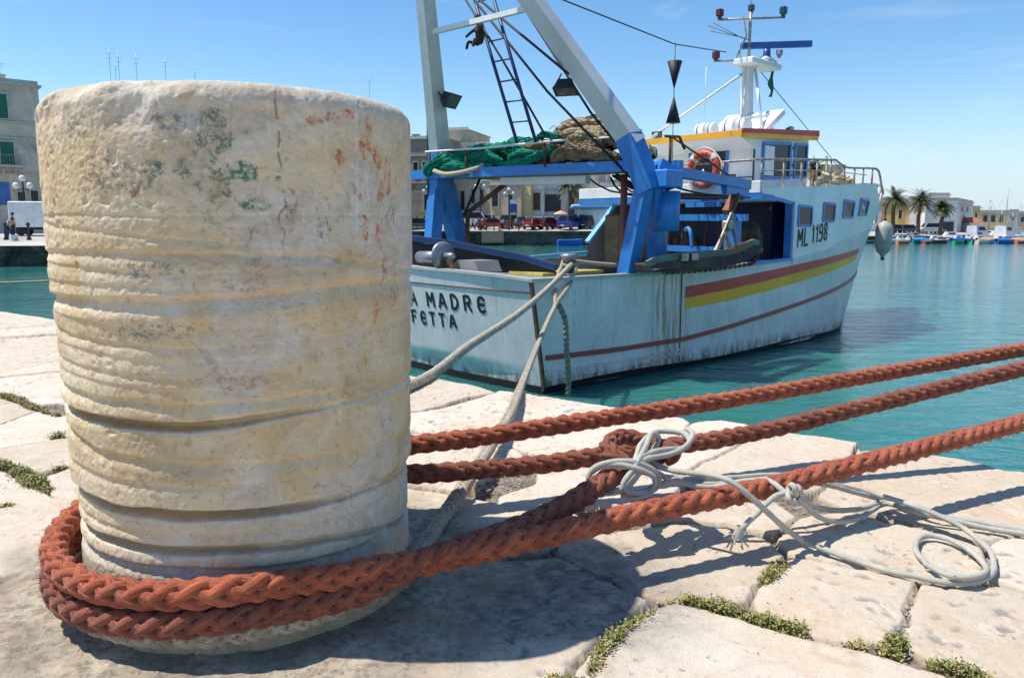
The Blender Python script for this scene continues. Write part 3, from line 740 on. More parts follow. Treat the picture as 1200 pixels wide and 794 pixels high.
rope_obj('mooring_rope', plait(pathB, RA, .185, 8, fz=2600)+plait(eye, RA*.8, .16, 12, fz=500), om2,
         'dark orange mooring rope, lower turn round the bollard, its end lashed with white line', 'rope', 'orange mooring ropes')
# boat's stern lines
bm_ = rope_mat('pale_hemp_rope', (.50, .42, .29), (.66, .58, .44), (.24, .19, .12), 14.)
bt = Vector(boatpt(1.0, 1.85, 1.93))
def lerp(a, b, t): return a+(b-a)*t
q1 = at(487, 449, 3.9)
R1 = catmull([bt+Vector((.05, 0, .0)), lerp(bt, q1, .3)+Vector((0, 0, -.10)), lerp(bt, q1, .6)+Vector((0, 0, -.10)), lerp(bt, q1, .85)+Vector((0, 0, -.03)), q1, Vector((-.9, 3.0, .04)), Vector((-1.05, 2.6, .03)), Vector((-.95, 2.25, .03))], .04)
rope_obj('stern_line', twist(R1, .029, .11, 3, 21, .012, lambda t: 1.25-.35*t, 60, .03), bm_, 'taut pale mooring line running down from the boat stern to the left behind the bollard', 'rope', 'pale stern lines')
sp = at(651, 357, 11.3)
tan_ = rope_mat('dusty_hemp_rope', (.43, .36, .25), (.60, .53, .40), (.17, .13, .08), 9.)
R2 = [sp, at(640, 380, 9.5), at(622, 424, 5.6), at(607, 462, 3.62), at(596, 487, 3.12), at(576, 520, 2.66), at(553, 556, 2.34), at(530, 590, 2.10), at(508, 622, 1.93)]
wR = wrap(-20, -190, .05, .05, BR+.016, 40, lambda k: .058+.004*math.sin(9*k))
R2 = catmull(R2+wR, .03)
def eye_leg(dx): return catmull([sp, lerp(sp, bt, .5)+Vector((dx, 0, 0)), bt+Vector((dx*1.1, dx*.3, -.02)), bt+Vector((dx*.8, .12, .05))], .05)
ringw = catmull([bt+Vector((.10*math.cos(a), .10*math.sin(a), .03*math.sin(a))) for a in np.linspace(0, 2*PI, 12, endpoint=False)], .04, True)
rope_obj('stern_line', plait(R2, .021, .115, 31, .009, lambda t: 1.0+.75*np.clip(.55-t, 0, 1), 130, .022)
         + twist(eye_leg(-.10), .033, .13, 3, 33, .02, None, 30, .03)+twist(eye_leg(.12), .033, .13, 3, 34, .02, None, 30, .03)+twist([*ringw, ringw[0]], .03, .13, 3, 35, .02),
         tan_, 'pale plaited stern line with a spliced eye, reaching the foot of the bollard', 'rope', 'pale stern lines')
hang = catmull([sp+Vector((.02, .05, .05)), at(662, 375, 11.38), at(664, 410, 11.42), at(666, 440, 11.45), at(665, 478, 11.5)], .05)
rope_obj('rope_tail', twist(hang, .045, .17, 2, 41, .02, None, 40, .06), rope_mat('weedy_rope', (.30, .27, .20), (.45, .41, .31), (.08, .085, .06), 20.),
         'loose weedy rope end hanging from the stern bitt down into the water', 'rope')
# ------- thin white line lashed round the eye and lying in a coil
t = NT('white_flecked_cord')
fl = t.noise(1., 2, .5, t.mapping((90, 150, 1), 'UV'))
c = t.mix(t.ramp(t.noise(12, 6, .6), [(.3, 0.), (.7, 1.)]), (.34, .325, .275), (.50, .48, .41))
c = t.mix(t.ramp(fl, [(.66, 0.), (.70, .85)]), c, (.07, .06, .05))
t.base(c); t.set(Roughness=.85); t.normal(t.bump(t.noise(1., 2, .6, t.mapping((110, 500, 1), 'UV')), .5, .0012))
wm = t.m
def cord(P, r=.0072, seed=1, step=.006):
    A, s = resample(P, step); T, N, B = frames(A)
    V, F, U, C, n, b, ra = strand_arrays(A, s, T, N, B, lambda s_: (np.sin(s*40+seed)*.0006, np.cos(s*33)*.0006), np.full(len(s), r)*(1+.05*np.sin(s*900)), 12)
    fv, ff = fuzz(C, n, b, ra, int(40*s[-1]), .006, .0003, np.random.default_rng(seed))
    return [(V, F, U), (fv, ff, None)]
def g(x, y, z=.012): return ground(x, y, z)
W = []
W1 = [at(763, 541, 1.93), at(783, 550, 1.90), at(828, 556, 1.84), at(855, 563, 1.80), at(873, 576, 1.785), at(896, 597, 1.79), at(919, 617, 1.82), at(941, 634, 1.86), g(964, 642, .022), g(1000, 656), g(1040, 668), g(1075, 675), g(1100, 681), g(1125, 683), g(1148, 680), g(1164, 670), g(1163, 651), g(1151, 636, .016), g(1130, 619, .022), g(1100, 604, .04), g(1076, 594, .05), at(1023, 578, 2.13), at(980, 568, 2.10), at(953, 560, 2.05), at(919, 556, 2.02), at(862, 559, 1.98), at(805, 561, 1.95), at(765, 556, 1.93)]
W.append(W1)
W.append([g(1085, 660, .014), g(1074, 645, .014), g(1076, 632, .014), g(1088, 627, .016), g(1108, 630, .018), g(1132, 642, .018), g(1150, 656, .018), g(1156, 668, .02), g(1147, 674, .028), g(1128, 676, .030), g(1106, 672, .028), g(1085, 660, .018)])
W.append([at(760, 548, 1.93), at(800, 566, 1.93), at(860, 565, 1.97), at(905, 560, 1.98), at(940, 561, 2.0), at(1000, 576, 2.1), at(1050, 590, 2.16), g(1090, 602, .02), g(1151, 613, .012), g(1205, 622, .012), g(1400, 650, .012)])
W.append([at(760, 552, 1.93), at(820, 570, 1.93), at(870, 564, 1.93), at(897, 562, 1.91), at(910, 568, 1.88), at(919, 576, 1.86), at(926, 582, 1.845)])
W.append([at(933, 578, 1.845), at(918, 578, 1.85), at(905, 584, 1.84), at(888, 600, 1.81), at(874, 614, 1.80), at(866, 624, 1.80)])
W.append([at(933, 583, 1.85), at(943, 590, 1.87), at(953, 600, 1.90), at(966, 608, 1.93), at(985, 611, 1.97), at(1006, 607, 2.03), at(1021, 598, 2.09), at(1040, 590, 2.14), g(1075, 600, .03), g(1151, 617, .012), g(1205, 626, .012), g(1400, 655, .012)])
W.append([at(935, 580, 1.85), at(948, 590, 1.9), at(970, 597, 1.98), at(1000, 597, 2.05), at(1018, 593, 2.1), at(1040, 588, 2.15), g(1062, 598, .014)])
# small overhand knot on the line
for cx_, cy_, dY in ((928, 578, 0), (934, 580, .012)):
    W.append([at(cx_+5*math.cos(a), cy_+10*math.sin(a), 1.845+dY+.016*math.sin(a*2)) for a in np.linspace(0, 2*PI, 10)])
# lashing round the eye: a few loose turns
kc = (742, 542)
W.append([at(788, 560, 1.95), at(765, 572, 1.88), at(742, 577, 1.84), at(730, 569, 1.83), at(741, 550, 1.85), at(756, 525, 1.90), at(764, 508, 1.95), at(772, 514, 1.98), at(764, 530, 1.93), at(748, 556, 1.86), at(733, 573, 1.84)])
W.append([at(690, 562, 1.84), at(694, 550, 1.84), at(710, 542, 1.85), at(735, 540, 1.86), at(758, 546, 1.87), at(772, 557, 1.88), at(770, 570, 1.88), at(756, 579, 1.87), at(738, 580, 1.86), at(725, 574, 1.85)])
W.append([at(688, 558, 1.86), at(700, 548, 1.85), at(722, 544, 1.85), at(748, 549, 1.85), at(767, 560, 1.86), at(763, 575, 1.86), at(745, 583, 1.85), at(728, 580, 1.85)])
W.append([at(742, 548, 1.86), at(752, 535, 1.88), at(775, 527, 1.92), at(800, 525, 1.96), at(808, 517, 1.98), at(800, 507, 2.02), at(775, 505, 2.03), at(762, 510, 1.99), at(750, 522, 1.93), at(744, 540, 1.88)])
W.append([at(738, 546, 1.87), at(758, 537, 1.88), at(785, 532, 1.92), at(802, 524, 1.95), at(812, 509, 2.0), at(806, 502, 2.03)])
W.append([at(700, 568, 1.87), at(712, 575, 1.84), at(728, 572, 1.83), at(740, 560, 1.84), at(752, 546, 1.87)])
parts = []
for i, P in enumerate(W): parts += cord(catmull(P, .01), seed=i+1)
# frayed end
fr = np.random.default_rng(5); e0 = np.array(at(866, 624, 1.80))
for k in range(26):
    d = fr.normal(0, 1, 3)*np.array([.6, .4, .5])+np.array([-.35, 0, -.7]); d /= np.linalg.norm(d); L = .018+.022*fr.random()
    P = [Vector(e0+fr.normal(0, .003, 3)), Vector(e0+d*L*.5+fr.normal(0, .003, 3)), Vector(e0+d*L+fr.normal(0, .006, 3))]
    parts += cord(catmull(P, .004), .0022, k+60, .004)[:1]
parts += cord([Vector(e0+np.array([.006, 0, .014])), Vector(e0+np.array([0, 0, 0])), Vector(e0+np.array([-.004, 0, -.012]))], .0125, 99, .003)[:1]
rope_obj('white_line', parts, wm, 'thin white flecked line knotted round the orange eye and coiled on the slabs', 'rope')
# a line over the water on the far left
P = catmull([at(-60, 331, 16), at(0, 331, 16), at(60, 329, 16.3), at(200, 322, 17), at(420, 305, 17.5)], .2)
m_ = MB(); m_.tube(P, .022, 6); tag(m_.build('water_line', bm_), 'thin pale line stretched low across the water left of the bollard', 'rope')
# ------------------------------------------------------------------ the fishing boat
def ip(x, xs, ys): return float(np.interp(x, xs, ys))
def us(Z): return ip(Z, [-.5, 0, 1.4, 2, 2.6, 3.1, 3.6], [13.2, 14.0, 14.8, 15.3, 15.8, 16.8, 17.3])
def hb(u, Z):
    q = max(0, (u/us(Z)-.5)/.5); B = 2.3+.1*min(1, max(0, u/5))
    if Z < .1: B -= (.1-Z)*.5
    return B*(1-min(1, q)**2.7)
def tr(Z, v=2.3): return -.30*max(-.3, Z)/1.75-.12*(1-(v/2.3)**2)*(1 if Z > .3 else .6)     # transom, raked outward
def sheer(u): return ip(u, [-.4, 3.5, 7.25, 8.93, 9.32, 11.94, 13.2, 15, 16.8], [1.74, 1.73, 1.86, 2.04, 2.17, 2.52, 2.62, 2.85, 3.12])
def decktop(u): return ip(u, [5.9, 8, 10.7, 11.6, 12.6, 13.0], [3.27, 3.38, 3.53, 3.56, 2.95, 2.60])
def each(m, name, mat, par):
    n = len(m.v); p = list(range(n))
    def fd(a):
        while p[a] != a: p[a] = p[p[a]]; a = p[a]
        return a
    for f in m.f:
        r0 = fd(f[0])
        for q in f[1:]: p[fd(q)] = r0
    G = {}
    for i, f in enumerate(m.f): G.setdefault(fd(f[0]), []).append(i)
    for fs in G.values():
        ids = sorted({v for i in fs for v in m.f[i]}); mp_ = {v: k for k, v in enumerate(ids)}; q = MB(); q.v = [m.v[v] for v in ids]; q.f = [tuple(mp_[v] for v in m.f[i]) for i in fs]; q.sm = [m.sm[i] for i in fs]; q.build(name, mat, par)
BOAT = thing('fishing_boat', 'white and pale blue steel fishing boat with bright blue gantry, moored stern to the quay', 'fishing boat', tuple(BC), BTH)
def bc(u, v, Z): return Vector((u, -v, Z))                     # boat empty: +X forward, -Y starboard
def paint(name, c, streak=(.20, .10, .05), amt=.5, low=None, chalk=.25, rough=.45):
    t = NT(name)
    v1 = t.mapping((1.3, 1.3, .16)); n = t.noise(4.2, 8, .7, v1, .4); n2 = t.noise(1.4, 6, .6); n3 = t.noise(26, 6, .7)
    col = t.mix(t.ramp(n2, [(.3, 0.), (.7, 1.)]), tuple(v*.80 for v in c), tuple(min(1, v*1.06) for v in c))
    col = t.mix(t.ramp(t.noise(9, 8, .75, t.mapping((1, 1, .35)), 1.), [(.50, 0.), (.62, chalk)]), col, tuple(min(1, v*1.25+.04) for v in c))
    col = t.mix(t.ramp(n, [(.60-.06*amt, 0.), (.76, amt)]), col, streak)
    col = t.mix(t.ramp(n3, [(.66, 0.), (.72, .5*amt)]), col, (.10, .06, .04))
    if low:
        s = t.new('ShaderNodeSeparateXYZ'); t.link(t.tc.outputs['Object'], s.inputs[0])
        f = t.math('SUBTRACT', 1.0, t.math('DIVIDE', s.outputs['Z'], low[1]))
        f = t.math('MULTIPLY', t.math('MAXIMUM', f, 0.), t.ramp(t.noise(6, 6, .62, t.mapping((1, 1, .3)), .8), [(.42, 0.), (.60, 1.)]))
        f = t.math('MINIMUM', t.math('MULTIPLY', f, 1.7), .9)
        col = t.mix(f, col, low[0])
    if low:
        f2 = t.math('MULTIPLY', t.ramp(t.math('ABSOLUTE', t.math('SUBTRACT', s.outputs['X'], 3.0)), [(.25, 1.), (.75, 0.)]), t.ramp(t.noise(6, 8, .75, t.mapping((1.6, 1.6, .14)), .5), [(.47, 0.), (.60, .85)]))
        col = t.mix(f2, col, (.27, .15, .05))
    t.base(col); t.set(Roughness=rough); t.normal(t.bump(n3, .12, .003, t.bump(t.noise(1.8, 3, .5), .25, .02)))
    return t.m
M_HULL = paint('hull_paint', (.74, .69, .655), (.28, .16, .07), .6, ((.20, .13, .065), .36), .35)
M_SIDE = paint('white_topside_paint', (.96, .89, .865), (.40, .33, .25), .22)
M_WHT = paint('white_cabin_paint', (.80, .80, .77), (.42, .34, .24), .18)
M_BLUE = paint('blue_paint', (.028, .21, .58), (.055, .04, .04), .6, None, .4, .4)
M_DBLUE = paint('dark_blue_paint', (.010, .035, .12), (.02, .02, .025), .3)
M_GREYP = paint('grey_deck_paint', (.30, .29, .27), (.16, .11, .07), .5)
M_TAUPE = paint('taupe_lining_paint', (.27, .26, .24), (.12, .08, .05), .4)
M_RED = paint('red_band_paint', (.60, .045, .02), (.10, .03, .02), .3)
M_YEL = paint('yellow_band_paint', (.98, .43, .008), (.35, .18, .04), .25)
M_ORY = paint('orange_roof_edge_paint', (.95, .44, .02), (.35, .18, .04), .2)
M_BLK = simple('black_rubber', (.015, .015, .017), .6, .3)
M_BOOT = simple('black_boot_paint', (.014, .013, .014), .6, .4, 3, dirt=(.06, .025, .018), dirt_amt=.3)
M_RUST = simple('rusty_steel', (.15, .075, .04), .85, .5, 6, .4, 60, dirt=(.05, .03, .022), dirt_amt=.6)
M_STEEL = simple('worn_grey_steel', (.32, .33, .34), .42, .3, 6, .2, 60, .6, dirt=(.10, .06, .04), dirt_amt=.3)
M_GALV = simple('rail_steel', (.42, .37, .33), .5, .35, 9, .2, 80, .3, dirt=(.20, .09, .05), dirt_amt=.6, dscale=6.)
M_GLASS = simple('dark_window_glass', (.018, .02, .024), .18, .1, 3, 0, spec=.25)
M_GUNW = paint('gunwale_paint', (.45, .45, .43), (.14, .09, .05), .7)

def side_grid(zlo, zhi, ulo, uhi, off=0., nu=90, nz=14, sides=(1, -1), upow=1.):
    """surface following the hull sides between two height curves"""
    mb = MB()
    for sg in sides:
        V = []
        for i in range(nu+1):
            t = i/nu
            for j in range(nz+1):
                k = j/nz
                u = ulo+(uhi-ulo)*t; Z = zlo(u)+(zhi(u)-zlo(u))*k
                V.append(bc(u, sg*(hb(u, Z)+off), Z))
        F = []
        for i in range(nu):
            for j in range(nz):
                a = i*(nz+1)+j; q = (a, a+nz+1, a+nz+2, a+1); F.append(q if sg > 0 else q[::-1])
        mb.add(V, F, True)
    return mb
# hull skin: sides from transom to stem
mb = MB(); nu, nz = 110, 22
for sg in (1, -1):
    V = []
    for i in range(nu+1):
        t = i/nu; t = 1-(1-t)**1.35
        for j in range(nz+1):
            k = j/nz; u = 8.; Z = 1.
            for _ in range(4):
                Z = -.45+(sheer(u)+.45)*k; u0 = tr(Z); u = u0+(us(Z)-u0)*t
            V.append(bc(u, sg*hb(u, Z), Z))
    F = []
    for i in range(nu):
        for j in range(nz):
            a = i*(nz+1)+j; q = (a, a+nz+1, a+nz+2, a+1); F.append(q if sg > 0 else q[::-1])
    mb.add(V, F, True)
V = []; nv = 20
def ttop(v): return 1.74+.14*(1-(v/2.3)**2)*.6+.10*max(0, -v/2.3)
for i in range(nv+1):
    v = 2.3-4.6*i/nv
    for j in range(nz+1):
        Z = -.45+(ttop(v)+.45)*j/nz; v_ = v*hb(0, Z)/2.3; V.append(bc(tr(Z, v), v_, Z))
F = []
for i in range(nv):
    for j in range(nz):
        a = i*(nz+1)+j; F.append((a, a+1, a+nz+2, a+nz+1))
mb.add(V, F, True)
HULL = mb.build('hull', M_HULL, BOAT)
# inner lining of the bulwarks (the well the crew stands in)
IN = .09
mb = MB()
for sg in (1, -1):
    V = []; n = 60
    for i in range(n+1):
        u = -.15+(12.2+.15)*i/n
        for Z in (1.1, sheer(u)-.02): V.append(bc(u, sg*(hb(u, Z)-IN), Z))
    F = [(a*2, a*2+1, a*2+3, a*2+2) if sg > 0 else (a*2, a*2+2, a*2+3, a*2+1) for a in range(n)]
    mb.add(V, F)
for Z0, Z1 in ((1.1, 1.72),):
    mb.quad(bc(-.12, 2.2, Z0), bc(-.12, -2.2, Z0), bc(-.20, -2.2, Z1), bc(-.20, 2.2, Z1))
for Z in (1.42, 1.66, 1.9):                                    # plank seams of the port lining
    for i in range(30):
        u0, u1 = .2+i*.2, .4+i*.2
        if Z < sheer(u0)-.1: mb.beam(bc(u0, -(hb(u0, Z)-IN-.004), Z), bc(u1, -(hb(u1, Z)-IN-.004), Z), .012, .012)
mb.build('bulwark_lining', M_TAUPE, BOAT)
# capping rail on the bulwarks
def cap_rail(u0, u1, sg, w=.17, h=.05, n=40, zf=sheer, off=-.035):
    m = MB(); V = []
    for i in range(n+1):
        u = u0+(u1-u0)*i/n; Z = zf(u)
        for dv, dz in ((-w/2, -h/2), (w/2, -h/2), (w/2, h/2), (-w/2, h/2)): V.append(bc(u, sg*(hb(u, Z)+off+dv), Z+dz))
    F = []
    for i in range(n):
        for k in range(4):
            a = i*4+k; b = i*4+(k+1) % 4; F.append((a, b, b+4, a+4) if sg < 0 else (a, a+4, b+4, b))
    F += [(0,1,2,3), (n*4+3, n*4+2, n*4+1, n*4)]
    m.add(V, F); return m
cap_rail(-.33, 6.3, 1).build('gunwale', M_GUNW, BOAT)
cap_rail(5.6, 7.22, 1, .19, .055, 10, off=-.035).build('gunwale', M_BLUE, BOAT)
mb = MB()
nn = 16
for i in range(nn):
    va, vb = 2.3-4.6*i/nn, 2.3-4.6*(i+1)/nn
    mb.beam(bc(tr(1.75, va)+.05, va, ttop(va)), bc(tr(1.75, vb)+.05, vb, ttop(vb)), .17, .04)
mb.build('transom_cap', M_GUNW, BOAT)
M_LBLUE = paint('light_blue_cap_paint', (.16, .46, .72), (.2, .2, .2), .2)
mb = cap_rail(-.2, 6.2, -1, .12, .05, 40, lambda u: sheer(u)+.09)
mb.beam(bc(6.2, -2.36, 2.16), bc(7.25, -2.36, 3.08), .14, .07); mb.build('gunwale', M_LBLUE, BOAT)
# raised port quarter and dark fender beam across the stern
mb = MB()
pts = [bc(-.30, -2.3, 2.42), bc(-.05, -1.2, 2.34), bc(.3, -.2, 2.22), bc(.75, 1.0, 2.02), bc(.95, 1.62, 1.86)]
for a, b in zip(pts[:-1], pts[1:]): mb.beam(a, b, .12, .10)
mb.build('stern_rail', M_DBLUE, BOAT)
mb = MB()
for k in range(4):
    a, b = pts[k], pts[k+1]
    mb.quad(bc(a.x, -a.y, 1.75), bc(b.x, -b.y, 1.75), b-Vector((0, 0, .06)), a-Vector((0, 0, .06)))
mb.build('stern_coaming', M_BLK, BOAT)
# a triangular grey shelf in the starboard quarter
mb = MB(); mb.prism([(0, 0), (.75, 0), (.55, .18), (.10, .18)], .5, Matrix.Translation(bc(.05, 1.02, 1.80))@Matrix.Rotation(R(90), 4, 'Z')); mb.build('quarter_shelf', M_GREYP, BOAT)
# decks
mb = MB()
def deckplate(mb, u0, u1, Z, n=30, inset=.06, th=.0, zf=None):
    V = []
    for i in range(n+1):
        u = u0+(u1-u0)*i/n; z = zf(u) if zf else Z
        h_ = max(.01, hb(u, z)-inset)
        V += [bc(u, h_, z), bc(u, -h_, z)]
    mb.add(V, [(2*i, 2*i+2, 2*i+3, 2*i+1) for i in range(n)])
deckplate(mb, -.15, 12.0, 1.30); mb.build('main_deck', M_GREYP, BOAT)
mb = MB(); mb.box(bc(.42, .3, 1.70), (1.05, 3.9, .05)); mb.build('stern_deck', M_GREYP, BOAT)
# raked boot top, stripes, rubbing strakes on the painted side
def wall_strip(pts_lo, pts_hi, ulo, uhi, off, name, mat, nu=60, nz=2, sides=(1,), th=True):
    zl = lambda u: ip(u, *zip(*pts_lo)); zh = lambda u: ip(u, *zip(*pts_hi))
    return side_grid(zl, zh, ulo, uhi, off, nu, nz, sides).build(name, mat, BOAT)
for sd_ in (1, -1):
    wall_strip([(3.5, 1.26), (4.8, 1.335), (6.34, 1.45), (8.16, 1.61), (10, 1.77), (11.4, 1.88)], [(3.5, 1.46), (4.8, 1.54), (6.3, 1.64), (8.14, 1.78), (9.95, 1.91), (11.4, 2.0)], 3.5, 11.35, .006, 'red_stripe', M_RED, sides=(sd_,))
    wall_strip([(3.5, 1.06), (4.8, 1.12), (6.34, 1.23), (8.16, 1.41), (10, 1.60), (11.4, 1.76)], [(3.5, 1.257), (4.8, 1.332), (6.34, 1.447), (8.16, 1.607), (10, 1.767), (11.4, 1.877)], 3.5, 11.2, .006, 'yellow_stripe', M_YEL, sides=(sd_,))
def strake(name, mat, tab, u0, u1, r, sg=1, off=.02, flat=.6):
    m = MB(); n = 70
    P = []
    for i in range(n+1):
        u = u0+(u1-u0)*i/n; Z = ip(u, *zip(*tab)); P.append((u, Z))
    for (a, za), (b, zb) in zip(P[:-1], P[1:]):
        m.beam(bc(a, sg*(hb(a, za)+off*.4), za), bc(b, sg*(hb(b, zb)+off*.4), zb), off*2, r)
    return m.build(name, mat, BOAT)
RUB = [(0, .56), (1.6, .52), (3.47, .52), (4.8, .61), (6.4, .75), (8.24, .94), (10.2, 1.15), (12.1, 1.34), (14.6, 1.62)]
strake('rubbing_strake', paint('faded_red_strake', (.34, .05, .04), (.08, .03, .03), .45), RUB, .02, 14.4, .075)
strake('rubbing_strake', MATS.get('x', M_RED), RUB, .02, 14.4, .075, -1)
strake('lower_strake', M_HULL, [(0, .24), (1.6, .22), (3.4, .26)], .03, 3.45, .04)
strake('lower_strake', M_HULL, [(0, .36), (1.6, .33), (3.4, .35)], .03, 3.45, .03)
strake('upper_seam', M_SIDE, [(7.25, 1.86), (8.93, 2.04), (9.32, 2.17), (11.94, 2.52), (13.2, 2.62), (15, 2.85)], 7.25, 14.8, .03, off=.012)
bt_l = side_grid(lambda u: -.45, lambda u: .11+.03*math.sin(u), 0.0, 12.9, .010, 80, 3); 
V = []
for i in range(21):
    v = 2.3-4.6*i/20
    for Z in (-.45, .12+.0*v): V.append(bc(tr(Z, v)-.012, v*hb(0, Z)/2.3, Z))
bt_l.add(V, [(2*i, 2*i+1, 2*i+3, 2*i+2) for i in range(20)]); bt_l.build('boot_top', M_BOOT, BOAT)
# steel corner post, plate seams, welded bottom corner with rust
mb = MB()
mb.beam(bc(tr(.1)-.005, 2.31, .1), bc(tr(1.72)-.005, 2.31, 1.72), .05, .05); mb.build('corner_bead', M_RUST, BOAT)
mb = MB(); mb.beam(bc(3.38, hb(3.38, .1)+.006, .12), bc(3.38, hb(3.38, 1.7)+.006, 1.70), .014, .014); 
for v0, v1, Z in ((-2.2, 2.28, 1.54),):
    for i in range(12):
        a = v0+(v1-v0)*i/12; b = v0+(v1-v0)*(i+1)/12
        mb.beam(bc(tr(Z, a)-.006, a, Z+.05-.04*i/12), bc(tr(Z, b)-.006, b, Z+.05-.04*(i+1)/12), .02, .02)
each(mb, 'plate_seam', M_RUST, BOAT)
# deckhouse side flush with the hull, doorway, upper deck
sg_ = MB()
zt = lambda u: decktop(u); zb_ = lambda u: sheer(u)
m1 = side_grid(zb_, zt, 7.27, 12.98, .0, 50, 8); 
m2 = side_grid(lambda u: 3.04, zt, 5.95, 7.27, .0, 8, 2); m1.add(m2.v, m2.f, True)
# sloping front of the deckhouse
V = []
for i in range(11):
    k = -1+2*i/10
    V += [bc(12.98, k*hb(12.98, 2.6), 2.6), bc(11.6, k*hb(11.6, 3.5), 3.56)]
m1.add(V, [(2*i, 2*i+2, 2*i+3, 2*i+1) for i in range(10)])
DH = m1.build('deckhouse', M_SIDE, BOAT)
mb = MB(); deckplate(mb, 5.95, 11.7, 0, 24, .0, zf=lambda u: decktop(u)-.01); deckplate(mb, 5.95, 7.3, 0, 4, .0, zf=lambda u: 3.05)
mb.build('upper_deck', M_WHT, BOAT)
mb = MB(); mb.box(bc(5.93, 0, 3.30), (.06, 4.78, .24), bevel=.01)
mb.build('deck_edge', M_WHT, BOAT)
mb = MB(); mb.box(bc(5.95, 0, 3.115), (.08, 4.80, .125))
mb.beam(bc(5.9, 2.405, 3.11), bc(6.4, 2.405, 3.09), .03, .12); mb.beam(bc(6.4, 2.405, 3.09), bc(7.26, 2.405, 3.0), .03, .07)
mb.build('deck_edge', M_BLUE, BOAT)
mb = MB(); mb.box(bc(7.22, 2.34, 2.44), (.10, .16, 1.16)); mb.build('doorway_frame', M_BLUE, BOAT)
mb = MB()
mb.quad(bc(8.0, 2.38, 1.3), bc(8.0, -2.38, 1.3), bc(8.0, -2.38, 3.3), bc(8.0, 2.38, 3.3))
mb.quad(bc(7.3, 1.9, 1.3), bc(8.0, 1.9, 1.3), bc(8.0, 1.9, 3.2), bc(7.3, 1.9, 3.2))
mb.build('bulkhead', M_DBLUE, BOAT)
mb = MB(); mb.tube(catmull([bc(7.5, 1.88, 1.5), bc(7.5, 1.86, 2.9)], .2), .03, 8); mb.tube(catmull([bc(7.45+.13*math.cos(a), 1.84, 2.92+.06*math.sin(a)) for a in np.linspace(0, 2*PI, 10)], .05), .022, 6)
mb.build('hose', M_GREYP, BOAT)
# port side wall under the upper deck, with the raised diagonal bulwark
mb = MB(); mb.add([bc(6.2, -2.3, 1.3), bc(8.0, -2.33, 1.3), bc(8.0, -2.33, 3.25), bc(7.2, -2.33, 3.06), bc(6.2, -2.3, 2.12)], [(0,1,2,3,4), (4,3,2,1,0)][:1])
mb.add([bc(6.2, -2.36, 1.8), bc(8.0, -2.38, 1.8), bc(8.0, -2.38, 3.25), bc(7.2, -2.38, 3.06), bc(6.2, -2.36, 2.12)], [(4,3,2,1,0)]); mb.build('port_wing', M_TAUPE, BOAT)
# portholes / side windows
WIN = [((7.47, 2.96), (8.05, 2.55)), ((8.59, 3.04), (9.15, 2.65)), ((9.62, 3.12), (10.22, 2.74)), ((10.61, 3.18), (11.36, 2.81))]
def side_pt(u, Z, off): return bc(u, hb(u, Z)+off, Z)
for sd_ in (1, -1):
    for (ua, za), (ub, zb2) in WIN:
        w_ = min(ub-ua, .60); ub = ua+w_
        a, b, c_, d = [Vector((p.x, p.y*sd_, p.z)) for p in (side_pt(ua, za, 0), side_pt(ub, za-.02, 0), side_pt(ub, zb2, 0), side_pt(ua, zb2-.0, 0))]
        outn = Vector((0, -sd_, 0)); f = MB()
        f.beam(a, b, .05, .055, up=(0,0,1)); f.beam(d, c_, .05, .055); f.beam(a, d, .055, .05, up=(1,0,0)); f.beam(b, c_, .055, .05, up=(1,0,0))
        wn = f.build('window', M_BLUE, BOAT)
        p = MB(); p.quad(*[q+outn*.012 for q in ((a, d, c_, b) if sd_ > 0 else (a, b, c_, d))]); p.build('pane', M_GLASS, wn)
# ------------------------------------------------------------------ lettering (stencil strokes)
GL = {  # strokes in a 1 x 1.6 cell: list of polylines
 'A': [[(0,0),(.42,1.6)],[(.58,1.6),(1,0)],[(.28,.55),(.72,.55)]], 'M': [[(0,0),(.05,1.6)],[(.12,1.5),(.5,.6)],[(.5,.6),(.88,1.5)],[(.95,1.6),(1,0)]],
 'D': [[(.05,0),(.05,1.6)],[(.25,1.6),(.6,1.5),(.9,1.1),(.9,.5),(.6,.1),(.25,0)]], 'R': [[(.05,0),(.05,1.6)],[(.25,1.6),(.7,1.55),(.85,1.2),(.7,.85),(.3,.8)],[(.45,.72),(.9,0)]],
 'E': [[(.9,1.3),(.6,1.6),(.25,1.5),(.08,1.1),(.08,.5),(.25,.1),(.6,0),(.9,.2)],[(.25,.8),(.85,.8)]], 'L': [[(.05,1.6),(.05,0),(.75,0)]],
 'F': [[(.05,0),(.05,1.6)],[(.2,1.6),(.85,1.6)],[(.2,.85),(.7,.85)]], 'T': [[(0,1.6),(.9,1.6)],[(.45,1.45),(.45,0)]],
 'O': [[(.4,1.6),(.12,1.3),(.12,.3),(.4,0)],[(.6,1.6),(.88,1.3),(.88,.3),(.6,0)]],
 '1': [[(.25,1.25),(.5,1.6),(.5,0)]], '9': [[(.1,.1),(.5,0),(.8,.3),(.85,1.2),(.65,1.58),(.3,1.58),(.12,1.25),(.15,.95),(.4,.75),(.8,.85)]],
 '8': [[(.5,.85),(.18,1.1),(.2,1.45),(.5,1.6),(.8,1.45),(.82,1.1),(.5,.85),(.14,.55),(.18,.15),(.5,0),(.82,.15),(.86,.55),(.5,.85)]], ' ': []}
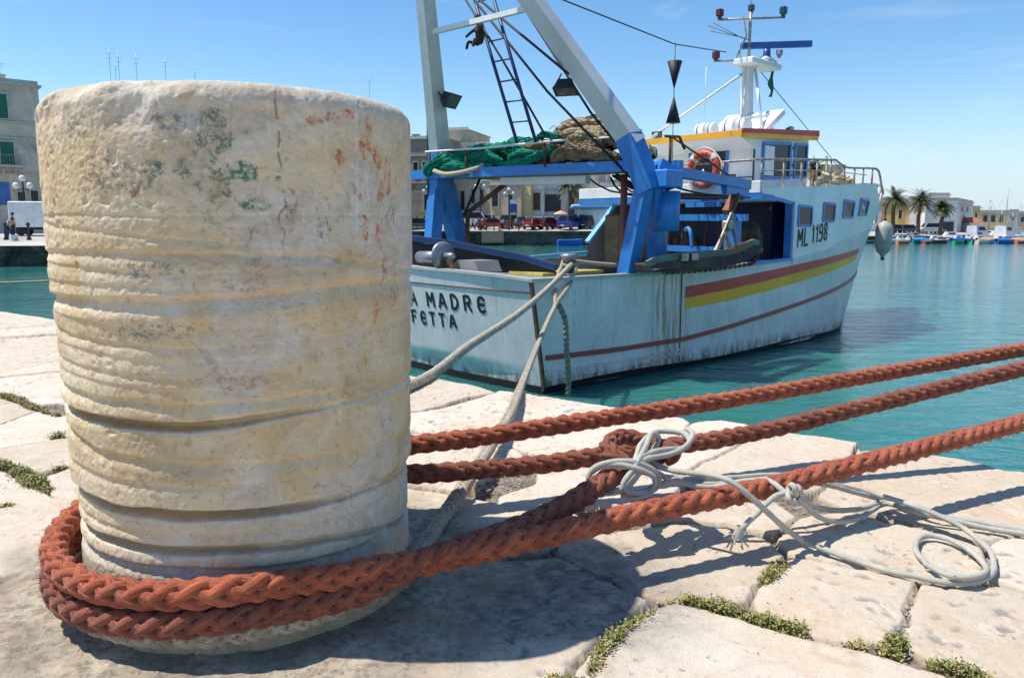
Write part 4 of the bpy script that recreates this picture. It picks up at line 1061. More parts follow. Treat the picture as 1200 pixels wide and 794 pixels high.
def letters(word, place, h, cw, gap, th, name):
    """place(s, t): distance along and height -> point on the surface"""
    m = MB(); s0 = 0
    for ch in word:
        for st in GL[ch]:
            for (x0, y0), (x1, y1) in zip(st[:-1], st[1:]):
                dx, dy = (x1-x0)*cw, (y1-y0)*h/1.6; L = math.hypot(dx, dy); nx, ny = -dy/L*th/2, dx/L*th/2; ex, ey = dx/L*th*.25, dy/L*th*.25
                a = (s0+x0*cw-ex, y0*h/1.6-ey); b = (s0+x1*cw+ex, y1*h/1.6+ey)
                m.quad(place(a[0]-nx, a[1]-ny), place(b[0]-nx, b[1]-ny), place(b[0]+nx, b[1]+ny), place(a[0]+nx, a[1]+ny))
        s0 += cw*(.25 if ch == ' ' else (.75 if ch == '1' else 1))+gap
    return m.build(name, M_BLK, BOAT)
def on_transom(v0, Z0):
    def f(s, t_):
        v = v0+s; Z = Z0+t_; return bc(tr(Z, v)-.007, v, Z)
    return f
letters('LA MADRE', on_transom(-.98, 1.19), .235, .175, .145, .052, 'painted_name')
letters('MOLFETTA', on_transom(-1.48, .87), .205, .155, .11, .048, 'painted_name')
def on_side(u0, Z0, sl):
    def f(s, t_):
        u = u0+s; Z = Z0+t_+sl*s; return side_pt(u, Z, .009)
    return f
letters('ML', on_side(7.50, 2.10, .10), .36, .20, .09, .05, 'painted_number')
letters('1198', on_side(8.10, 2.17, .10), .36, .19, .035, .05, 'painted_number')
# ------------------------------------------------------------------ wheelhouse on the upper deck
WH = MB()
def whbox(mb, u0, u1, v0, v1, z0, z1): mb.box(bc((u0+u1)/2, (v0+v1)/2, (z0+z1)/2), (u1-u0, abs(v1-v0), z1-z0))
WH.add([bc(7.4, 1.4, 3.3), bc(9.75, 1.4, 3.45), bc(9.75, -1.4, 3.45), bc(7.4, -1.4, 3.3), bc(7.4, 1.4, 4.42), bc(9.75, 1.4, 4.60), bc(9.75, -1.4, 4.60), bc(7.4, -1.4, 4.42)],
       [(0,1,5,4), (2,3,7,6), (3,0,4,7), (1,2,6,5)])
WHO = WH.build('wheelhouse', M_WHT, BOAT)
rf = MB()
rz_ = lambda u: 4.42+(u-6.65)*.06
P8 = [bc(6.6, 1.5, rz_(6.6)), bc(9.95, 1.5, rz_(9.95)), bc(9.95, -1.5, rz_(9.95)), bc(6.6, -1.5, rz_(6.6))]
rf.add([p+Vector((0, 0, 0)) for p in P8]+[p+Vector((0, 0, .06)) for p in P8], [(3,2,1,0), (4,5,6,7)])
rf.add([bc(6.62, 1.44, rz_(6.6)-.002), bc(7.4, 1.40, 4.20), bc(7.4, -1.40, 4.20), bc(6.62, -1.44, rz_(6.6)-.002)], [(0,1,2,3)]); 
rf.add([bc(6.62, 1.45, rz_(6.6)), bc(7.42, 1.405, 4.15), bc(7.42, 1.405, 4.44)], [(0,1,2)]); 
roof = rf.build('roof', M_WHT, BOAT)
e_ = MB(); e_.beam(bc(6.58, -1.53, rz_(6.6)+.04), bc(6.58, 1.53, rz_(6.6)+.04), .04, .125); e_.beam(bc(6.6, 1.52, rz_(6.6)-.0), bc(9.95, 1.52, rz_(9.95)-.02), .04, .10); e_.beam(bc(6.6, -1.52, rz_(6.6)-.0), bc(9.95, -1.52, rz_(9.95)-.02), .04, .10)
e_.build('roof_edge', M_ORY, roof)
e_ = MB(); e_.beam(bc(6.6, 1.525, rz_(6.6)+.09), bc(9.97, 1.525, rz_(9.95)+.09), .05, .09, h1=.13); e_.beam(bc(9.97, 1.525, rz_(9.95)+.07), bc(9.97, -1.525, rz_(9.95)+.07), .05, .13); e_.build('roof_edge', M_RED, roof)
def framed(name, quad, w, outn, mat=M_BLUE, pane=M_GLASS, parent=None, white=None):
    a, b, c_, d = quad; f = MB()
    for p, q in ((a, b), (b, c_), (c_, d), (d, a)): f.beam(p, q, w, w, up=outn)
    o = f.build(name, mat, parent or BOAT)
    p = MB(); p.quad(*[v+Vector(outn)*.004 for v in (a, b, c_, d)]); p.build('pane', pane, o); return o
sY = Vector((0, -1, 0)); aX = Vector((-1, 0, 0))
framed('wheelhouse_door', [bc(7.66, 1.41, 3.58), bc(8.86, 1.41, 3.64), bc(8.86, 1.41, 4.40), bc(7.66, 1.41, 4.33)], .065, sY)
mb = MB(); mb.box(bc(7.93, 1.422, 3.97), (.40, .02, .64)); mb.build('door_panel', M_WHT, BOAT)
framed('wheelhouse_window', [bc(9.08, 1.41, 3.66), bc(9.66, 1.41, 3.69), bc(9.66, 1.41, 4.43), bc(9.08, 1.41, 4.40)], .06, sY)
for z_, c_, nm in ((4.30, (.75, .5, .02), 'yellow'), (4.10, (.02, .15, .6), 'blue'), (3.92, (.75, .5, .02), 'yellow'), (3.74, (.5, .03, .03), 'red')):
    mb = MB(); mb.box(bc(8.97, 1.412, z_), (.085, .008, .12)); o = mb.build('signal_flag_decal', simple('decal_'+nm, c_, .5, .1), BOAT)
    m3 = MB(); m3.box(bc(8.985, 1.418, z_+.01), (.05, .006, .05)); m3.build('flag_mark', M_BLK if nm == 'yellow' else M_WHT, o)
framed('wheelhouse_window', [bc(7.39, -.28, 3.62), bc(7.39, .70, 3.62), bc(7.39, .70, 4.24), bc(7.39, -.28, 4.24)], .06, aX)
mb = MB(); mb.beam(bc(7.375, .70, 4.265), bc(7.375, 1.32, 4.255), .05, .05); mb.build('window_head', M_BLUE, BOAT)
mb = MB(); mb.beam(bc(7.38, .72, 3.60), bc(7.38, 1.37, 3.60), .02, .02); mb.beam(bc(7.38, 1.36, 3.35), bc(7.38, 1.36, 4.3), .03, .02); mb.build('aft_trim', M_DBLUE, BOAT)
# liferafts, roof hatch, mast
def raft(u, v, L, r_, label):
    m = MB(); ax_ = (0, 1, 0)
    prof = [(r_*.80, 0), (r_*.97, .03), (r_, .06), (r_, L/2-.02), (r_*1.05, L/2-.02), (r_*1.05, L/2+.02), (r_, L/2+.02), (r_, L-.06), (r_*.97, L-.03), (r_*.80, L)]
    m.lathe(prof, (0, -L/2, r_), 20, ax_)
    o = m.build('liferaft_canister', M_WHT, None, tuple(boatpt(u, v, rz_(u)+.07)), BTH)
    tag(o, label, 'liferaft', 'liferaft canisters on the cabin roof')
    s = MB()
    for y in (-L*.3, L*.3): s.lathe([(r_*1.015, -.012), (r_*1.03, -.01), (r_*1.03, .01), (r_*1.015, .012)], (0, y, r_), 20, ax_)
    s.build('strap', M_BLK, o)
raft(7.75, -.10, .5, .18, 'smaller white liferaft canister at the left on the cabin roof')
raft(8.05, .50, .62, .21, 'larger white liferaft canister beside the tilted white hatch')
mb = MB()
MM = Matrix.Translation(bc(8.45, .2, 4.60))@Matrix.Rotation(R(-32), 4, 'Y')
def frm(x0, x1, y0, y1, z0, z1):
    c = MM@Vector(((x0+x1)/2, (y0+y1)/2, (z0+z1)/2)); mb.box(c, (x1-x0, y1-y0, z1-z0), rot=MM.to_3x3())
frm(-.1, 1.05, -.80, -.55, .0, .12); frm(-.1, 1.05, .45, .70, .0, .12); frm(-.1, .12, -.55, .45, 0, .12); frm(.88, 1.05, -.55, .45, 0, .12); frm(.12, .88, -.55, .45, .0, .05)
mb.box(bc(9.1, .15, 4.72), (.5, 1.1, .34)); mb.build('roof_hatch', M_WHT, BOAT)
mast = MB()
mast.beam(bc(9.25, 0, 4.6), bc(9.27, 0, 6.35), .26, .30, .19, .22)
mast.beam(bc(9.0, 0, 4.62), bc(9.10, 0, 6.3), .05, .05); mast.beam(bc(9.55, 0, 4.62), bc(9.45, 0, 6.3), .05, .05)
for k in range(6): mast.beam(bc(9.02+.012*k, .0, 4.9+.25*k), bc(9.53-.012*k, 0, 4.9+.25*k), .03, .03)
MAST = mast.build('mast', M_WHT, BOAT)
p_ = MB(); p_.box(bc(9.55, .1, 6.42), (1.35, .55, .16), bevel=.03); p_.box(bc(9.9, .1, 6.56), (.55, .4, .14), bevel=.06); p_.build('mast_platform', M_WHT, BOAT)
p_ = MB(); p_.tube([bc(9.3, 0, 6.4), bc(9.3, 0, 7.62)], .035, 8); p_.tube([bc(8.72, -.53, 7.44), bc(9.91, .56, 7.50)], .025, 8); p_.tube([bc(8.75, .0, 6.50), bc(9.15, 0, 7.05), bc(8.95, 0, 7.45)], .022, 6)
p_.tube([bc(8.66, -.54, 6.48), bc(9.2, 0, 6.50)], .025, 6); p_.tube([bc(9.3, 0, 7.6), bc(9.3, 0, 8.3)], .008, 5)
TOP = p_.build('topmast', M_GALV, BOAT)
def lamp_unit(u, v, Z, c, par, s=.15):
    m = MB(); m.box(bc(u, v, Z), (s, s, s*1.1), bevel=.02); m.box(bc(u, v, Z-s*.75), (s*.5, s*.5, s*.4)); return m.build('navigation_light', simple('nav_'+str(c[0]), c, .3, .1), par)
lamp_unit(8.75, -.50, 7.60, (.10, .012, .02), TOP); lamp_unit(9.88, .53, 7.66, (.01, .06, .06), TOP); lamp_unit(9.32, 0, 7.72, (.05, .05, .05), TOP, .13); lamp_unit(8.68, -.52, 6.62, (.10, .012, .02), TOP); lamp_unit(9.98, .42, 6.72, (.3, .3, .3), TOP, .13)
p_ = MB(); p_.beam(bc(9.95-.62, .35-.58, 6.88), bc(9.95+.62, .35+.58, 6.93), .12, .14); p_.lathe([(.10, 0), (.08, .25)], bc(9.95, .1, 6.62), 12); p_.build('radar_scanner', simple('radar_blue', (.03, .10, .38), .4, .2), BOAT)
p_ = MB()
for dz, L in ((0, 1.4), (.10, 1.2), (-.09, 1.3)): p_.tube([bc(8.85, 0, 6.98), bc(8.85-L, .05, 6.98+dz)], .009, 5)
p_.tube([bc(8.85, 0, 6.98), bc(9.28, 0, 6.98)], .015, 5); p_.tube([bc(8.9, 0, 6.98), bc(8.9, 0, 6.5)], .010, 5); p_.build('tv_aerial', M_STEEL, BOAT)
p_ = MB(); p_.tube([bc(9.15, 0, 6.22), bc(6.7, -.9, 4.55)], .035, 8); p_.tube([bc(9.45, .1, 6.3), bc(8.35, 1.0, 4.6)], .035, 8); p_.tube([bc(7.2, .2, 4.9), bc(7.2, .2, 6.05)], .008, 5); p_.build('mast_stay', M_WHT, BOAT)
p_ = MB(); p_.tube([bc(9.9, 0, 6.3), bc(15.2, 0, 3.9)], .010, 5); p_.build('forestay', M_BLK, BOAT)
fl = MB(); rng = random.Random(3)
V = []
for i in range(9):
    for j in range(4):
        z = 6.35-.62*i/8; V.append(bc(10.12+.05*math.sin(i*1.1+j)+.07*j*(1-abs(i-4)/9), .12+.04*math.cos(i*.9+j*2), z))
fl.add(V, [(i*4+j, i*4+j+1, i*4+j+5, i*4+j+4) for i in range(8) for j in range(3)], True)
o = fl.build('flag', simple('faded_green_cloth', (.03, .12, .07), .8, .5), None, tuple(BC), BTH); tag(o, 'limp faded green flag hanging below the radar on the mast', 'flag')
sm_ = o.modifiers.new('thick', 'SOLIDIFY'); sm_.thickness = .006
# roof floodlights
def flood(u, v, Z, rz, tilt, par, s=.22, name='floodlight'):
    Mx = Matrix.Translation(bc(u, v, Z))@Matrix.Rotation(rz, 4, 'Z')@Matrix.Rotation(tilt, 4, 'Y'); m = MB(); n0 = 0
    m.add([Mx@Vector(p) for p in [(-s*.35, -s*.32, -s*.25), (-s*.35, s*.32, -s*.25), (-s*.35, s*.32, s*.25), (-s*.35, -s*.32, s*.25), (s*.25, -s*.6, -s*.42), (s*.25, s*.6, -s*.42), (s*.25, s*.6, s*.42), (s*.25, -s*.6, s*.42)]],
          [(0,1,2,3), (0,4,5,1), (1,5,6,2), (2,6,7,3), (3,7,4,0), (7,6,5,4)])
    m.beam(Mx@Vector((-s*.1, -s*.6, 0)), Mx@Vector((-s*.8, -s*.3, 0)), s*.1, s*.05); m.beam(Mx@Vector((-s*.1, s*.6, 0)), Mx@Vector((-s*.8, s*.3, 0)), s*.1, s*.05)
    o = m.build(name, M_BLK, par); g_ = MB(); g_.quad(*[Mx@Vector(p) for p in [(s*.256, -s*.5, -s*.34), (s*.256, s*.5, -s*.34), (s*.256, s*.5, s*.34), (s*.256, -s*.5, s*.34)]])
    g_.build('lens', simple('lamp_lens', (.10, .105, .10), .15, .1), o); return o
flood(6.9, -.85, 4.62, R(190), R(5), BOAT, .22); flood(9.3, 1.15, 4.75, R(-80), 0, BOAT, .22)
flood(6.2, 1.55, 3.52, R(200), 0, BOAT, .17)
# railings
def railing(path_top, posts, par=BOAT, r=.024, name='railing', mat=M_GALV):
    m = MB(); m.tube(catmull(path_top, .3), r, 8)
    for a, b in posts: m.tube([a, b], r*.9, 6)
    return m.build(name, mat, par)
rt = [(5.95, 3.83), (6.86, 3.88), (7.6, 3.92), (8.3, 3.96), (8.97, 3.99), (9.2, 4.0), (9.66, 3.88), (10.2, 3.88), (11.0, 3.92), (11.5, 3.94)]
for sd_ in (1, -1):
    vv = lambda u: sd_*(hb(u, decktop(u))-.06)
    railing([bc(u, vv(u), z) for u, z in rt], [(bc(u, vv(u), ip(u, *zip(*rt))), bc(u, vv(u), decktop(u))) for u in (6.0, 6.88, 7.63, 8.33, 8.98, 9.66, 10.25, 10.8, 11.45)])
railing([bc(5.97, 2.3, 3.83), bc(5.97, 0, 3.83), bc(5.97, -2.3, 3.83)], [(bc(5.97, v, 3.83), bc(5.97, v, 3.4)) for v in (1.5, 0, -1.2, -2.25)])
mb = MB()
mb.tube([bc(6.0, 2.30, 3.62), bc(7.6, 2.30, 3.70), bc(9.2, 2.28, 3.76), bc(11.4, 2.1, 3.78)], .012, 5); mb.build('rail_wire', M_GALV, BOAT)
def bowr(u, Z): return [bc(u, sg*max(.05, hb(u, 2.9)-.05), Z) for sg in (1, -1)]
for sg in (1, -1):
    P = [bc(11.5, sg*(hb(11.5, 3.5)-.06), 3.94), bc(12.0, sg*(hb(12, 3.2)-.02), 3.90), bc(13.0, sg*(hb(13, 3.0)-.02), 3.45), bc(13.6, sg*(hb(13.6, 3.0)-.04), 3.42), bc(14.6, sg*(hb(14.6, 3.0)-.05), 3.62), bc(15.6, sg*(hb(15.6, 3.0)-.08), 3.78), bc(16.5, 0, 3.84)]
    pp = [(bc(u, sg*(hb(u, 3.0)-.05), zt_), bc(u, sg*(hb(u, 2.8)-.06), sheer(u))) for u, zt_ in ((13.3, 3.43), (14.0, 3.50), (14.8, 3.66), (15.5, 3.76), (16.1, 3.80))]
    railing(P, pp, name='pulpit', r=.028)
mb = MB(); mb.beam(bc(11.9, .9, 3.2), bc(11.85, .85, 4.35), .05, .05); mb.tube(catmull([bc(11.45+(.38-.004*k)*math.cos(a)+.06*math.sin(k*2.1), 1.25+(.5-.005*k)*math.sin(a*1.0)+.05*math.sin(k*1.3), 3.60+.0045*k+.05*math.sin(k*1.7)) for k, a in enumerate(np.linspace(0, 12*PI, 60))], .1), .035, 6)
o = mb.build('rope_coil', simple('straw_rope', (.55, .45, .28), .9, .3, 20, .5, 90), None, tuple(BC), BTH); tag(o, 'heap of straw coloured rope lying on the foredeck behind the rail', 'rope')
# bow bulwark cap and inner face
mb = cap_rail(12.9, 16.55, 1, .14, .05, 24); m_b = cap_rail(12.9, 16.55, -1, .14, .05, 24); mb.add(m_b.v, m_b.f); mb.build('bow_cap', M_WHT, BOAT)
mb = MB(); deckplate(mb, 12.0, 16.4, 0, 16, .05, zf=lambda u: sheer(u)-.35); mb.build('foredeck', M_GREYP, BOAT)
# ------------------------------------------------------------------ gantry at the stern
gm = M_BLUE
def gpart(name, segs, mat=None):
    m = MB()
    for s in segs: m.beam(*s[:2], *s[2:6], up=s[6] if len(s) > 6 else (0, 1, 0))
    return m.build(name, mat or gm, BOAT)
sa = bc(2.0, 2.62, 3.20); pa = bc(1.55, -2.2, 3.30)
gpart('gantry_leg', [(bc(2.02, 2.22, 1.74), bc(2.00, 2.60, 3.35), .25, .23, .23, .22)]); gpart('gantry_leg', [(bc(2.85, 2.22, 1.74), bc(2.18, 2.60, 3.30), .25, .23, .24, .22)])
gpart('gantry_leg', [(bc(1.32, -2.25, 1.74), bc(1.50, -2.22, 3.55), .26, .24, .24, .24)]); gpart('gantry_leg', [(bc(2.2, -2.25, 1.74), bc(1.62, -2.22, 3.50), .34, .28, .34, .28)])
# platform
gpart('platform_beam', [(bc(1.22, -2.85, 3.56), bc(1.95, 2.50, 3.49), .14, .17, .14, .17, (0, 0, 1))])
gpart('platform_beam', [(bc(3.1, -2.3, 3.62), bc(3.3, 2.35, 3.58), .12, .16, .12, .16, (0, 0, 1))])
mb = MB(); mb.add([bc(1.25, -2.3, 3.47), bc(1.95, 2.35, 3.42), bc(3.3, 2.35, 3.48), bc(3.1, -2.3, 3.52), bc(1.25, -2.3, 3.51), bc(1.95, 2.35, 3.46), bc(3.3, 2.35, 3.52), bc(3.1, -2.3, 3.56)],
       [(3,2,1,0), (4,5,6,7), (0,1,5,4), (1,2,6,5), (2,3,7,6), (3,0,4,7)]); mb.build('platform_floor', simple('weathered_plywood', (.20, .14, .085), .85, .4, 3, .3, 30), BOAT)
mb = MB(); mb.beam(bc(1.75, -.55, 3.36), bc(2.0, 1.35, 3.32), .16, .13); mb.build('lamp_housing', M_WHT, BOAT)
mb = MB()
rl = [bc(1.20, -2.2, 3.98), bc(1.42, -.7, 3.96), bc(1.65, .85, 3.98), bc(1.9, 2.05, 3.97)]
mb.tube(rl[:3]+[bc(1.7, 1.15, 3.98)], .020, 6); mb.tube([bc(1.78, 1.6, 3.97), bc(1.9, 2.05, 3.97)], .018, 6)
each(mb, 'platform_rail', M_WHT, BOAT)
mb = MB()
for u, v in ((1.22, -2.1), (1.36, -1.15), (1.62, .68), (1.87, 1.78)): mb.tube([bc(u, v, 3.55), bc(u, v, 3.97)], .024, 6)
mb.tube([bc(2.6, 2.5, 4.0), bc(3.0, 2.5, 4.02), bc(3.3, 2.4, 3.85)], .024, 6); mb.tube([bc(2.75, 2.5, 4.0), bc(2.75, 2.5, 3.5)], .024, 6)
mb.tube([bc(2.75, 2.52, 4.0), bc(5.2, 2.35, 3.35)], .018, 6)
each(mb, 'rail_post', M_RUST, BOAT)
# posts of the A-frame: blue foot, white above, leaning in and aft
M_GREYW = paint('greyish_post_paint', (.60, .60, .58), (.35, .25, .18), .3)
def post(pts, w0, name):
    m = MB(); m.beam(pts[0], pts[1], w0, w0*1.05, w0*.72, w0*.75, up=(1, 0, 0)); return m.build(name, M_GREYW, BOAT)
s0 = bc(2.0, 2.42, 3.95); s1 = bc(.55, 1.0, 7.3); 
SP0 = bc(1.92, 2.40, 3.82); SP1 = bc(.80, 1.16, 6.07); d_ = SP1-SP0; SPT = SP0+d_*1.6
PP0 = bc(1.50, -2.12, 3.95); PP1 = bc(.50, -1.20, 6.5); dp = PP1-PP0; PPT = PP0+dp*1.35
post([SP0, SPT], .31, 'gantry_post'); post([PP0, PPT], .30, 'gantry_post')
gpart('gantry_knee', [(bc(2.02, 2.66, 3.1), SP0+d_*.06, .30, .32, .32, .34, (1, 0, 0)), (bc(2.2, 2.6, 3.45), bc(2.55, 2.75, 3.25), .3, .3)])
gpart('gantry_knee', [(bc(1.52, -2.22, 3.3), PP0+dp*.02, .33, .33, .34, .34, (1, 0, 0))])
mb = MB(); mb.box(bc(2.28, 2.80, 3.28), (.44, .32, .28), bevel=.02); mb.lathe([(.20, -.55), (.21, .1)], bc(2.55, 2.62, 3.0), 12); mb.build('sheave_box', M_BLUE, BOAT)
mb = MB(); mb.beam(SP0+d_*.955, PP0+dp*.80, .085, .085); mb.build('gantry_crossbar', M_WHT, BOAT)
# arm with pulley reaching forward on the starboard side, and a short one to port
gpart('davit_arm', [(bc(2.5, 2.74, 3.41), bc(5.2, 2.52, 3.30), .20, .15, .16, .17, (0, 0, 1)), (bc(4.3, 2.58, 3.22), bc(5.15, 2.53, 3.16), .12, .22, .12, .12, (0, 0, 1))])
mb = MB(); mb.beam(bc(4.75, 2.55, 3.1), bc(4.45, 2.57, 2.78), .16, .12); mb.build('pulley_block', simple('rusty_orange_steel', (.32, .12, .06), .8, .4, 6, .3, 40), BOAT)
flood(1.22, -1.45, 4.90, R(-75), R(35), BOAT, .34); q_ = SP0+d_*.43; flood(q_.x-.12, -q_.y-.42, q_.z-.03, R(-150), R(68), BOAT, .32)
# wires and ladder
mb = MB()
mb.tube([bc(.55, 1.0, 6.9), bc(1.0, .35, 6.6), bc(1.6, 1.75, 4.35), bc(2.0, 2.55, 3.3)][1:], .022, 5)
mb.tube([bc(.1, .35, 7.2), bc(1.2, 1.4, 5.4)], .022, 5)
mb.tube([bc(.95, -.95, 6.85), bc(1.1, .2, 5.3), bc(1.35, .95, 4.05)], .020, 5)
mb.tube([bc(1.0, -.46, 6.43), bc(1.35, 1.0, 4.75), bc(1.9, 2.35, 3.3)], .022, 5)
mb.tube([bc(1.0, -.34, 6.42), bc(1.0, 1.80, 4.88)], .022, 5)
each(mb, 'hoist_wire', M_BLK, BOAT)
mb = MB()
la, lb = bc(1.2, .42, 3.95), bc(1.2, .88, 3.93); ta, tb = bc(.95, -1.05, 7.4), bc(.95, -.55, 7.4)
ta = bc(1.1, -.62, 6.6); tb = bc(1.1, -.15, 6.6)
mb.tube([la, ta], .03, 6); mb.tube([lb, tb], .03, 6)
for k in range(1, 8): mb.tube([la.lerp(ta, k/7.5), lb.lerp(tb, k/7.5)], .014, 5)
mb.build('ladder', M_DBLUE, BOAT)
mb = MB(); mb.tube([bc(1.38, -2.33, 7.4), bc(1.34, -2.33, 3.0)], .018, 5); mb.build('halyard', simple('green_line', (.02, .10, .05), .8, .2), BOAT)
wire0 = bc(1.05, 1.6, 6.0); wire1 = bc(8.3, 0, 6.55); dm = bc(5.0, .92, 6.05)
mb = MB(); mb.tube([bc(.2, 1.8, 6.0), bc(5.0, .91, 6.08), wire1], .012, 5); mb.build('signal_wire', M_BLK, BOAT)
def cone(label, Z, up_, g=True):
    r_, h_ = .145, .53; m = MB(); m.lathe([(r_, 0), (.004, h_)] if up_ else [(.004, 0), (r_, h_)], (0, 0, 0), 20)
    m.tube([(0, 0, h_), (0, 0, h_+.12)], .008, 5)
    o = m.build('day_shape', M_BLK, None, tuple(boatpt(5.0, .93, Z)), 0); tag(o, label, 'day shape', 'black cone day shapes on the wire')
cone('upper black cone, point down, hanging from the mast wire', 5.22, False); cone('lower black cone, point up, hanging from the mast wire', 4.57, True)
mb = MB(); mb.tube([(0, 0, -1.15), (0, 0, 1.5)], .008, 5); o = mb.build('day_shape_line', M_BLK, None, tuple(boatpt(5.0, .93, 4.6))); tag(o, 'thin dark line threading the two black cones down to the deck', 'line')
# stern roller, bitt, wooden post, winch frame, props
mb = MB(); mb.lathe([(.10, -.62), (.10, .0)], bc(-.28, .14, 2.02), 18, (-.05, -1, .02)); mb.build('stern_roller', M_STEEL, BOAT)
mb = MB(); mb.lathe([(.05, -.03), (.22, -.02), (.24, 0), (.22, .03), (.05, .05)], bc(-.26, .18, 2.04), 22, (-.05, -1, .02)); mb.lathe([(.055, 0), (.055, .26), (.03, .28)], bc(-.26, .2, 2.04), 12, (-.05, -1, .02)); mb.build('roller_flange', M_STEEL, BOAT)
mb = MB(); mb.beam(bc(tr(1.7)-.02, .42, 1.95), bc(tr(1.4)-.03, .80, 1.52), .05, .05); mb.beam(bc(-.3, .25, 1.98), bc(-.3, .25, 1.6), .06, .08); mb.build('roller_bracket', M_RUST, BOAT)
mb = MB(); mb.lathe([(.09, 0), (.09, .28), (.14, .30), (.14, .345), (.09, .36)], bc(1.0, 1.85, 1.73), 18); mb.lathe([(.16, 0), (.16, .03)], bc(1.0, 1.85, 1.745), 18); mb.build('bitt', M_STEEL, BOAT)
mb = MB(); mb.box(bc(3.0, 1.20, 2.25), (.34, .36, .98), bevel=.03); mb.build('wooden_post', simple('weathered_wood', (.24, .17, .10), .85, .4, 4, .5, 30, dirt=(.10, .07, .05), dirt_amt=.4), BOAT)
mb = MB(); mb.lathe([(.26, 0), (.26, .95)], bc(3.75, 1.45, 1.75), 20); mb.build('winch_drum', M_STEEL, BOAT)
mb = MB(); mb.lathe([(.06, 0), (.06, 2.1)], bc(2.3, 1.9, 1.3), 12); mb.build('red_pipe', simple('red_oxide', (.28, .08, .055), .7, .3), BOAT)
fr_ = MB()
U_ = 5.6
for (v0, z0, v1, z1, w_) in ((.2, 2.72, 2.30, 2.70, .13), (-.1, 2.08, 1.65, 2.06, .12), (.28, 2.72, .28, 2.05, .10), (2.0, 2.72, 2.0, 1.75, .24), (.9, 2.97, 1.7, 2.97, .10)):
    fr_.beam(bc(U_, v0, z0), bc(U_, v1, z1), w_, w_)
each(fr_, 'winch_frame', M_BLUE, BOAT)
fr_ = MB()
for v in (.42, .78, 1.0, 1.75): fr_.tube([bc(U_+.06, v, 2.68), bc(U_+.06, v, 2.1)], .035, 8)
each(fr_, 'guide_roller', M_RUST, BOAT)
mb = MB(); mb.tube(catmull([bc(5.5, .95, 2.45), bc(5.45, 1.05, 2.5), bc(5.4, 1.15, 2.4), bc(5.4, 1.2, 2.1)], .05), .04, 8); mb.build('crank_handle', simple('bright_blue', (.03, .22, .55), .5, .2), BOAT)
mb = MB(); rr = random.Random(9)
for k in range(34):
    v = -1.6+3.6*rr.random(); u = 6.2+1.5*rr.random(); z = 1.35+1.0*rr.random()
    mb.lathe([(.10+.15*rr.random(), 0), (.10, .2+.2*rr.random())], bc(u, v, z), 10, (rr.random()-.5, rr.random()-.5, 1))
for k in range(12):
    v = -1.4+2.8*rr.random(); mb.tube([bc(6.3, v, 1.4), bc(6.5, v+.2*rr.random(), 2.9)], .03, 6)
each(mb, 'winch_gear', M_RUST, BOAT)
# frayed wires, hoses and lines hanging under the platform and the deck edge
mb = MB()
for k in range(7):
    v0 = .6+rr.random()*1.6; P = [bc(2.0+rr.random(), v0, 3.4), bc(2.8, v0+.3, 3.2-.2*rr.random()), bc(4.2, v0+.4*rr.random(), 3.05+.1*rr.random()), bc(5.9, v0+.2, 3.1)]
    mb.tube(catmull(P, .2), .015+.012*rr.random(), 5)
mb.tube(catmull([bc(3.4, 2.0, 3.25), bc(4.2, 2.2, 3.12), bc(5.6, 2.35, 3.08)], .2), .02, 5)
mb.tube([bc(2.35, -1.9, 3.5), bc(1.95, -1.95, 2.75)], .03, 6)
each(mb, 'hanging_cable', M_BLK, BOAT)
mb = MB(); mb.tube([bc(2.05, -1.95, 1.7), bc(2.05, -1.95, 2.8), bc(2.4, -.9, 3.5)], .05, 8); mb.build('stanchion', M_RUST, BOAT)
mb = MB(); mb.box(bc(1.4, 1.2, 1.755), (1.5, .8, .05)); mb.build('deck_hatch', simple('yellow_hatch', (.60, .47, .12), .6, .3), BOAT)
# rope from the bitt along the deck
mb = MB(); mb.tube(catmull([bc(1.05, 1.8, 1.98), bc(1.6, 1.75, 1.92), bc(2.3, 1.8, 1.86), bc(2.9, 1.7, 1.84)], .1), .035, 8); o = mb.build('deck_rope', bm_, None, tuple(BC), BTH); tag(o, 'short pale rope running from the stern bitt across the yellow hatch', 'rope')
# ------------------------------------------------------------------ loose gear
def torus(mb, c, R_, r_, M3, n=40, m=14, flat=1.):
    V = []
    for i in range(n):
        a = 2*PI*i/n
        for j in range(m):
            b = 2*PI*j/m; p = Vector(((R_+r_*math.cos(b))*math.cos(a), (R_+r_*math.cos(b))*math.sin(a), r_*math.sin(b)*flat)); V.append(Vector(c)+M3@p)
    mb.add(V, [(i*m+j, ((i+1) % n)*m+j, ((i+1) % n)*m+(j+1) % m, i*m+(j+1) % m) for i in range(n) for j in range(m)], True)
M_LR = simple('lifebuoy_orange', (.62, .085, .035), .5, .2, 4, .1, 30, dirt=(.35, .16, .10), dirt_amt=.3)
LB = thing('lifebuoy', 'orange lifebuoy with white bands hanging on the rail below the cabin window', 'lifebuoy', tuple(boatpt(5.86, 1.11, 3.70)), BTH)
M3 = Matrix.Rotation(R(-90), 3, 'Y')@Matrix.Identity(3)
M3 = Matrix.Rotation(R(90), 3, 'Y')
mb = MB(); torus(mb, (0, 0, 0), .315, .085, M3); mb.build('ring', M_LR, LB)
for q in range(4):
    a0 = q*PI/2+PI/4; mb = MB()
    f = lambda a_, b_: M3@Vector(((.315+.088*math.cos(b_))*math.cos(a_), (.315+.088*math.cos(b_))*math.sin(a_), .088*math.sin(b_)))
    V = [f(a0-.16+.08*i, 2*PI*j/14) for i in range(5) for j in range(14)]
    mb.add(V, [(i*14+j, (i+1)*14+j, (i+1)*14+(j+1) % 14, i*14+(j+1) % 14) for i in range(4) for j in range(14)], True)
    mb.build('band', simple('lifebuoy_band', (.62, .60, .56), .6, .1), LB)
mb = MB()
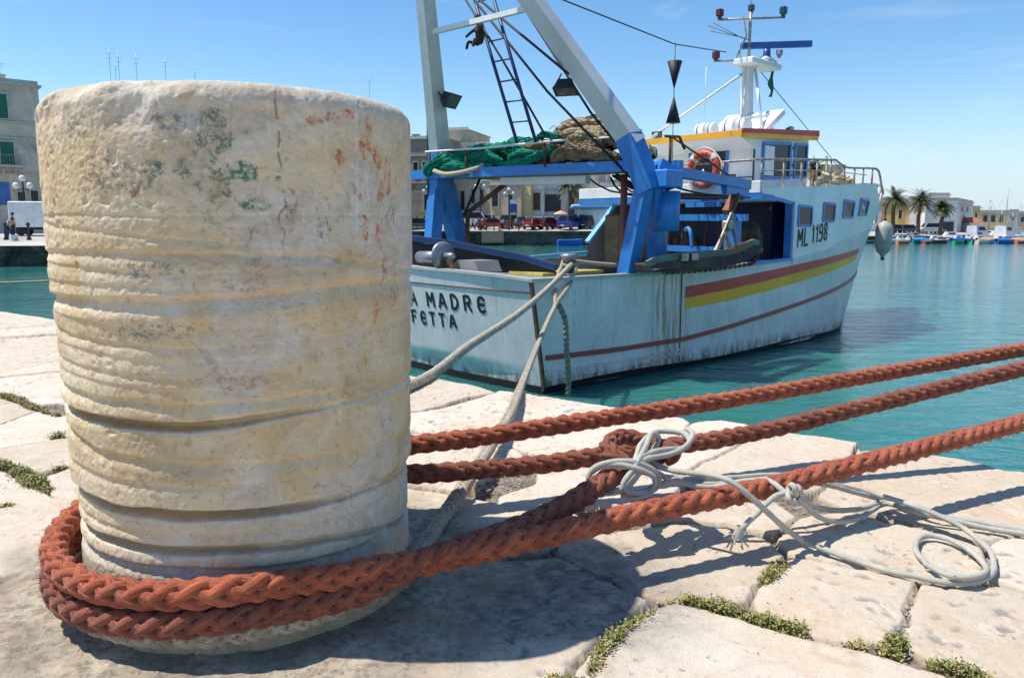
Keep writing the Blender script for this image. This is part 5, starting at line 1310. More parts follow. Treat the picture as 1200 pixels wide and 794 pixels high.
for i in range(40):                                     # worn lettering round the face
    a = 2*PI*i/40
    if (i % 10) in (0, 9, 1) or i % 2: continue
    for k, (r0, r1) in enumerate(((.285, .345),)):
        c0 = M3@Vector((r0*math.cos(a), r0*math.sin(a), -.0862)); c1 = M3@Vector((r1*math.cos(a+.03), r1*math.sin(a+.03), -.0862)); mb.beam(c0, c1, .018, .006, up=(1, 0, 0))
mb.build('lettering', simple('lifebuoy_letters', (.16, .03, .025), .6, .1), LB)
mb = MB()
mb.tube(catmull([M3@Vector(((.41+.03*abs(math.sin(2*a)))*math.cos(a+PI/4), (.41+.03*abs(math.sin(2*a)))*math.sin(a+PI/4), -.02)) for a in np.linspace(0, 2*PI, 24)], .05), .012, 6); mb.tube([M3@Vector((-.0, .0, -.03)), M3@Vector((.27, .14, -.03))], .008, 5); mb.tube([M3@Vector((0, 0, -.03)), M3@Vector((.27, -.14, -.03))], .008, 5)
mb.build('grab_line', M_WHT, LB)
# fender at the bow
FD = thing('fender', 'long grey inflatable fender hanging at the boat bow', 'fender', tuple(boatpt(13.9, 1.62, 1.66)), 0)
mb = MB(); mb.lathe([(.02, 0), (.04, .03), (.06, .09), (.17, .20), (.215, .34), (.22, .80), (.19, .93), (.08, 1.0), (.05, 1.03)], (0, 0, 0), 24); mb.build('bladder', simple('grubby_fender', (.46, .46, .41), .5, .25, 3, .1, 30, dirt=(.24, .21, .16), dirt_amt=.5), FD)
mb = MB(); mb.lathe([(.025, 0), (.045, .02), (.045, .08), (.02, .10)], (0, 0, -.04), 14); mb.lathe([(.05, 0), (.03, .10)], (0, 0, 1.02), 12); mb.build('end_cap', simple('fender_blue', (.01, .02, .06), .5, .1), FD)
mb = MB(); mb.tube([(0, 0, 1.1), (0, 0, 1.5)], .018, 6); mb.build('lanyard', M_BLK, FD)
# trawl door hung on the starboard quarter
TD = thing('trawl_door', 'curved rusty and teal trawl door lying along the starboard gunwale', 'trawl door', tuple(boatpt(1.9, 2.62, 1.86)), BTH)
prof = [(0, .06), (.25, .14), (.8, .17), (1.6, .19), (2.3, .20), (2.7, .24), (3.0, .32), (3.25, .38), (3.42, .35)]
V = []; nn = len(prof)
for (x, z), wd in zip(prof, (.06, .22, .34, .38, .38, .38, .36, .32, .12)):
    V += [Vector((x, .16, z)), Vector((x, -.10, z-.02)), Vector((x+.02, -.22, z-.07-wd*.42)), Vector((x+.02, .10, z-.09-wd*.5))]
F = [(i*4+k, i*4+(k+1) % 4, i*4+4+(k+1) % 4, i*4+4+k) for i in range(nn-1) for k in range(4)]+[(3,2,1,0), (nn*4-4, nn*4-3, nn*4-2, nn*4-1)]
mb = MB(); mb.add(V, F); mb.build('door_plate', simple('dark_trawl_steel', (.05, .038, .028), .75, .5, 4, .4, 50, dirt=(.14, .06, .03), dirt_amt=.5), TD)
mb = MB()
for (x0, z0), (x1, z1) in zip(prof[:-1], prof[1:]): mb.beam((x0, -.10, z0-.0), (x1, -.10, z1-.0), .06, .11)
mb.build('shoe_strip', simple('teal_rust_shoe', (.09, .20, .17), .7, .4, 2.5, .3, 40, dirt=(.24, .11, .06), dirt_amt=.75, dscale=1.2), TD)
mb = MB()
for x in (.95, 1.25): mb.box((x, -.16, .15), (.2, .03, .12))
mb.build('patch', M_STEEL, TD)
ap = Vector((2.55, -.05, .95))
mb = MB(); mb.beam((2.05, -.05, .22), ap, .03, .03); mb.beam((2.75, -.05, .28), ap, .03, .03); mb.beam((2.2, .05, .2), (2.5, 0, .62), .05, .08); mb.beam((2.55, .0, .2), (2.5, 0, .62), .05, .08); mb.box((2.5, 0, .68), (.22, .14, .18), bevel=.03); mb.build('bridle', M_GALV, TD)
mb = MB()
def chain(mb, a, b, n, sag=0, r_=.012):
    a = Vector(a); b = Vector(b)
    for i in range(n):
        t_ = (i+.5)/n; c = a.lerp(b, t_)-Vector((0, 0, sag*4*t_*(1-t_))); d = (b-a).normalized()
        q = d.to_track_quat('X', 'Z').to_matrix()@Matrix.Rotation((i % 2)*PI/2, 3, 'X'); L = (b-a).length/n*.72
        pts = [c+q@Vector((L*math.cos(w_), r_*2.4*math.sin(w_), 0)) for w_ in np.linspace(0, 2*PI, 9)[:-1]]
        mb.tube(pts, r_, 5, closed=True)
chain(mb, ap, (2.75, -.05, 1.25), 5); chain(mb, (.3, -.2, -.08), (2.9, -.25, -.02), 34, .03); chain(mb, (2.9, -.25, -.02), (3.3, -.2, .15), 6, .05)
mb.build('chain', M_RUST, TD)
# ------------------------------------------------------------------ far quay across the harbour
SH = [(-140, 40, -.36), (-60, 47, -.36), (-33, 51, -.36), (-30.2, 51.6, -.36), (-28, 75, .0), (-22, 104, .30), (-14.5, 115, .34), (12.5, 115, .34), (35, 119, .30), (46, 124, -.2), (58, 131, -.55), (90, 134, -.55), (160, 138, -.55)]
def far_z(x, y):
    """height of the far quay's ground"""
    ze = ip(x, [p[0] for p in SH], [p[2] for p in SH]); ye = ip(x, [p[0] for p in SH], [p[1] for p in SH])
    if -30.5 < x < -14.5: ye = max(ye, 51.6)
    return ze+ip(y-ye, [0, 3, 12, 30, 80], [0, .25, .6, .8, .95])
def build_far():
    m = MB(); offs = [0, 3, 12, 30, 80, 600]
    V = []
    for x, y, z in SH:
        for o in offs: V.append((x*(1+o/500), y+o, far_z(x, y+min(o, 80))))
    n = len(offs)
    m.add(V, [(i*n+j, (i+1)*n+j, (i+1)*n+j+1, i*n+j+1) for i in range(len(SH)-1) for j in range(n-1)])
    tag(m.build('far_quay', simple('far_quay_paving', (.50, .46, .40), .9, .25, .15, 0, dirt=(.30, .28, .25), dirt_amt=.5, dscale=.08)), kind='structure')
    m = MB()
    for (x0, y0, z0), (x1, y1, z1) in zip(SH[:-1], SH[1:]):
        m.quad((x0, y0, z0), (x0, y0, -4), (x1, y1, -4), (x1, y1, z1))
        d = Vector((x1-x0, y1-y0, 0)).normalized(); nn_ = Vector((d.y, -d.x, 0))
        if (z0 < .35): m.beam(Vector((x0, y0, z0-.17))+nn_*.1, Vector((x1, y1, z1-.17))+nn_*.1, .3, .36)
    tag(m.build('far_quay_wall', simple('far_quay_masonry', (.16, .14, .11), .95, .5, .5, .3, 3, dirt=(.02, .025, .02), dirt_amt=.8, dscale=.5)), kind='structure')
    m = MB()
    for k in range(5): m.box((-.6-.35*k*.0+ -2.2+.0, 114.6-.35*k, .1-.32*k), (3.2, .5, .3))
    tag(m.build('quay_steps', simple('step_stone', (.30, .25, .19), .9, .3)), 'worn stone steps going down the far quay wall to the water', 'steps')
build_far()
def px2x(px, Y): return at(px, HZ, Y).x
def yz(y, Y): return at(600, y, Y).z
def bm_mat(nm, c, d=.35): return simple('plaster_'+nm, c, .9, .28, .35, .12, 6, dirt=tuple(v*.55 for v in c), dirt_amt=d, dscale=.35, bdist=.02)
M_SHUT = simple('green_shutter', (.02, .20, .12), .6, .3); M_DARKOP = simple('dark_opening', (.02, .022, .025), .4, .3); M_FRAME = simple('pale_surround', (.50, .47, .42), .9, .2)
M_IRON = simple('black_iron', (.02, .02, .022), .6, .2); M_WOODD = simple('brown_door', (.10, .05, .03), .7, .3); M_REDP = simple('dark_red_front', (.16, .035, .025), .7, .3)
def building(label, p0, p1, Ya, Yb, ytop, depth, mat, ops, cor=(), name='town_house', roofbits=(), z0=None, parapet=.35):
    if 125 < Ya < 145 and p1 < 702: Ya = Yb+.30*(px2x(p1, Yb)-px2x(p0, Yb))
    xa, xb = px2x(p0, Ya), px2x(p1, Yb); A = Vector((xa, Ya, 0)); B = Vector((xb, Yb, 0)); W_ = (B-A).length
    zb = z0 if z0 is not None else far_z((xa+xb)/2, (Ya+Yb)/2)-.1
    T_ = thing(name, label, 'building', ((xa+xb)/2, (Ya+Yb)/2, zb), math.atan2(B.y-A.y, B.x-A.x), None)
    Ym = (Ya+Yb)/2; H = yz(ytop, Ym)-zb
    m = MB(); m.box((0, depth/2, H/2), (W_, depth, H)); m.build('wall', mat, T_)
    m = MB(); m.box((0, depth/2, H+.09), (W_+.5, depth+.5, .18)); m.box((0, .15, H+.18+parapet/2), (W_, .3, parapet)); m.build('cornice', M_FRAME, T_)
    for yc in cor:
        z = yz(yc, Ym)-zb; m = MB(); m.box((0, -.06, z), (W_, .18, .16)); m.build('string_course', M_FRAME, T_)
    for (a, b, yt, yb_, kind) in ops:
        s0 = (a-p0)/(p1-p0)*W_-W_/2; s1 = (b-p0)/(p1-p0)*W_-W_/2; zt_ = yz(yt, Ym)-zb; zl = max(.05, yz(yb_, Ym)-zb); w_ = s1-s0; h_ = zt_-zl; c = ((s0+s1)/2, 0, (zt_+zl)/2)
        f = MB()
        for dx in (-w_/2-.07, w_/2+.07): f.box((c[0]+dx, -.04, c[2]), (.14, .16, h_+.2))
        f.box((c[0], -.05, zt_+.08), (w_+.42, .2, .16)); f.box((c[0], -.06, zl-.06), (w_+.3, .24, .10))
        nm = {'s': 'window', 'w': 'window', 'b': 'window', 'd': 'door', 'p': 'poster', 'r': 'shop_front', 'a': 'door'}[kind]
        if kind == 'p':
            f = MB(); f.box((c[0], -.05, c[2]), (w_, .08, h_)); fo = f.build('poster', simple('blue_poster', (.06, .16, .45), .6, .5, 1.5), T_); continue
        fo = f.build(nm, M_FRAME if kind != 'r' else M_REDP, T_)
        g_ = MB(); g_.box((c[0], -.01, c[2]), (w_, .05, h_)); g_.build('pane' if kind in 'wbr' else ('shutter' if kind == 's' else 'door_leaf'), {'s': M_SHUT, 'w': M_DARKOP, 'b': M_SHUT, 'd': M_WOODD, 'r': M_DARKOP, 'a': M_DARKOP}[kind], fo)
        if kind in 'sb':
            g_ = MB()
            for k in range(int(h_/.12)): g_.box((c[0], -.045, zl+.06+.12*k), (w_-.12, .03, .05))
            g_.build('louvre', simple('green_louvre', (.015, .13, .08), .6, .2) if kind == 's' else MATS['green_louvre'] if 'green_louvre' in MATS else M_SHUT, fo)
        if kind == 'b':
            g_ = MB(); g_.box((c[0], -.55, zl-.10), (w_+1.3, 1.1, .18)); 
            for dx in (-.45, .45): g_.beam((c[0]+dx*w_, -.05, zl-.7), (c[0]+dx*w_, -.8, zl-.2), .18, .25)
            bo = g_.build('balcony', M_FRAME, T_)
            g_ = MB(); n = 11
            for k in range(n): g_.box((c[0]-w_/2-.62+(w_+1.24)*k/(n-1), -1.03, zl+.42), (.03, .03, .86))
            for zz_ in (.0, .88): g_.box((c[0], -1.03, zl+zz_), (w_+1.26, .04, .05))
            g_.build('balcony_rail', M_GALV, bo)
    for (pxc, h_, w2, dd) in roofbits:
        s = (pxc-p0)/(p1-p0)*W_-W_/2; m = MB(); m.box((s, dd, H+.18+h_/2), (w2, w2, h_)); m.box((s, dd, H+.2+h_), (w2+.15, w2+.15, .1)); m.build('chimney', mat, T_)
    return T_
def antenna(pxc, ytop, ybot, Y, lab):
    x = px2x(pxc, Y); z1 = yz(ytop, Y); z0 = yz(ybot, Y); m = MB(); m.tube([(0, 0, 0), (0, 0, z1-z0)], .022, 5)
    for k, L in enumerate((1.1, .9, .7)): m.tube([(-L/2, 0, (z1-z0)*(.97-.09*k)), (L/2, 0, (z1-z0)*(.97-.09*k))], .010, 4)
    o = m.build('roof_antenna', M_STEEL, None, (x, Y, z0)); tag(o, lab, 'antenna', 'antennas on the town roofs')
MP = {k: bm_mat(k, c) for k, c in dict(grey=(.62, .53, .42), beige=(.62, .54, .42), yellow=(.80, .64, .30), white=(.80, .77, .71), tan=(.56, .46, .33), stone=(.36, .315, .255), pale=(.70, .65, .60), ochre=(.66, .47, .19)).items()}
building('grey stone corner house with bright green shutters and an iron balcony at far left', -75, 58, 68, 73.5, 96, 14, MP['grey'],
         [(3, 19, 108, 137, 's'), (6, 22, 165, 193, 'b'), (-30, -14, 108, 137, 's'), (-30, -14, 165, 193, 'b'), (-58, -44, 108, 137, 's'), (-4, 13, 213, 240, 'p'), (38, 47, 222, 245, 'a'), (22, 31, 224, 245, 'd')], (141, 203, 160), roofbits=((18, 1.0, .9, 3), (-20, 1.2, 1, 5)))
building('wide pale house mostly hidden behind the stone bollard', 62, 300, 84, 100, 138, 14, MP['beige'], [(80+30*k, 92+30*k, yy, yy+18, 's') for k in range(7) for yy in (160, 195)], (160, 205), roofbits=((130, 2.4, 2.2, 4),))
building('second pale house hidden behind the stone bollard', 300, 478, 104, 124, 135, 14, MP['pale'], [(315+28*k, 326+28*k, yy, yy+16, 's') for k in range(6) for yy in (150, 190)], (170, 210))
building('dark stone house with a white framed window beside the port gantry post', 478, 524, 128, 130, 163, 12, MP['stone'], [(497, 502, 190, 206, 'w'), (486, 491, 190, 206, 'w'), (498, 504, 228, 246, 'a'), (512, 518, 228, 246, 'a')], (182, 214), roofbits=((484, .8, 1, 2),))
building('tall grey house seen between the two port gantry legs', 524, 549, 134, 135, 153, 12, MP['tan'], [(530, 534, 222, 236, 'w'), (540, 545, 224, 246, 'a'), (530, 535, 180, 195, 'w')], (214, 178))
building('blue grey house left of the tan house with the cornice', 549, 574, 133, 134, 170, 12, MP['grey'], [(553, 557, 222, 238, 'w'), (563, 567, 222, 240, 'w'), (556, 561, 182, 196, 'w')], (212,))
building('tan house with an arched window, heavy cornice and roof terrace', 574, 611, 129, 130, 217, 9, MP['tan'], [(577, 584, 225, 242, 'w'), (596, 601, 228, 246, 'a')], (221,))
building('yellow upper storeys rising behind the tan house', 570, 612, 142, 143, 172, 8, MP['yellow'], [(586, 591, 211, 216, 'b'), (576, 581, 190, 204, 's'), (598, 603, 190, 204, 's')], ())
building('narrow yellow house between the tan and the white house', 611, 622, 130, 130.5, 176, 12, MP['yellow'], [(615, 619, 190, 202, 's')], (229, 210))
building('white house with a pale blue ground floor next to the red shop front', 622, 637, 130, 131, 180, 12, MP['white'], [(625, 633, 226, 246, 'd'), (627, 631, 195, 208, 's')], (223, 216))
building('white house with the dark red shop front', 637, 660, 130, 131, 184, 12, MP['pale'], [(638.5, 656, 229, 247, 'r'), (641, 645, 195, 208, 's'), (650, 654, 195, 208, 's')], (222,))
building('beige house with small posters right of the red shop front', 660, 700, 131, 133, 178, 12, MP['beige'], [(662, 665.5, 231, 238, 'w'), (668, 673, 232, 250, 'd'), (680, 686, 195, 210, 's')], (220,))
building('long low white house behind the boat cabin', 700, 905, 134, 140, 215, 12, MP['white'], [(715+24*k, 722+24*k, 228, 246, 'w') for k in range(8)], ())
def board(px0, px1, yt, yb_, Y, label, c):
    x = (px2x(px0, Y)+px2x(px1, Y))/2; w_ = px2x(px1, Y)-px2x(px0, Y); z1, z0 = yz(yt, Y), yz(yb_, Y); gz = far_z(x, Y)
    o = thing('notice_board', label, 'notice board', (x, Y, gz)); m = MB(); m.box((0, 0, (z1+z0)/2-gz), (w_, .12, z1-z0)); m.build('panel', simple('board_'+label[:5], c, .6, .5, 2), o)
    m = MB(); m.box((0, 0, z1-gz+.35), (w_*.9, .1, .6)); m.build('header', M_WHT, o)
    for s in (-1, 1): m = MB(); m.box((s*w_*.45, 0, (z0-gz)/2), (.1, .1, z0-gz)); m.build('leg', M_IRON, o)
board(597, 606, 239, 249, 122, 'blue billboard with a white header in front of the tan house', (.07, .11, .40))
KX = px2x(690, 118)
k_ = thing('kiosk', 'white quay kiosk with a blue door and blue edged canopy', 'kiosk', (KX, 119, far_z(KX, 119)))
m = MB(); m.box((0.6, 1.2, 1.5), (4.2, 2.4, 3.0)); m.build('wall', M_WHT, k_)
m = MB(); m.box((-.9, -.03, 1.1), (.9, .08, 2.1)); m.build('door', M_BLUE, k_)
m = MB(); m.box((.3, .6, 3.15), (6.0, 4.2, .25), bevel=.05); m.build('canopy', M_BLUE, k_); m = MB(); m.box((.3, .6, 3.45), (5.6, 3.9, .35), bevel=.1); m.build('canopy_top', M_WHT, k_)
# street lamps with three globes
def street_lamp(px, Y, ytop, label):
    x = px2x(px, Y); z0 = far_z(x, Y); H = yz(ytop, Y)-z0
    o = thing('street_lamp', label, 'street lamp', (x, Y, z0), 0, 'three globe street lamps on the far quay')
    m = MB(); m.lathe([(.22, 0), (.22, .25), (.12, .45), (.10, 1.0), (.075, 1.1), (.06, H-.35), (.09, H-.3), (.05, H-.25)], seg=10); m.build('pole', M_IRON, o)
    m = MB()
    for s in (-1, 1): m.tube(catmull([(0, 0, H-.8), (s*.35, 0, H-1.0), (s*.58, 0, H-.8)], .1), .03, 5)
    m.build('arm', M_IRON, o)
    for s, z in ((-1, H-.6), (0, H), (1, H-.6)):
        m = MB(); m.ball((s*.58, 0, z), .27, 12, 8); m.build('globe', simple('opal_globe', (.70, .70, .68), .3, .05), o)
street_lamp(31, 67, 209, 'three globe lamp post by the white van at far left'); street_lamp(596.5, 117, 222, 'three globe lamp post beside the blue billboard'); street_lamp(502, 118, 219, 'three globe lamp post left of the port gantry leg'); street_lamp(518, 118.5, 221, 'three globe lamp post between the port gantry legs'); street_lamp(563, 116.5, 213, 'dark lamp post in front of the blue grey house')
# ------------------------------------------------------------------ cars
def make_car(kind):
    o = empty('parked_car')
    L, W_, H = dict(hatch=(3.7, 1.62, 1.46), saloon=(4.3, 1.70, 1.42), suv=(4.3, 1.78, 1.75), van=(4.6, 1.85, 2.15))[kind]
    hl_ = L/2; m = MB()
    bz = .30; bt_ = H*.56
    prof = {'hatch': [(-hl_, .35), (-hl_, bt_*.95), (-hl_+.10, bt_), (hl_-1.0, bt_), (hl_-.12, bt_*.80), (hl_, bt_*.62), (hl_, .32)],
            'saloon': [(-hl_, .38), (-hl_, bt_*.95), (-hl_+.15, bt_*1.02), (hl_-1.1, bt_), (hl_-.1, bt_*.78), (hl_, bt_*.6), (hl_, .32)],
            'suv': [(-hl_, .42), (-hl_, bt_), (-hl_+.05, bt_*1.02), (hl_-1.05, bt_), (hl_-.1, bt_*.88), (hl_, bt_*.7), (hl_, .4)],
            'van': [(-hl_, .35), (-hl_, bt_), (hl_-.9, bt_), (hl_-.1, bt_*.75), (hl_, bt_*.55), (hl_, .35)]}[kind]
    n = len(prof); secs = [(-W_/2, .94), (-W_/2+.10, 1.0), (W_/2-.10, 1.0), (W_/2, .94)]
    V = []
    for y, k in secs:
        for x, z in prof: V.append((x*(.985 if abs(y) == W_/2 else 1), y, bz+(z-bz)*k+(1-k)*.05))
    F = [tuple(range(n))[::-1], tuple(range(3*n, 4*n))]+[(i*n+j, i*n+(j+1) % n, (i+1)*n+(j+1) % n, (i+1)*n+j) for i in range(3) for j in range(n)]
    m.add(V, F)
    cb = {'hatch': (-hl_+.06, hl_-1.05, -hl_+.42, hl_-1.75), 'saloon': (-hl_+.55, hl_-1.1, -hl_+1.15, hl_-1.85), 'suv': (-hl_+.05, hl_-1.05, -hl_+.30, hl_-1.65), 'van': (-hl_+.02, hl_-.85, -hl_+.08, hl_-1.4)}[kind]
    x0, x1, x2, x3 = cb; w0, w1 = W_/2-.04, W_/2-.22
    m.add([(x0, -w0, bt_), (x1, -w0, bt_), (x1, w0, bt_), (x0, w0, bt_), (x2, -w1, H), (x3, -w1, H), (x3, w1, H), (x2, w1, H)], [(4,5,6,7), (0,1,5,4), (2,3,7,6), (1,2,6,5), (3,0,4,7)])
    body = m.build('body', None, o); body.data.materials.append(M_WHT)
    def lerpq(a, b, c, d, i, nm, off):
        P = [Vector(p) for p in (a, b, c, d)]; cc = sum(P, Vector())/4; nrm = (P[1]-P[0]).cross(P[3]-P[0]).normalized()
        Q = [cc+(p-cc)*i+nrm*off for p in P]; g = MB(); g.quad(*Q); g.build(nm, M_GLASS, body)
    lerpq((x0, -w0, bt_), (x1, -w0, bt_), (x3, -w1, H), (x2, -w1, H), .84, 'side_window', .012)
    lerpq((x1, w0, bt_), (x0, w0, bt_), (x2, w1, H), (x3, w1, H), .84, 'side_window', .012)
    lerpq((x1, -w0, bt_), (x1, w0, bt_), (x3, w1, H), (x3, -w1, H), .88, 'windscreen', .012)
    lerpq((x0, w0, bt_), (x0, -w0, bt_), (x2, -w1, H), (x2, w1, H), .84, 'rear_window', .012)
    for sx in (-1, 1):
        for sy in (-1, 1):
            g = MB(); g.lathe([(.12, -.10), (.29, -.10), (.31, -.07), (.31, .07), (.29, .10), (.12, .10)], (sx*(hl_-.72), sy*(W_/2-.10), .31), 16, (0, 1, 0)); wh = g.build('wheel', M_BLK, o)
            g = MB(); g.lathe([(.02, -.02), (.18, 0), (.18, .012)], (sx*(hl_-.72), sy*(W_/2+.0), .31), 12, (0, sy, 0)); g.build('hub_cap', M_STEEL, wh)
    for sy in (-1, 1):
        g = MB(); g.box((hl_-.02, sy*(W_/2-.28), bt_*.68), (.08, .30, .15), bevel=.02); g.build('headlight', simple('headlight_glass', (.6, .6, .58), .1, .05), o)
        g = MB(); g.box((-hl_+.0, sy*(W_/2-.16), bt_*.82), (.06, .16, .22), bevel=.02); g.build('tail_light', simple('tail_light_red', (.30, .01, .01), .2, .05), o)
    g = MB(); g.box((-hl_-.01, 0, .50), (.02, .5, .12)); g.build('number_plate', M_WHT, o)
    g = MB(); g.box((-hl_+.02, 0, .38), (.14, W_-.06, .16), bevel=.04); g.build('bumper', M_BLK, o); g = MB(); g.box((hl_-.02, 0, .38), (.14, W_-.06, .16), bevel=.04); g.build('bumper', M_BLK, o)
    return o
CARP = {}
def carpaint(c):
    k = 'car_paint_%d_%d_%d' % tuple(int(v*100) for v in c)
    return simple(k, c, .25, .08, 2, 0, spec=.6)
def car(kind, px, Y, rz, c, label):
    x = px2x(px, Y)
    if kind not in CARP: o = make_car(kind); CARP[kind] = o
    else: o = copy_tree(CARP[kind])
    o.location = (x, Y, far_z(x, Y)+.01); o.rotation_euler = (0, 0, R(rz)); o.scale = (1.14 if Y < 137 else .85,)*3; tag(o, label, 'car', 'cars parked on the far quay')
    b = [ch for ch in o.children if ch.name.startswith('body')][0]
    b.material_slots[0].link = 'OBJECT'; b.material_slots[0].material = carpaint(c)
RED = (.42, .012, .015); DK = (.03, .035, .045); SIL = (.40, .42, .44); BLU = (.02, .06, .30); WHC = (.62, .63, .64)
car('hatch', 625, 118, 62, RED, 'bright red hatchback seen from behind at the quay edge'); car('hatch', 644.5, 119, 40, (.20, .01, .02), 'small dark red car parked right behind the bright red hatchback')
car('saloon', 578, 119, 20, (.36, .02, .03), 'faded red saloon parked left of the man in the white shirt'); car('suv', 598, 122, 70, (.06, .075, .09), 'dark grey car below the blue billboard')
car('suv', 669, 118, 55, BLU, 'vivid blue people carrier right of the red hatchback'); car('saloon', 654, 125, 75, (.02, .05, .22), 'blue saloon parked behind the small dark red car')
car('suv', 691, 120, 60, DK, 'dark off-roader by the kiosk door'); car('saloon', 493, 113.5+5, 8, DK, 'black saloon behind the railings left of the port gantry leg')
car('van', 556, 124, 15, WHC, 'white van parked behind the two walking people'); car('suv', 574, 132, 80, SIL, 'silver car parked before the tan house window')
car('suv', 583, 134, 85, WHC, 'white car second in the back row near the tan house'); car('saloon', 612, 129, 95, DK, 'black car in the back row under the yellow house')
car('hatch', 622, 127, 85, SIL, 'small silver car in the back row under the white house'); car('saloon', 633, 129, 70, (.12, .15, .18), 'slate grey car before the pale blue door')
car('hatch', 643, 130, 90, WHC, 'white hatchback under the red shop front'); car('saloon', 662, 130, 60, (.10, .02, .04), 'maroon car right of the red shop front')
car('suv', 676, 129, 85, (.05, .12, .14), 'dark teal car behind the blue people carrier'); car('saloon', 528, 126, 10, DK, 'dark car seen between the port gantry legs')
car('hatch', -5, 72, 30, (.30, .02, .02), 'red car at the far left edge by the blue poster'); car('saloon', 712, 122, 30, SIL, 'grey saloon half hidden by the boat port wing'); car('suv', 545, 130, 80, (.2, .24, .28), 'blue grey car before the tall grey house')
# white box van at far left
VX = px2x(35, 62)
vn = thing('box_van', 'white refrigerated box van parked at the quay edge on the far left', 'van', (VX, 61.5, far_z(VX, 61.5)), R(12))
m = MB(); m.box((.9, 0, 1.62), (3.4, 1.9, 1.95), bevel=.04); m.build('cargo_box', M_WHT, vn)
m = MB(); m.prism([(2.65, .5), (4.1, .5), (4.2, 1.0), (3.9, 1.25), (3.5, 1.95), (2.65, 1.95)], 1.8); m.build('cab', M_WHT, vn)
m = MB(); m.box((1.6, 0, .55), (4.6, 1.5, .18)); m.build('chassis', M_BLK, vn)
m = MB(); m.box((-.82, 0, 1.55), (.03, 1.7, 1.7)); dd_ = m.build('rear_door', M_WHT, vn); m = MB(); m.box((-.845, 0, 1.55), (.02, .04, 1.6)); m.box((-.85, .35, 1.4), (.02, .06, .25)); m.build('handle', M_STEEL, dd_)
m = MB(); m.box((-.86, .35, 1.95), (.01, .75, .16)); m.box((-.86, .3, 1.72), (.01, .5, .07)); m.build('lettering', simple('van_blue', (.03, .2, .5), .5, .1), vn)
m = MB(); m.box((1.0, -.96, 1.5), (1.3, .02, 1.2)); m.build('side_door', M_WHT, vn)
for sx in (-.1, 3.5):
    for sy in (-1, 1):
        m = MB(); m.lathe([(.10, -.12), (.32, -.12), (.34, -.08), (.34, .08), (.32, .12), (.10, .12)], (sx, sy*.8, .34), 16, (0, 1, 0)); m.build('wheel', M_BLK, vn)
for px, Y, lab in ((6, 55.5, 'iron bollard at far left beside the stooping man'), (33, 55.5, 'iron bollard in front of the white box van')):
    x = px2x(px, Y); m = MB(); m.lathe([(.16, 0), (.16, .12), (.10, .2), (.08, 1.0), (.13, 1.05), (.13, 1.12), (.06, 1.25)], seg=12); tag(m.build('quay_post', M_IRON, None, (x, Y, far_z(x, Y))), lab, 'bollard', 'iron posts at the far quay edge')
x = px2x(16, 54.5); m = MB(); m.lathe([(.20, 0), (.24, .38), (.25, .40), (.21, .38), (.18, .03)], seg=14); tag(m.build('bucket', simple('pale_blue_bucket', (.45, .55, .6), .5, .1), None, (x, 54.5, far_z(x, 54.5))), 'pale bucket on the quay edge by the stooping man', 'bucket')
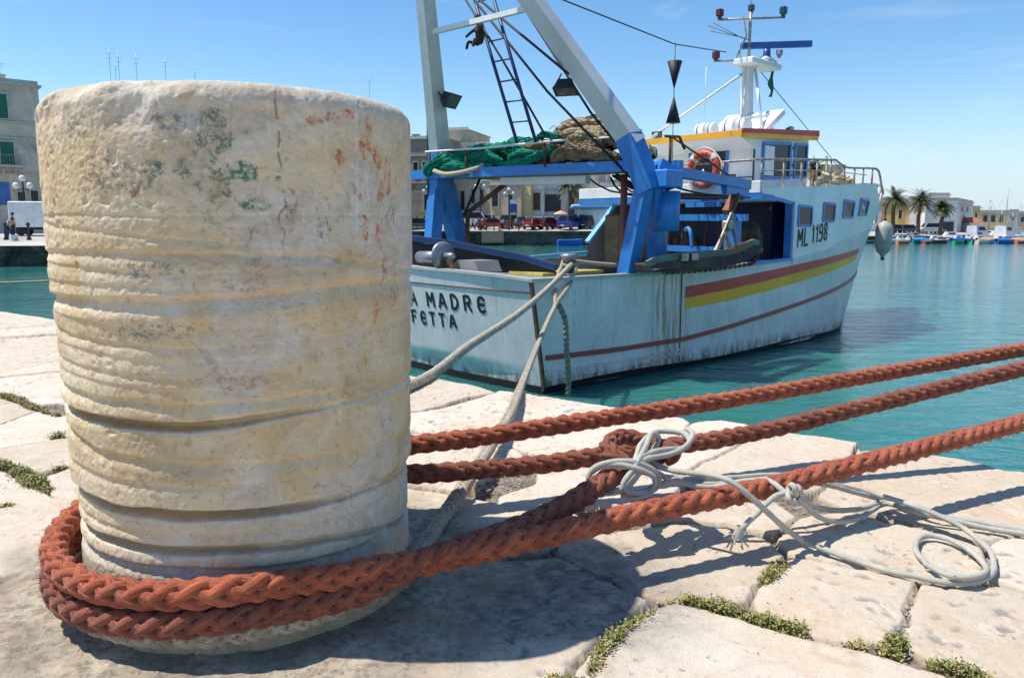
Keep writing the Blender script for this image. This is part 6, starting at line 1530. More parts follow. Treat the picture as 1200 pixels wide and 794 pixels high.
# ------------------------------------------------------------------ people
def skin_mesh(name, nodes, edges, sub=1):
    me = bpy.data.meshes.new(name+'_cage'); me.from_pydata([n[:3] for n in nodes], edges, []); me.update()
    o = bpy.data.objects.new('tmp', me); COL.objects.link(o)
    md = o.modifiers.new('s', 'SKIN'); md.use_smooth_shade = True
    lay = me.skin_vertices[0] if len(me.skin_vertices) else None
    for i, n in enumerate(nodes): me.skin_vertices[0].data[i].radius = (n[3], n[4] if len(n) > 4 else n[3])
    me.skin_vertices[0].data[0].use_root = True
    sb = o.modifiers.new('ss', 'SUBSURF'); sb.levels = sub; sb.render_levels = sub
    dg = bpy.context.evaluated_depsgraph_get(); r_ = bpy.data.meshes.new_from_object(o.evaluated_get(dg)); r_.name = name
    bpy.data.objects.remove(o); bpy.data.meshes.remove(me); return r_
def figure(pose):
    """joints for a 1.72 m person facing -Y"""
    hip, kn, an = .90, .48, .07
    J = dict(pelvis=(0, 0, .94), waist=(0, 0, 1.10), chest=(0, 0, 1.32), neck=(0, 0, 1.47), head=(0, -.01, 1.58), top=(0, 0, 1.70))
    lg = {'stand': ((.09, 0, kn), (.10, 0, an), (-.09, 0, kn), (-.10, .0, an)), 'walk': ((.09, -.18, .50), (.09, -.22, .08), (-.09, .10, .48), (-.09, .32, .12))}.get(pose)
    ar = {'stand': ((.20, 0, 1.40), (.25, .02, 1.14), (.25, -.06, .90)), 'walk': ((.20, 0, 1.40), (.26, .12, 1.16), (.24, .05, .92))}.get(pose)
    if pose == 'stoop':
        J = dict(pelvis=(0, .12, .88), waist=(0, 0, 1.0), chest=(0, -.2, 1.16), neck=(0, -.32, 1.24), head=(0, -.42, 1.27), top=(0, -.50, 1.30))
        lg = ((.10, .0, kn), (.11, .05, an), (-.10, .0, kn), (-.11, .05, an)); ar = ((.19, -.24, 1.2), (.22, -.32, .95), (.16, -.42, .75))
    if pose == 'sit':
        J = dict(pelvis=(0, 0, .12), waist=(0, -.02, .28), chest=(0, -.08, .50), neck=(0, -.12, .64), head=(0, -.16, .75), top=(0, -.16, .87))
        lg = ((.12, -.42, .28), (.14, -.55, -.12), (-.12, -.42, .28), (-.14, -.55, -.12)); ar = ((.19, -.10, .56), (.24, -.22, .34), (.16, -.40, .30))
    n = [J['pelvis']+(.135, .10), J['waist']+(.125, .09), J['chest']+(.15, .10), J['neck']+(.055, .055), J['head']+(.085, .10), J['top']+(.06, .07)]
    e = [(0,1), (1,2), (2,3), (3,4), (4,5)]
    def leg(s, k, a):
        i = len(n); x = .09*s; p = J['pelvis']
        n.extend([(p[0]+x, p[1], p[2]-.06, .085, .085), (k[0], k[1], k[2], .058, .058), (a[0], a[1], a[2], .038, .038), (a[0], a[1]-.15, max(-.16 if pose == 'sit' else .03, a[2]-.04), .035, .028)])
        e.extend([(0, i), (i, i+1), (i+1, i+2), (i+2, i+3)])
    leg(1, *lg[:2]); leg(-1, *lg[2:])
    def arm(s, sw):
        i = len(n); a, b, c = ar
        f = lambda p, q: (p[0]*s, J['chest'][1]+(p[1]-J['chest'][1])*(q if pose == 'walk' else 1), p[2])
        n.extend([f(a, sw)+(.055, .055), f(b, sw)+(.042, .042), f(c, sw)+(.028, .028), (f(c, sw)[0], f(c, sw)[1]-.03, c[2]-.09, .034, .02)])
        e.extend([(2, i), (i, i+1), (i+1, i+2), (i+2, i+3)])
    arm(1, 1); arm(-1, -1)
    body = skin_mesh('body_'+pose, n, e)
    gr = lambda t, k: t[:3]+(t[3]+k, t[4]+k)
    sn = [gr(n[i], .018) for i in (1, 2, 14, 15, 18, 19)]; sn[0] = (*n[0][:2], n[0][2]+.02, .155, .12); sn.insert(1, gr(n[1], .02))
    shirt = skin_mesh('shirt_'+pose, sn, [(0,1), (1,2), (2,3), (3,4), (2,5), (5,6)])
    tn = [gr(n[i], .014) for i in (0, 6, 7, 8, 10, 11, 12)]
    trs = skin_mesh('trousers_'+pose, tn, [(0,1), (1,2), (2,3), (0,4), (4,5), (5,6)])
    h = MB(); hd = J['head']; h.ball((hd[0], hd[1]+.03, hd[2]+.07), .105, 12, 8, (1, 1.05, .95)); hair = h.build('hair', None); hm_ = hair.data; bpy.data.objects.remove(hair)
    return body, shirt, trs, hm_, J
FIG = {}
def person(pose, px, Y, face, shirt, trs, hair, label, z=None, scale=1., facing=None):
    if pose not in FIG: FIG[pose] = figure(pose)
    b, s, t_, h, J = FIG[pose]; x = px2x(px, Y)
    o = bpy.data.objects.new('person', b); COL.objects.link(o); o.location = (x, Y, far_z(x, Y) if z is None else z); o.rotation_euler = (0, 0, R(face)); o.scale = (scale*1.07,)*3
    if not b.materials: b.materials.append(simple('skin', (.42, .24, .16), .6, .1))
    tag(o, label, 'person')
    for nm, me, c in (('shirt', s, shirt), ('trousers', t_, trs), ('hair', h, hair)):
        q = bpy.data.objects.new(nm, me); COL.objects.link(q); q.parent = o
        if not me.materials: me.materials.append(M_WHT)
        q.material_slots[0].link = 'OBJECT'; q.material_slots[0].material = simple('cloth_%d_%d_%d' % tuple(int(v*100) for v in c), c, .9, .15)
    return o
W_ = (.7, .7, .68); K_ = (.02, .02, .025); N_ = (.03, .04, .12); BR_ = (.05, .03, .02)
person('stand', 588.3, 116.4, 150, W_, (.08, .02, .02), BR_, 'man in a white shirt and dark trousers standing at the far quay edge')
person('sit', 590-5, 115.4, 40, (.10, .10, .12), (.5, .4, .35), BR_, 'person sitting on the far quay edge at the feet of the man in white')
person('walk', 554, 117, 90, (.30, .17, .05), K_, BR_, 'person in an ochre top walking left of the red saloon'); person('walk', 558.6, 117.2, -90, W_, K_, K_, 'person in white top and black trousers walking beside the ochre top')
person('stand', 561.5, 117.6, 30, N_, N_, K_, 'person in navy standing right of the walking pair')
person('stand', 653, 119.5, 10, (.62, .22, .10), W_, BR_, 'person in an orange top by the blue saloon'); person('stand', 658.5, 121, 40, (.5, .15, .2), K_, K_, 'person in a pink top behind the blue people carrier')
for i, (px, Y, c, lab) in enumerate([(507, 117, N_, 'person in navy left of the gap in the gantry legs'), (512, 119, W_, 'person in white behind the port gantry leg'), (517, 117.5, (.45, .1, .1), 'person in a red top between the port gantry legs'), (520, 120, W_, 'tall person in white between the port gantry legs'),
        (523, 118.3, (.1, .12, .3), 'person in a blue top between the port gantry legs'), (526, 121, (.5, .45, .4), 'person in beige right of the blue top between the gantry legs'), (529, 117.2, K_, 'person all in black right of the port gantry gap'), (515, 122, (.2, .2, .25), 'person in grey further back between the port gantry legs'),
        (489, 121, (.3, .05, .1), 'person in dark red by the black saloon'), (497, 122, W_, 'person in white behind the black saloon'), (605, 119, (.2, .25, .3), 'person in grey blue by the dark grey car'), (636, 123, K_, 'person in black between the red hatchback and the shop'), (568, 121, (.5, .5, .3), 'person in pale yellow behind the red saloon')]):
    person('stand' if i % 2 else 'walk', px, Y, i*67 % 360, c, (K_, N_, (.2, .18, .15))[i % 3], (K_, BR_)[i % 2], lab, scale=.95+.1*((i*37) % 10)/10)
person('stoop', 11, 56.2, 60, (.45, .47, .5), N_, K_, 'stooping man in a grey shirt working by the white box van'); person('stand', 15.5, 58, -70, (.35, .06, .05), K_, K_, 'man in a dark red top standing behind the stooping man')
# small white stone block and railing
x = px2x(523, 115.8); m = MB(); m.box((0, 0, .45), (1.1, .8, .9), bevel=.12); tag(m.build('mooring_stone', M_WHT, None, (x, 115.9, far_z(x, 115.9)), R(10)), 'squat whitish mooring stone on the far quay edge between the gantry legs', 'bollard')
o = thing('quay_railing', 'low grey railing along the far quay edge by the black saloon', 'railing', (px2x(492, 115.6), 115.6, far_z(px2x(492, 115.6), 115.6)))
m = MB(); [m.box((-1.7+.85*k, 0, .5), (.05, .05, 1.0)) for k in range(5)]; m.build('upright', M_GALV, o); m = MB(); m.box((0, 0, 1.0), (3.5, .05, .05)); m.box((0, 0, .55), (3.5, .04, .04)); m.build('rail', M_GALV, o)
for px, lab in ((570, 'short iron post left of the seated person'), (579, 'short iron post just behind the seated person'), (641, 'short iron post right of the bright red hatchback'), (608, 'short iron post between the dark grey car and the red hatchback')):
    x = px2x(px, 115.8); m = MB(); m.lathe([(.10, 0), (.08, .8), (.11, .86), (.05, .95)], seg=8); tag(m.build('quay_post', M_IRON, None, (x, 115.8, far_z(x, 115.8))), lab, 'bollard', 'iron posts at the far quay edge')
# ------------------------------------------------------------------ parasols
for px, Y, c, lab in ((498, 121, (.65, .5, .08), 'yellow parasol left of the port gantry leg'), (657, 126, (.65, .35, .25), 'salmon parasol beside the red shop front')):
    x = px2x(px, Y); o = thing('parasol', lab, 'parasol', (x, Y, far_z(x, Y))); m = MB(); m.tube([(0, 0, 0), (0, 0, 2.6)], .03, 6); m.build('pole', M_STEEL, o)
    m = MB(); m.lathe([(1.2, 2.05), (.9, 2.3), (.03, 2.65)], seg=8, smooth=False); m.build('canopy', simple('parasol_'+lab[:4], c, .8, .1), o)
# ------------------------------------------------------------------ antennas on the roofs
for px, yt, yb_, Y, lab in ((11, 66, 92, 71, 'thin antenna on the corner house chimney'), (16, 74, 94, 71, 'shorter antenna beside the chimney antenna'), (142, 55, 120, 86, 'tall antenna with crossbars above the bollard, left of the pair'), (152, 60, 120, 87, 'tall antenna just right of the tallest one'),
        (148, 72, 120, 88, 'short antenna between the two tall ones'), (172, 62, 120, 89, 'lone antenna with a slanted head above the bollard'), (205, 67, 122, 92, 'thin antenna above the middle of the bollard'), (238, 80, 124, 95, 'smallest antenna above the bollard'), (437, 88, 140, 118, 'antenna above the right shoulder of the bollard')):
    antenna(px, yt, yb_, Y, lab)
# ------------------------------------------------------------------ marina on the right: palms, houses, boats
M_LEAF = simple('palm_leaf', (.060, .085, .022), .55, .45, 2.5, 0, dirt=(.22, .15, .05), dirt_amt=.3, dscale=1.0)
M_TRUNK = simple('palm_bark', (.13, .09, .06), .95, .4, 4, .5, 20)
M_DRY = simple('dry_frond', (.30, .20, .07), .8, .4, 2, 0)
def palm(px, Y, ytop, label, seed, r_=2.6, ybase=None, zb=None):
    rnd = random.Random(seed); x = px2x(px, Y); z0 = zb if zb is not None else far_z(x, Y); zc = yz(ytop, Y)-r_*.45; H = zc-z0
    o = thing('palm_tree', label, 'palm', (x, Y, z0), 0, 'date palms on the far shore')
    m = MB(); P = [Vector((.12*math.sin(k*.7+seed), .1*math.cos(k*.5), H*k/8)) for k in range(9)]; m.tube(P, [.34-.10*k/8+.05*(k == 8) for k in range(9)], 12)
    for k in range(int(H/.22)): m.lathe([(.27, 0), (.33, .08), (.27, .13)], (P[min(8, int(k*.22/H*8))].x, P[min(8, int(k*.22/H*8))].y, k*.22), 9)
    m.build('trunk', M_TRUNK, o)
    g = MB(); d_ = MB()
    n = 60
    for i in range(n):
        az = rnd.random()*2*PI; el = R(-32+108*rnd.random()); L = r_*(.85+.3*rnd.random()); tgt = d_ if el < R(-12) and rnd.random() < .75 else g
        q = []; p = Vector((P[-1].x, P[-1].y, H)); dirv = Vector((math.cos(az)*math.cos(el), math.sin(az)*math.cos(el), math.sin(el)))
        for k in range(9): q.append(p.copy()); p = p+dirv*(L/8); dirv = (dirv+Vector((0, 0, -.15-.05*k*.5))).normalized()
        tgt.tube(q, [.035*(1-k/9.5) for k in range(9)], 4)
        side = dirv.cross(Vector((0, 0, 1))); side = Vector((-math.sin(az), math.cos(az), 0))
        for k in range(1, 9):
            for h in (0, .5):
                if k == 8 and h: continue
                a = q[k-1].lerp(q[k], h); t_ = (q[k]-q[k-1]).normalized(); ll = .62*math.sin(PI*min(.95, (k+h)/9+.08))+.12
                for s in (-1, 1):
                    e_ = a+side*s*ll*(.8+.2*rnd.random())+t_*ll*.55+Vector((0, 0, -ll*(.25+.3*rnd.random()))); w_ = t_*.06
                    tgt.add([a-w_, a+w_, e_], [(0,1,2)])
    g.build('crown', M_LEAF, o)
    if d_.v: d_.build('dry_fronds', M_DRY, o)
    return o
palm(1046, 133, 224, 'tall palm nearest the boat bow, left of the three', 1, 3.0); palm(1076, 136, 228, 'middle palm of the three, before the pale building', 2, 2.9); palm(1103, 134, 238, 'smallest palm of the three, against the white wall', 3, 2.2)
palm(951, 150, 190, 'palm glimpsed through the boat rail beside the wheelhouse', 4, 3.0, zb=0); palm(668, 127, 208, 'palm half hidden under the net platform', 5, 3.0)
def rb(label, p0, p1, Ya, Yb, ytop, depth, mat, ops, cor=(), **k): return building(label, p0, p1, Ya, Yb, ytop, depth, mat, ops, cor, z0=-.4, **k)
rb('grey house with a dark roof seen through the foredeck rail', 946, 987, 160, 160, 196, 14, MP['grey'], [(955, 961, 203, 211, 'w'), (968, 974, 203, 211, 'w')], ())
rb('yellow and white low house behind the middle palm', 1030, 1082, 152, 150, 236, 12, MP['ochre'], [(1052, 1056, 246, 256, 'w'), (1064, 1069, 246, 256, 'w')], (243,))
rb('pale upper block on the big harbour building', 1086, 1110, 158, 158, 229, 8, MP['pale'], [], ())
rb('big pale harbour building with one blank white wall', 1083, 1121, 143, 143, 235, 1.2, MP['white'], [(1103, 1117, 260, 271, 'a')], ())
rb('shaded side wing of the big harbour building with small openings', 1121.3, 1138, 143, 158, 237, 8, MP['pale'], [(1124, 1126, 243, 248, 'w'), (1130, 1132, 243, 248, 'w'), (1127, 1129, 254, 258, 'w'), (1132.5, 1134.5, 256, 268, 'a')], (240,))
rb('small ochre house right of the harbour building', 1138.5, 1147, 165, 165, 244, 8, MP['ochre'], [(1141, 1143.5, 250, 255, 'w')], ())
rb('yellow low building with white arches behind the marina', 1147, 1181, 172, 172, 249, 9, MP['yellow'], [(1151, 1156, 252, 260, 'w'), (1160, 1165, 252, 260, 'w'), (1170, 1174, 252, 260, 'w')], (252,))
rb('grey end building right of the yellow one', 1181, 1192, 175, 175, 248, 9, MP['pale'], [(1184, 1187, 253, 258, 'w')], ())
rb('far reddish grey building at the right edge', 1192, 1262, 180, 180, 250, 9, MP['tan'], [(1195+9*k, 1199+9*k, 254, 260, 'w') for k in range(7)], ())
rb('low white shed left of the palms behind the pulpit', 985, 1032, 150, 150, 247, 9, MP['white'], [(995, 1001, 252, 262, 'w')], ())
X0, X1, Yr = px2x(1136, 146), px2x(1151, 146), 146
o = thing('boat_shed', 'low shed with a bright terracotta roof beside the harbour building', 'shed', ((X0+X1)/2, Yr, far_z(X0, Yr))); m = MB(); m.box((0, 2, .8), (X1-X0, 4, 1.8)); m.build('wall', MP['white'], o)
m = MB(); w_ = (X1-X0)/2+.3; m.add([(-w_, -.4, 1.7), (w_, -.4, 1.7), (w_, 4.4, 1.7), (-w_, 4.4, 1.7), (-w_+.5, 2, 2.7), (w_-.5, 2, 2.7)], [(0,1,5,4), (2,3,4,5), (1,2,5), (3,0,4)]); m.build('roof', simple('terracotta', (.42, .13, .07), .9, .2), o)
M_TEAK = simple('boat_wood', (.25, .14, .07), .7, .3)
def bcol(c): return simple('boat_%d_%d_%d' % tuple(int(v*100) for v in c), c, .35, .12, 1.5, 0)
def small_boat(px, Y, L, rz, c, label, kind='open', c2=(.7, .7, .68), mastH=0, cat='boat'):
    x = px2x(px, Y); o = thing({'open': 'rowing_boat', 'cabin': 'motor_boat', 'tarp': 'covered_boat', 'sail': 'sailing_boat', 'fish': 'fishing_boat'}[kind], label, cat, (x, Y, SEA), R(rz), 'boats moored in the marina')
    o.scale = (.68,)*3 if Y < 131.5 and Y > 113 else (1, 1, 1)
    W2 = L*.17+.25; Hh = .55+L*.07; m = MB(); n = 14; rows = 5; V = []
    for sg in (1, -1):
        for i in range(n+1):
            t_ = i/n; u = -L/2+L*t_; f = (1-max(0, (t_-.45)/.55)**2.4)*(.86+.14*min(1, t_*3))
            for j in range(rows+1):
                k = j/rows; z = -.2+(Hh+.2+.35*max(0, t_-.4)**2*L*.35)*k; V.append((u+(k*.12*L if t_ > .6 else 0)*max(0, t_-.6), sg*W2*f*(.55+.45*k**.6), z))
    q = (n+1)*(rows+1)
    F = [tuple(s*q+v for v in ((a, a+rows+1, a+rows+2, a+1) if s else (a, a+1, a+rows+2, a+rows+1))) for s in (0, 1) for i in range(n) for a in [i*(rows+1)+j for j in range(rows)]]
    F += [(j, j+1, q+j+1, q+j) for j in range(rows)]
    m.add(V, F, True); m.build('hull', bcol(c), o)
    dk = MB(); dk.add([(V[i*(rows+1)+rows][0], V[i*(rows+1)+rows][1]*.93*s, V[i*(rows+1)+rows][2]-(.12 if kind != 'open' else .3)) for i in range(n+1) for s in (1, -1)], [(2*i, 2*i+2, 2*i+3, 2*i+1) for i in range(n)]); dk.build('deck', M_TEAK if kind == 'open' else bcol(c2), o)
    g = MB()
    for s in (0, 1):
        T = [Vector(V[s*q+i*(rows+1)+rows]) for i in range(n+1)]; g.tube(T, .045, 5)
    g.build('gunwale', bcol(c2), o)
    if kind == 'open':
        g = MB(); [g.box((u, 0, Hh-.15), (.25, W2*1.7, .05)) for u in (-L*.2, L*.08)]; g.build('thwart', M_TEAK, o)
    if kind in ('cabin', 'fish', 'sail'):
        cl = L*.34; g = MB(); hz = .85 if kind != 'fish' else 1.7; x_ = -.02*L if kind != 'fish' else -L*.18
        g.add([(x_-cl/2, -W2*.6, Hh-.1), (x_+cl/2, -W2*.55, Hh), (x_+cl/2, W2*.55, Hh), (x_-cl/2, W2*.6, Hh-.1), (x_-cl/2, -W2*.5, Hh+hz), (x_+cl/2-hz*.6, -W2*.45, Hh+hz), (x_+cl/2-hz*.6, W2*.45, Hh+hz), (x_-cl/2, W2*.5, Hh+hz)], [(4,5,6,7), (0,1,5,4), (1,2,6,5), (2,3,7,6), (3,0,4,7)]); cb_ = g.build('cabin', bcol(c2), o)
        for s in (-1, 1): g = MB(); g.add([(x_-cl*.35, s*(W2*.545+.01), Hh+hz*.55), (x_+cl*.2, s*(W2*.51+.02), Hh+hz*.55), (x_+cl*.1, s*(W2*.48+.01), Hh+hz*.88), (x_-cl*.35, s*(W2*.515+.01), Hh+hz*.88)], [(0,1,2,3) if s < 0 else (3,2,1,0)]); g.build('window', M_GLASS, cb_)
    if kind == 'tarp':
        g = MB(); V2 = []
        for i in range(9):
            u = -L*.48+L*.8*i/8
            for j in range(7):
                y = -W2*1.02+2.04*W2*j/6; V2.append((u, y*(1-.5*max(0, i/8-.6)), Hh+.05+.55*(1-(abs(j-3)/3)**1.5)*math.sin(PI*(i+1)/10)))
        g.add(V2, [(i*7+j, (i+1)*7+j, (i+1)*7+j+1, i*7+j+1) for i in range(8) for j in range(6)], True); g.build('cover', bcol(c2), o)
    if mastH:
        g = MB(); g.tube([(L*.06, 0, Hh), (L*.06, 0, Hh+mastH)], .06, 6); g.tube([(L*.06, 0, Hh+1.2), (-L*.35, 0, Hh+1.3)], .05, 6); g.build('mast', M_STEEL, o)
        g = MB(); g.tube([(L*.06, 0, Hh+mastH), (L*.5, 0, Hh+.6)], .015, 4); g.tube([(L*.06, 0, Hh+mastH), (-L*.48, 0, Hh+.4)], .015, 4); g.build('rigging', M_STEEL, o)
    if kind in ('cabin', 'tarp'): g = MB(); g.box((-L/2-.15, 0, Hh+.05), (.3, .3, .7), bevel=.05); g.build('outboard_motor', M_BLK, o)
WB = (.62, .62, .60); BB_ = (.02, .10, .40)
for a in [
 (1047, 126, 4.5, 20, WB, 'white motor boat nearest the fishing boat bow', 'cabin'), (1060, 124, 3.4, 10, (.55, .14, .08), 'orange red rowing boat right of the white motor boat', 'open'),
 (1066, 129, 5.0, 165, WB, 'white open boat with a red stripe behind the orange rowing boat', 'cabin'), (1082, 126, 5.5, 8, (.03, .22, .25), 'teal boat under a blue cover in the middle of the row', 'tarp', (.05, .22, .55)),
 (1094, 130, 5.0, 172, WB, 'white boat behind the blue covered one', 'cabin'), (1103, 127, 4.6, 5, (.16, .08, .05), 'dark wooden boat with a pale gunwale', 'open'),
 (1116, 127, 5.0, 175, WB, 'white boat with a brown gunwale right of the wooden boat', 'open', (.3, .2, .12)), (1128, 125, 5.4, 8, (.02, .07, .30), 'deep blue boat under a blue cover', 'tarp', (.02, .09, .38)),
 (1124.5, 122, 2.8, 15, (.02, .30, .16), 'small bright green dinghy in front of the deep blue boat', 'open', (.02, .35, .2)), (1138, 124, 1.9, 60, (.03, .38, .18), 'tiny green dinghy seen end on', 'open', (.03, .4, .2)),
 (1147, 128, 6.0, 178, (.04, .04, .05), 'black hulled boat with a pale cabin', 'cabin'), (1161, 127, 6.4, 4, WB, 'cream boat with an orange cover', 'tarp', (.55, .33, .16)), (1179, 125, 4.4, 8, (.02, .12, .36), 'blue boat between the two covered cream ones', 'tarp', (.03, .15, .42)),
 (1193, 127, 5.0, 172, WB, 'cream boat with an apricot cover at the right edge', 'tarp', (.6, .3, .14)),
 (1155, 137-4, 9, 20, (.42, .45, .47), 'grey fishing boat with crossed white booms behind the small boats', 'fish', (.6, .62, .64), 6), (1170, 134, 8, 160, WB, 'white cabin cruiser left of the tall mast', 'cabin'), (1181, 134.5, 9.5, 100, WB, 'white sailing yacht with the tallest mast', 'sail', (.6, .6, .6), 8.0),
 (1190, 133.5, 8, 15, (.16, .30, .42), 'pale blue covered cruiser near the right edge', 'tarp', (.25, .42, .58)), (1184, 133, 8.6, 30, WB, 'white trawler with a high wheelhouse beside the yacht', 'fish', (.66, .66, .66), 4), (1054, 131, 4.6, 172, WB, 'white dinghy tucked behind the orange rowing boat', 'cabin'), (1088, 124, 3.0, 30, (.3, .05, .04), 'small maroon dinghy in front of the teal covered boat', 'open'),
 (1109, 129, 4.6, 12, (.05, .2, .4), 'blue open boat behind the dark wooden boat', 'open'), (1122, 130, 4.8, 170, WB, 'white boat behind the small green dinghy', 'cabin'), (1134, 129.5, 4.4, 8, (.1, .1, .12), 'black open boat behind the tiny green dinghy', 'open'),
 (1154, 125, 3.6, 12, (.55, .5, .4), 'cream rowing boat in front of the black hulled boat', 'open'), (1171, 129, 4.8, 168, WB, 'white boat behind the orange covered one', 'cabin'), (1187, 129.5, 4.6, 12, (.03, .2, .35), 'blue open boat behind the blue covered one', 'open'), (1200, 124.5, 3.4, 8, (.5, .1, .06), 'red rowing boat at the right edge', 'open'),
 (1162, 143, 9, 95, WB, 'distant yacht with a bare mast left of the tall yacht', 'sail', (.6, .6, .6), 6.2), (1174, 146, 8, 80, WB, 'distant yacht with a short mast just left of the tallest one', 'sail', (.6, .6, .6), 5.0), (1196, 144, 9, 85, (.05, .08, .2), 'distant navy yacht right of the tallest mast', 'sail', (.6, .6, .6), 5.6),
 (1210, 130, 6, 10, WB, 'white boat just past the right edge', 'cabin'),
 (1146, 132, 6.6, 25, WB, 'white motor boat below the terracotta roof', 'cabin', (.5, .55, .6)), (1112, 132, 6, 170, (.1, .16, .25), 'slate blue boat below the blank white wall', 'cabin'), (1072, 132.5, 5.2, 20, (.3, .34, .38), 'grey boat below the middle palm', 'cabin'),
 (668, 112, 3.5, 6, (.02, .10, .50), 'bright blue rowing boat tied below the far quay wall', 'open', (.05, .2, .6)), (1036, 128, 4, 30, (.5, .5, .5), 'grey dinghy just under the hanging fender', 'open')]:
    px, Y, L, rz, c, lab, kind = a[:7]; small_boat(px, Y, L, rz, c, lab, kind, *(a[7:] if len(a) > 7 else ()))
o = thing('pontoon', 'long low floating pontoon behind the small boats', 'pontoon', (px2x(1120, 130), 130.8, SEA)); m = MB(); m.box((2, 0, .35), (44, 1.4, .25)); m.build('deck', M_GREYP, o); m = MB(); [m.box((-18+6*k, 0, .1), (1.2, 1.2, .4)) for k in range(7)]; m.build('float', M_BLK, o)
for i, (px, Y, rz, kd, c, lab) in enumerate([(1050, 140, 10, 'suv', (.05, .08, .2), 'navy car parked left below the middle palm'), (1058, 141, 5, 'hatch', WHC, 'white car parked between two navy ones by the palms'), (1066, 140, 8, 'suv', (.06, .07, .1), 'black car parked under the middle palm'), (1089, 139, 175, 'van', WHC, 'white van before the blank white wall'), (1096, 140, 10, 'saloon', SIL, 'silver saloon right of the white van'), (1072, 141, 0, 'saloon', (.1, .15, .3), 'blue grey saloon right of the middle palm')]): car(kd, px, Y, rz, c, lab)
# ------------------------------------------------------------------ nets heaped on the gantry platform
def net_mat(name, c, c2):
    t = NT(name); n = t.noise(3, 8, .7, dist=.8)
    v = t.new('ShaderNodeTexVoronoi'); v.feature = 'DISTANCE_TO_EDGE'; v.inputs['Scale'].default_value = 42; t.link(t.tc.outputs['Object'], v.inputs['Vector'])
    e = t.ramp(v.outputs['Distance'], [(.04, 1.), (.16, 0.)])
    col = t.mix(t.ramp(n, [(.3, 0.), (.7, 1.)]), c, c2); col = t.mix(t.math('MULTIPLY', t.math('SUBTRACT', 1.0, e), .5), col, tuple(v_*.35 for v_ in c))
    t.base(col); t.set(Roughness=.9); t.b.inputs['Specular IOR Level'].default_value = .15
    t.normal(t.bump(e, .8, .008, t.bump(t.noise(14, 5, .7), .8, .03))); return t.m
NG = net_mat('green_net', (.012, .26, .16), (.04, .42, .27)); NB = net_mat('tan_net', (.46, .36, .23), (.66, .55, .38)); NBR = net_mat('brown_net', (.26, .18, .11), (.46, .35, .22))
def bundle(P, r_, seed, mat, name, label, flat=.8, wr=.18):
    A, s = resample(catmull([bc(*p) for p in P], .015), .015); T, N, B = frames(A); n = 54; an = np.linspace(0, 2*PI, n, endpoint=False)
    S, AN = np.meshgrid(s, an, indexing='ij'); k = S/s[-1]; rad = r_*np.sin(PI*np.clip(k*.94+.03, 0, 1))**.35
    ridge = np.abs(fbm(AN*3.2+3, S*1.1, AN*0+seed, seed, 3)-.5)*2; rg2 = np.abs(fbm(np.cos(AN)*3.5+9+S*2, np.sin(AN)*3.5+9, S*7, seed+12, 3)-.5)*2; rad = rad*(1-wr*2.6*ridge-1.1*np.clip(.22-rg2, 0, 1)+.75*(fbm(np.cos(AN)*1.7+9, np.sin(AN)*1.7+9, S*5, seed+2, 3)-.5)+.34*(fbm(np.cos(AN)*5+9, np.sin(AN)*5+9, S*15, seed+5, 3)-.5))
    V = A[:, None, :]+(N[:, None, :]*np.cos(AN)[..., None]*flat+B[:, None, :]*np.sin(AN)[..., None])*rad[..., None]
    V = V.reshape(-1, 3); F = grid_faces(len(s), n); j = np.arange(len(s)-1); F = np.r_[F, np.stack([j*n+n-1, (j+1)*n+n-1, (j+1)*n, j*n], 1)]
    return V, F[:, ::-1]
def net(name, label, mat, bl):
    parts = []
    for i, (P, r_, fl_) in enumerate(bl): V, F = bundle(P, r_, i*7+len(label), mat, name, label, fl_); parts.append((V, F, None))
    rnd = np.random.default_rng(len(label)); bm2 = MB()
    for P, r_, fl_ in bl:                                  # loose cords and folds of mesh lying over the bundle
        C = np.array([tuple(bc(*p)) for p in P]); n_ = int(16*r_/.15)
        for q in range(n_):
            k = rnd.random()*.7; pts = []; a0 = rnd.random()*PI
            for w_ in range(6):
                f = np.clip(k+w_*.06, 0, 1)*(len(C)-1); i = min(int(f), len(C)-2); c = C[i]+(C[i+1]-C[i])*(f-i); a = a0+w_*(.35*(rnd.random()*2-.6)); rr_ = r_*(.88+.16*rnd.random())
                pts.append(Vector((c[0]-math.cos(a)*rr_*.9, c[1]+rnd.normal(0, .02), c[2]+abs(math.sin(a))*rr_*fl_*1.0)))
            bm2.tube(catmull(pts, .03), .007+.008*rnd.random(), 5, cap=False)
    if bm2.v: parts.append((np.array(bm2.v), np.array([f for f in bm2.f if len(f) == 4]), None))
    V, F, U = join(parts); o = mesh_np(name, V, F, mat, loc=tuple(BC)); o.rotation_euler = (0, 0, BTH); return tag(o, label, 'fishing net', 'fishing nets heaped on the gantry platform')
net('fishing_net', 'green net bundle draped over the left end of the platform', NG, [
  ([(1.5, -2.2, 3.62), (1.35, -1.9, 3.78), (1.5, -1.5, 3.85), (1.7, -1.0, 3.82), (1.8, -.6, 3.70)], .20, .8), ([(2.1, -2.1, 3.7), (2.0, -1.5, 3.92), (2.1, -.9, 3.9), (2.2, -.3, 3.85)], .22, .8),
  ([(1.45, -2.0, 3.55), (1.35, -1.6, 3.66), (1.5, -1.2, 3.62), (1.65, -.7, 3.62)], .16, .8), ([(2.6, -2.1, 3.75), (2.6, -1.2, 4.02), (2.6, -.4, 4.0)], .30, .8), ([(1.7, -1.6, 3.95), (1.75, -1.1, 4.0), (1.85, -.5, 3.98)], .12, .8), ([(1.3, -2.25, 3.52), (1.22, -2.1, 3.66), (1.4, -2.0, 3.8)], .13, .9)])
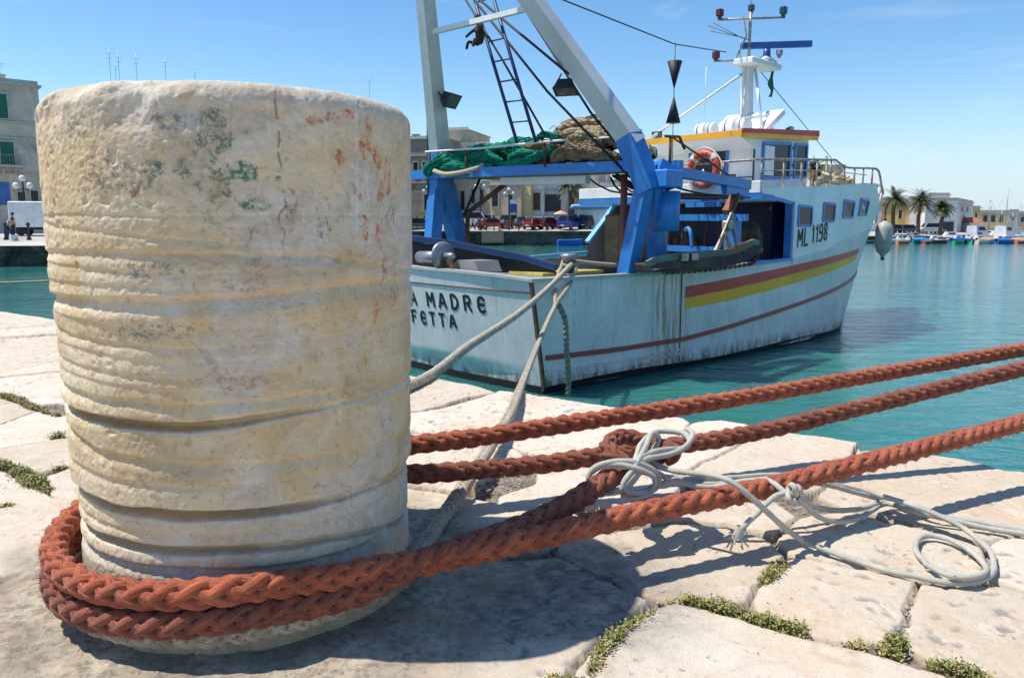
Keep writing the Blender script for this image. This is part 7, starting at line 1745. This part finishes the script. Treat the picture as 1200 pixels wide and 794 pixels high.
net('fishing_net', 'long green net strand looping across the middle of the heap', NG, [
  ([(1.7, -.55, 3.66), (1.62, -.2, 3.62), (1.68, .2, 3.66), (1.8, .55, 3.82), (1.9, .75, 3.92)], .12, .8), ([(2.0, .1, 4.05), (1.9, .35, 4.14), (1.9, .6, 4.10), (2.0, .95, 3.96)], .10, .7), ([(1.75, -.4, 3.75), (1.72, .05, 3.84), (1.85, .5, 3.78)], .09, .8)])
net('fishing_net', 'big sand coloured net piled highest at the right of the platform', NB, [
  ([(2.2, .3, 4.12), (2.25, .8, 4.24), (2.3, 1.4, 4.25), (2.3, 2.0, 4.08)], .25, .75), ([(2.0, .9, 3.98), (1.98, 1.3, 4.04), (2.05, 1.75, 4.0), (2.1, 2.05, 3.85)], .21, .8), ([(2.6, .4, 3.95), (2.7, 1.1, 4.1), (2.7, 1.9, 3.95)], .30, .8), ([(1.95, .6, 4.08), (1.95, .95, 4.12), (2.0, 1.3, 4.15)], .10, .8), ([(2.6, 2.0, 3.8), (2.5, 2.2, 3.75), (2.45, 2.35, 3.65)], .18, .8)])
net('fishing_net', 'darker brown net folded in front of the sand coloured pile', NBR, [
  ([(1.75, .75, 3.62), (1.72, 1.0, 3.76), (1.82, 1.35, 3.76), (1.92, 1.75, 3.68), (2.0, 2.1, 3.62)], .17, .85), ([(1.8, -.1, 3.85), (1.82, .2, 3.95), (1.9, .55, 3.94), (1.95, .9, 3.86)], .13, .8), ([(1.85, .9, 3.86), (1.9, 1.3, 3.88), (1.95, 1.8, 3.85)], .12, .8), ([(2.3, -.3, 3.7), (2.3, .6, 3.85), (2.3, 1.6, 3.8)], .28, .8)])
mb = MB(); mb.tube(catmull([bc(1.22, -1.95, 3.60), bc(1.2, -1.6, 3.52), bc(1.25, -1.2, 3.53), bc(1.4, -.9, 3.6), bc(1.5, -.8, 3.68)], .04), .045, 8); o = mb.build('net_rope', bm_, None, tuple(BC), BTH); tag(o, 'thick pale rope sagging over the platform edge below the green net', 'rope')
mb = MB()
for c in ((1.35, -1.85, 3.90), (1.4, -1.72, 3.94), (1.33, -1.76, 3.85)): mb.ball(bc(*c), .075, 10, 8)
o = mb.build('net_floats', simple('grey_float', (.20, .17, .15), .7, .3), None, tuple(BC), BTH); tag(o, 'cluster of round grey floats tied in the green net', 'floats')
# toy monkey hanging on the ladder
mk = skin_mesh('monkey', [(0, 0, .12, .085, .08), (0, -.02, .25, .085, .08), (0, -.03, .36, .075, .07), (0, -.04, .44, .04, .04), (0, -.05, .52, .075, .08), (0, -.05, .60, .05, .05),
   (.09, -.05, .36, .035, .035), (.17, -.14, .28, .026, .026), (.20, -.22, .20, .024, .024), (-.09, -.05, .36, .035, .035), (-.17, -.14, .28, .026, .026), (-.2, -.22, .2, .024, .024),
   (.08, -.04, .08, .04, .04), (.13, -.2, .12, .03, .03), (.13, -.24, -.03, .028, .028), (-.08, -.04, .08, .04, .04), (-.13, -.2, .12, .03, .03), (-.13, -.24, -.03, .028, .028), (0, -.14, .50, .04, .035)],
   [(0,1), (1,2), (2,3), (3,4), (4,5), (2,6), (6,7), (7,8), (2,9), (9,10), (10,11), (0,12), (12,13), (13,14), (0,15), (15,16), (16,17), (4,18)])
mk.materials.append(simple('brown_plush', (.055, .028, .016), .95, .4, 10, .5, 90)); o = bpy.data.objects.new('toy_monkey', mk); COL.objects.link(o); P = boatpt(.95, -.22, 5.58); o.location = P; o.rotation_euler = (0, 0, R(-60)); tag(o, 'brown plush toy monkey hanging from the gantry ladder', 'toy'); o.scale = (.95,)*3
# ------------------------------------------------------------------ weeds in the joints of the near quay
def weeds():
    rnd = np.random.default_rng(11)
    J = [([(692, 790), (700, 770), (715, 755), (730, 742)], .026, .8), ([(730, 742), (748, 728), (770, 716), (790, 706)], .026, .7), ([(800, 703), (830, 712), (870, 720), (900, 732)], .034, 1.2), ([(870, 718), (885, 695), (900, 676), (920, 655)], .034, 1.2),
         ([(885, 722), (915, 735), (945, 742)], .04, 1.3), ([(945, 744), (985, 752), (1015, 762)], .022, .8), ([(1030, 765), (1055, 770), (1085, 778), (1120, 788), (1160, 802)], .034, 1.3), ([(1052, 748), (1045, 758), (1050, 770)], .035, 1.2), ([(1148, 683), (1175, 690), (1210, 699)], .024, .9),
         ([(0, 463), (20, 468), (47, 481)], .035, .9), ([(47, 481), (68, 487)], .025, .7), ([(0, 545), (20, 553), (45, 568)], .06, 1.3), ([(25, 560), (50, 574), (62, 576)], .05, 1.3), ([(60, 514), (75, 511)], .03, .8), ([(0, 597), (18, 591)], .03, .9), ([(62, 550), (78, 548)], .025, .7), ([(1140, 655), (1152, 662)], .012, .6), ([(640, 800), (690, 792)], .02, .7)]
    V = []; F = []; col = []; o = 0
    for P, wd, dens in J:
        G = [ground(*p) for p in P]; L = sum((b-a).length for a, b in zip(G[:-1], G[1:]))
        for a, b in zip(G[:-1], G[1:]):
            d = b-a; n = int(9500*dens*d.length*wd/.035*.55)
            clump = rnd.random(8)
            for i in range(n):
                t_ = rnd.random(); s = rnd.normal(0, wd*.22); base = np.array(a+d*t_)+np.array([-d.y, d.x, 0])/d.length*s
                dens_n = vnoise(np.array([base[0]*16]), np.array([base[1]*16]), seed=5)[0]
                if dens_n < .24+.28*rnd.random(): continue
                hgt = (.012+.032*rnd.random()*dens_n)*(1-.6*min(1, abs(s)/wd)); z0 = -.012
                # a short stem with 4-6 tiny fleshy leaves
                lean = rnd.normal(0, .35, 2); tone = rnd.random()
                for k in range(5):
                    h = hgt*(.35+.65*k/4); c = base+np.array([lean[0]*h, lean[1]*h, z0+h]); az = rnd.random()*6.28; l = .0038+.0035*rnd.random(); w_ = l*.42; el = .2+.9*rnd.random()
                    dv = np.array([math.cos(az)*math.cos(el), math.sin(az)*math.cos(el), math.sin(el)]); sd = np.array([-math.sin(az), math.cos(az), 0])
                    V += [c, c+dv*l*.5+sd*w_, c+dv*l, c+dv*l*.5-sd*w_]; F.append((o, o+1, o+2, o+3)); col += [tone]*4; o += 4
    t = NT('joint_weeds'); cc = t.ramp(t.attr('tone'), [(.0, (.09, .13, .025)), (.35, (.18, .20, .04)), (.65, (.30, .27, .08)), (.88, (.46, .34, .15))]); t.base(cc); t.set(Roughness=.6)
    t.b.inputs['Subsurface Weight'].default_value = 0
    ob = mesh_np('joint_weeds', V, F, t.m, attrs=dict(tone=col), smooth=False); tag(ob, 'low green succulent weeds filling the joints between the slabs', 'weeds', kind='stuff')
weeds()
def pebbles():
    rnd = random.Random(5); m = MB()
    for P, n, sp in (([(905, 627), (930, 612), (950, 600)], 70, .03), ([(60, 590), (75, 575)], 50, .04), ([(1080, 690), (1060, 725), (1050, 745)], 60, .015), ([(760, 690), (790, 700)], 30, .03), ([(1045, 607), (1085, 612)], 40, .03), ([(560, 570), (640, 560)], 40, .03)):
        for i in range(n):
            k = rnd.randrange(len(P)-1); a, b = ground(*P[k]), ground(*P[k+1]); p = a.lerp(b, rnd.random())+Vector((rnd.gauss(0, sp), rnd.gauss(0, sp), -.008)); r_ = .002+.006*rnd.random()**2
            m.ball(tuple(p), r_, 6, 4, (1, .7+.5*rnd.random(), .6))
    tag(m.build('gravel', simple('joint_gravel', (.34, .30, .25), .9, .5, 60)), 'fine gravel and crumbs lying in the slab joints', 'gravel', kind='stuff')
pebbles()
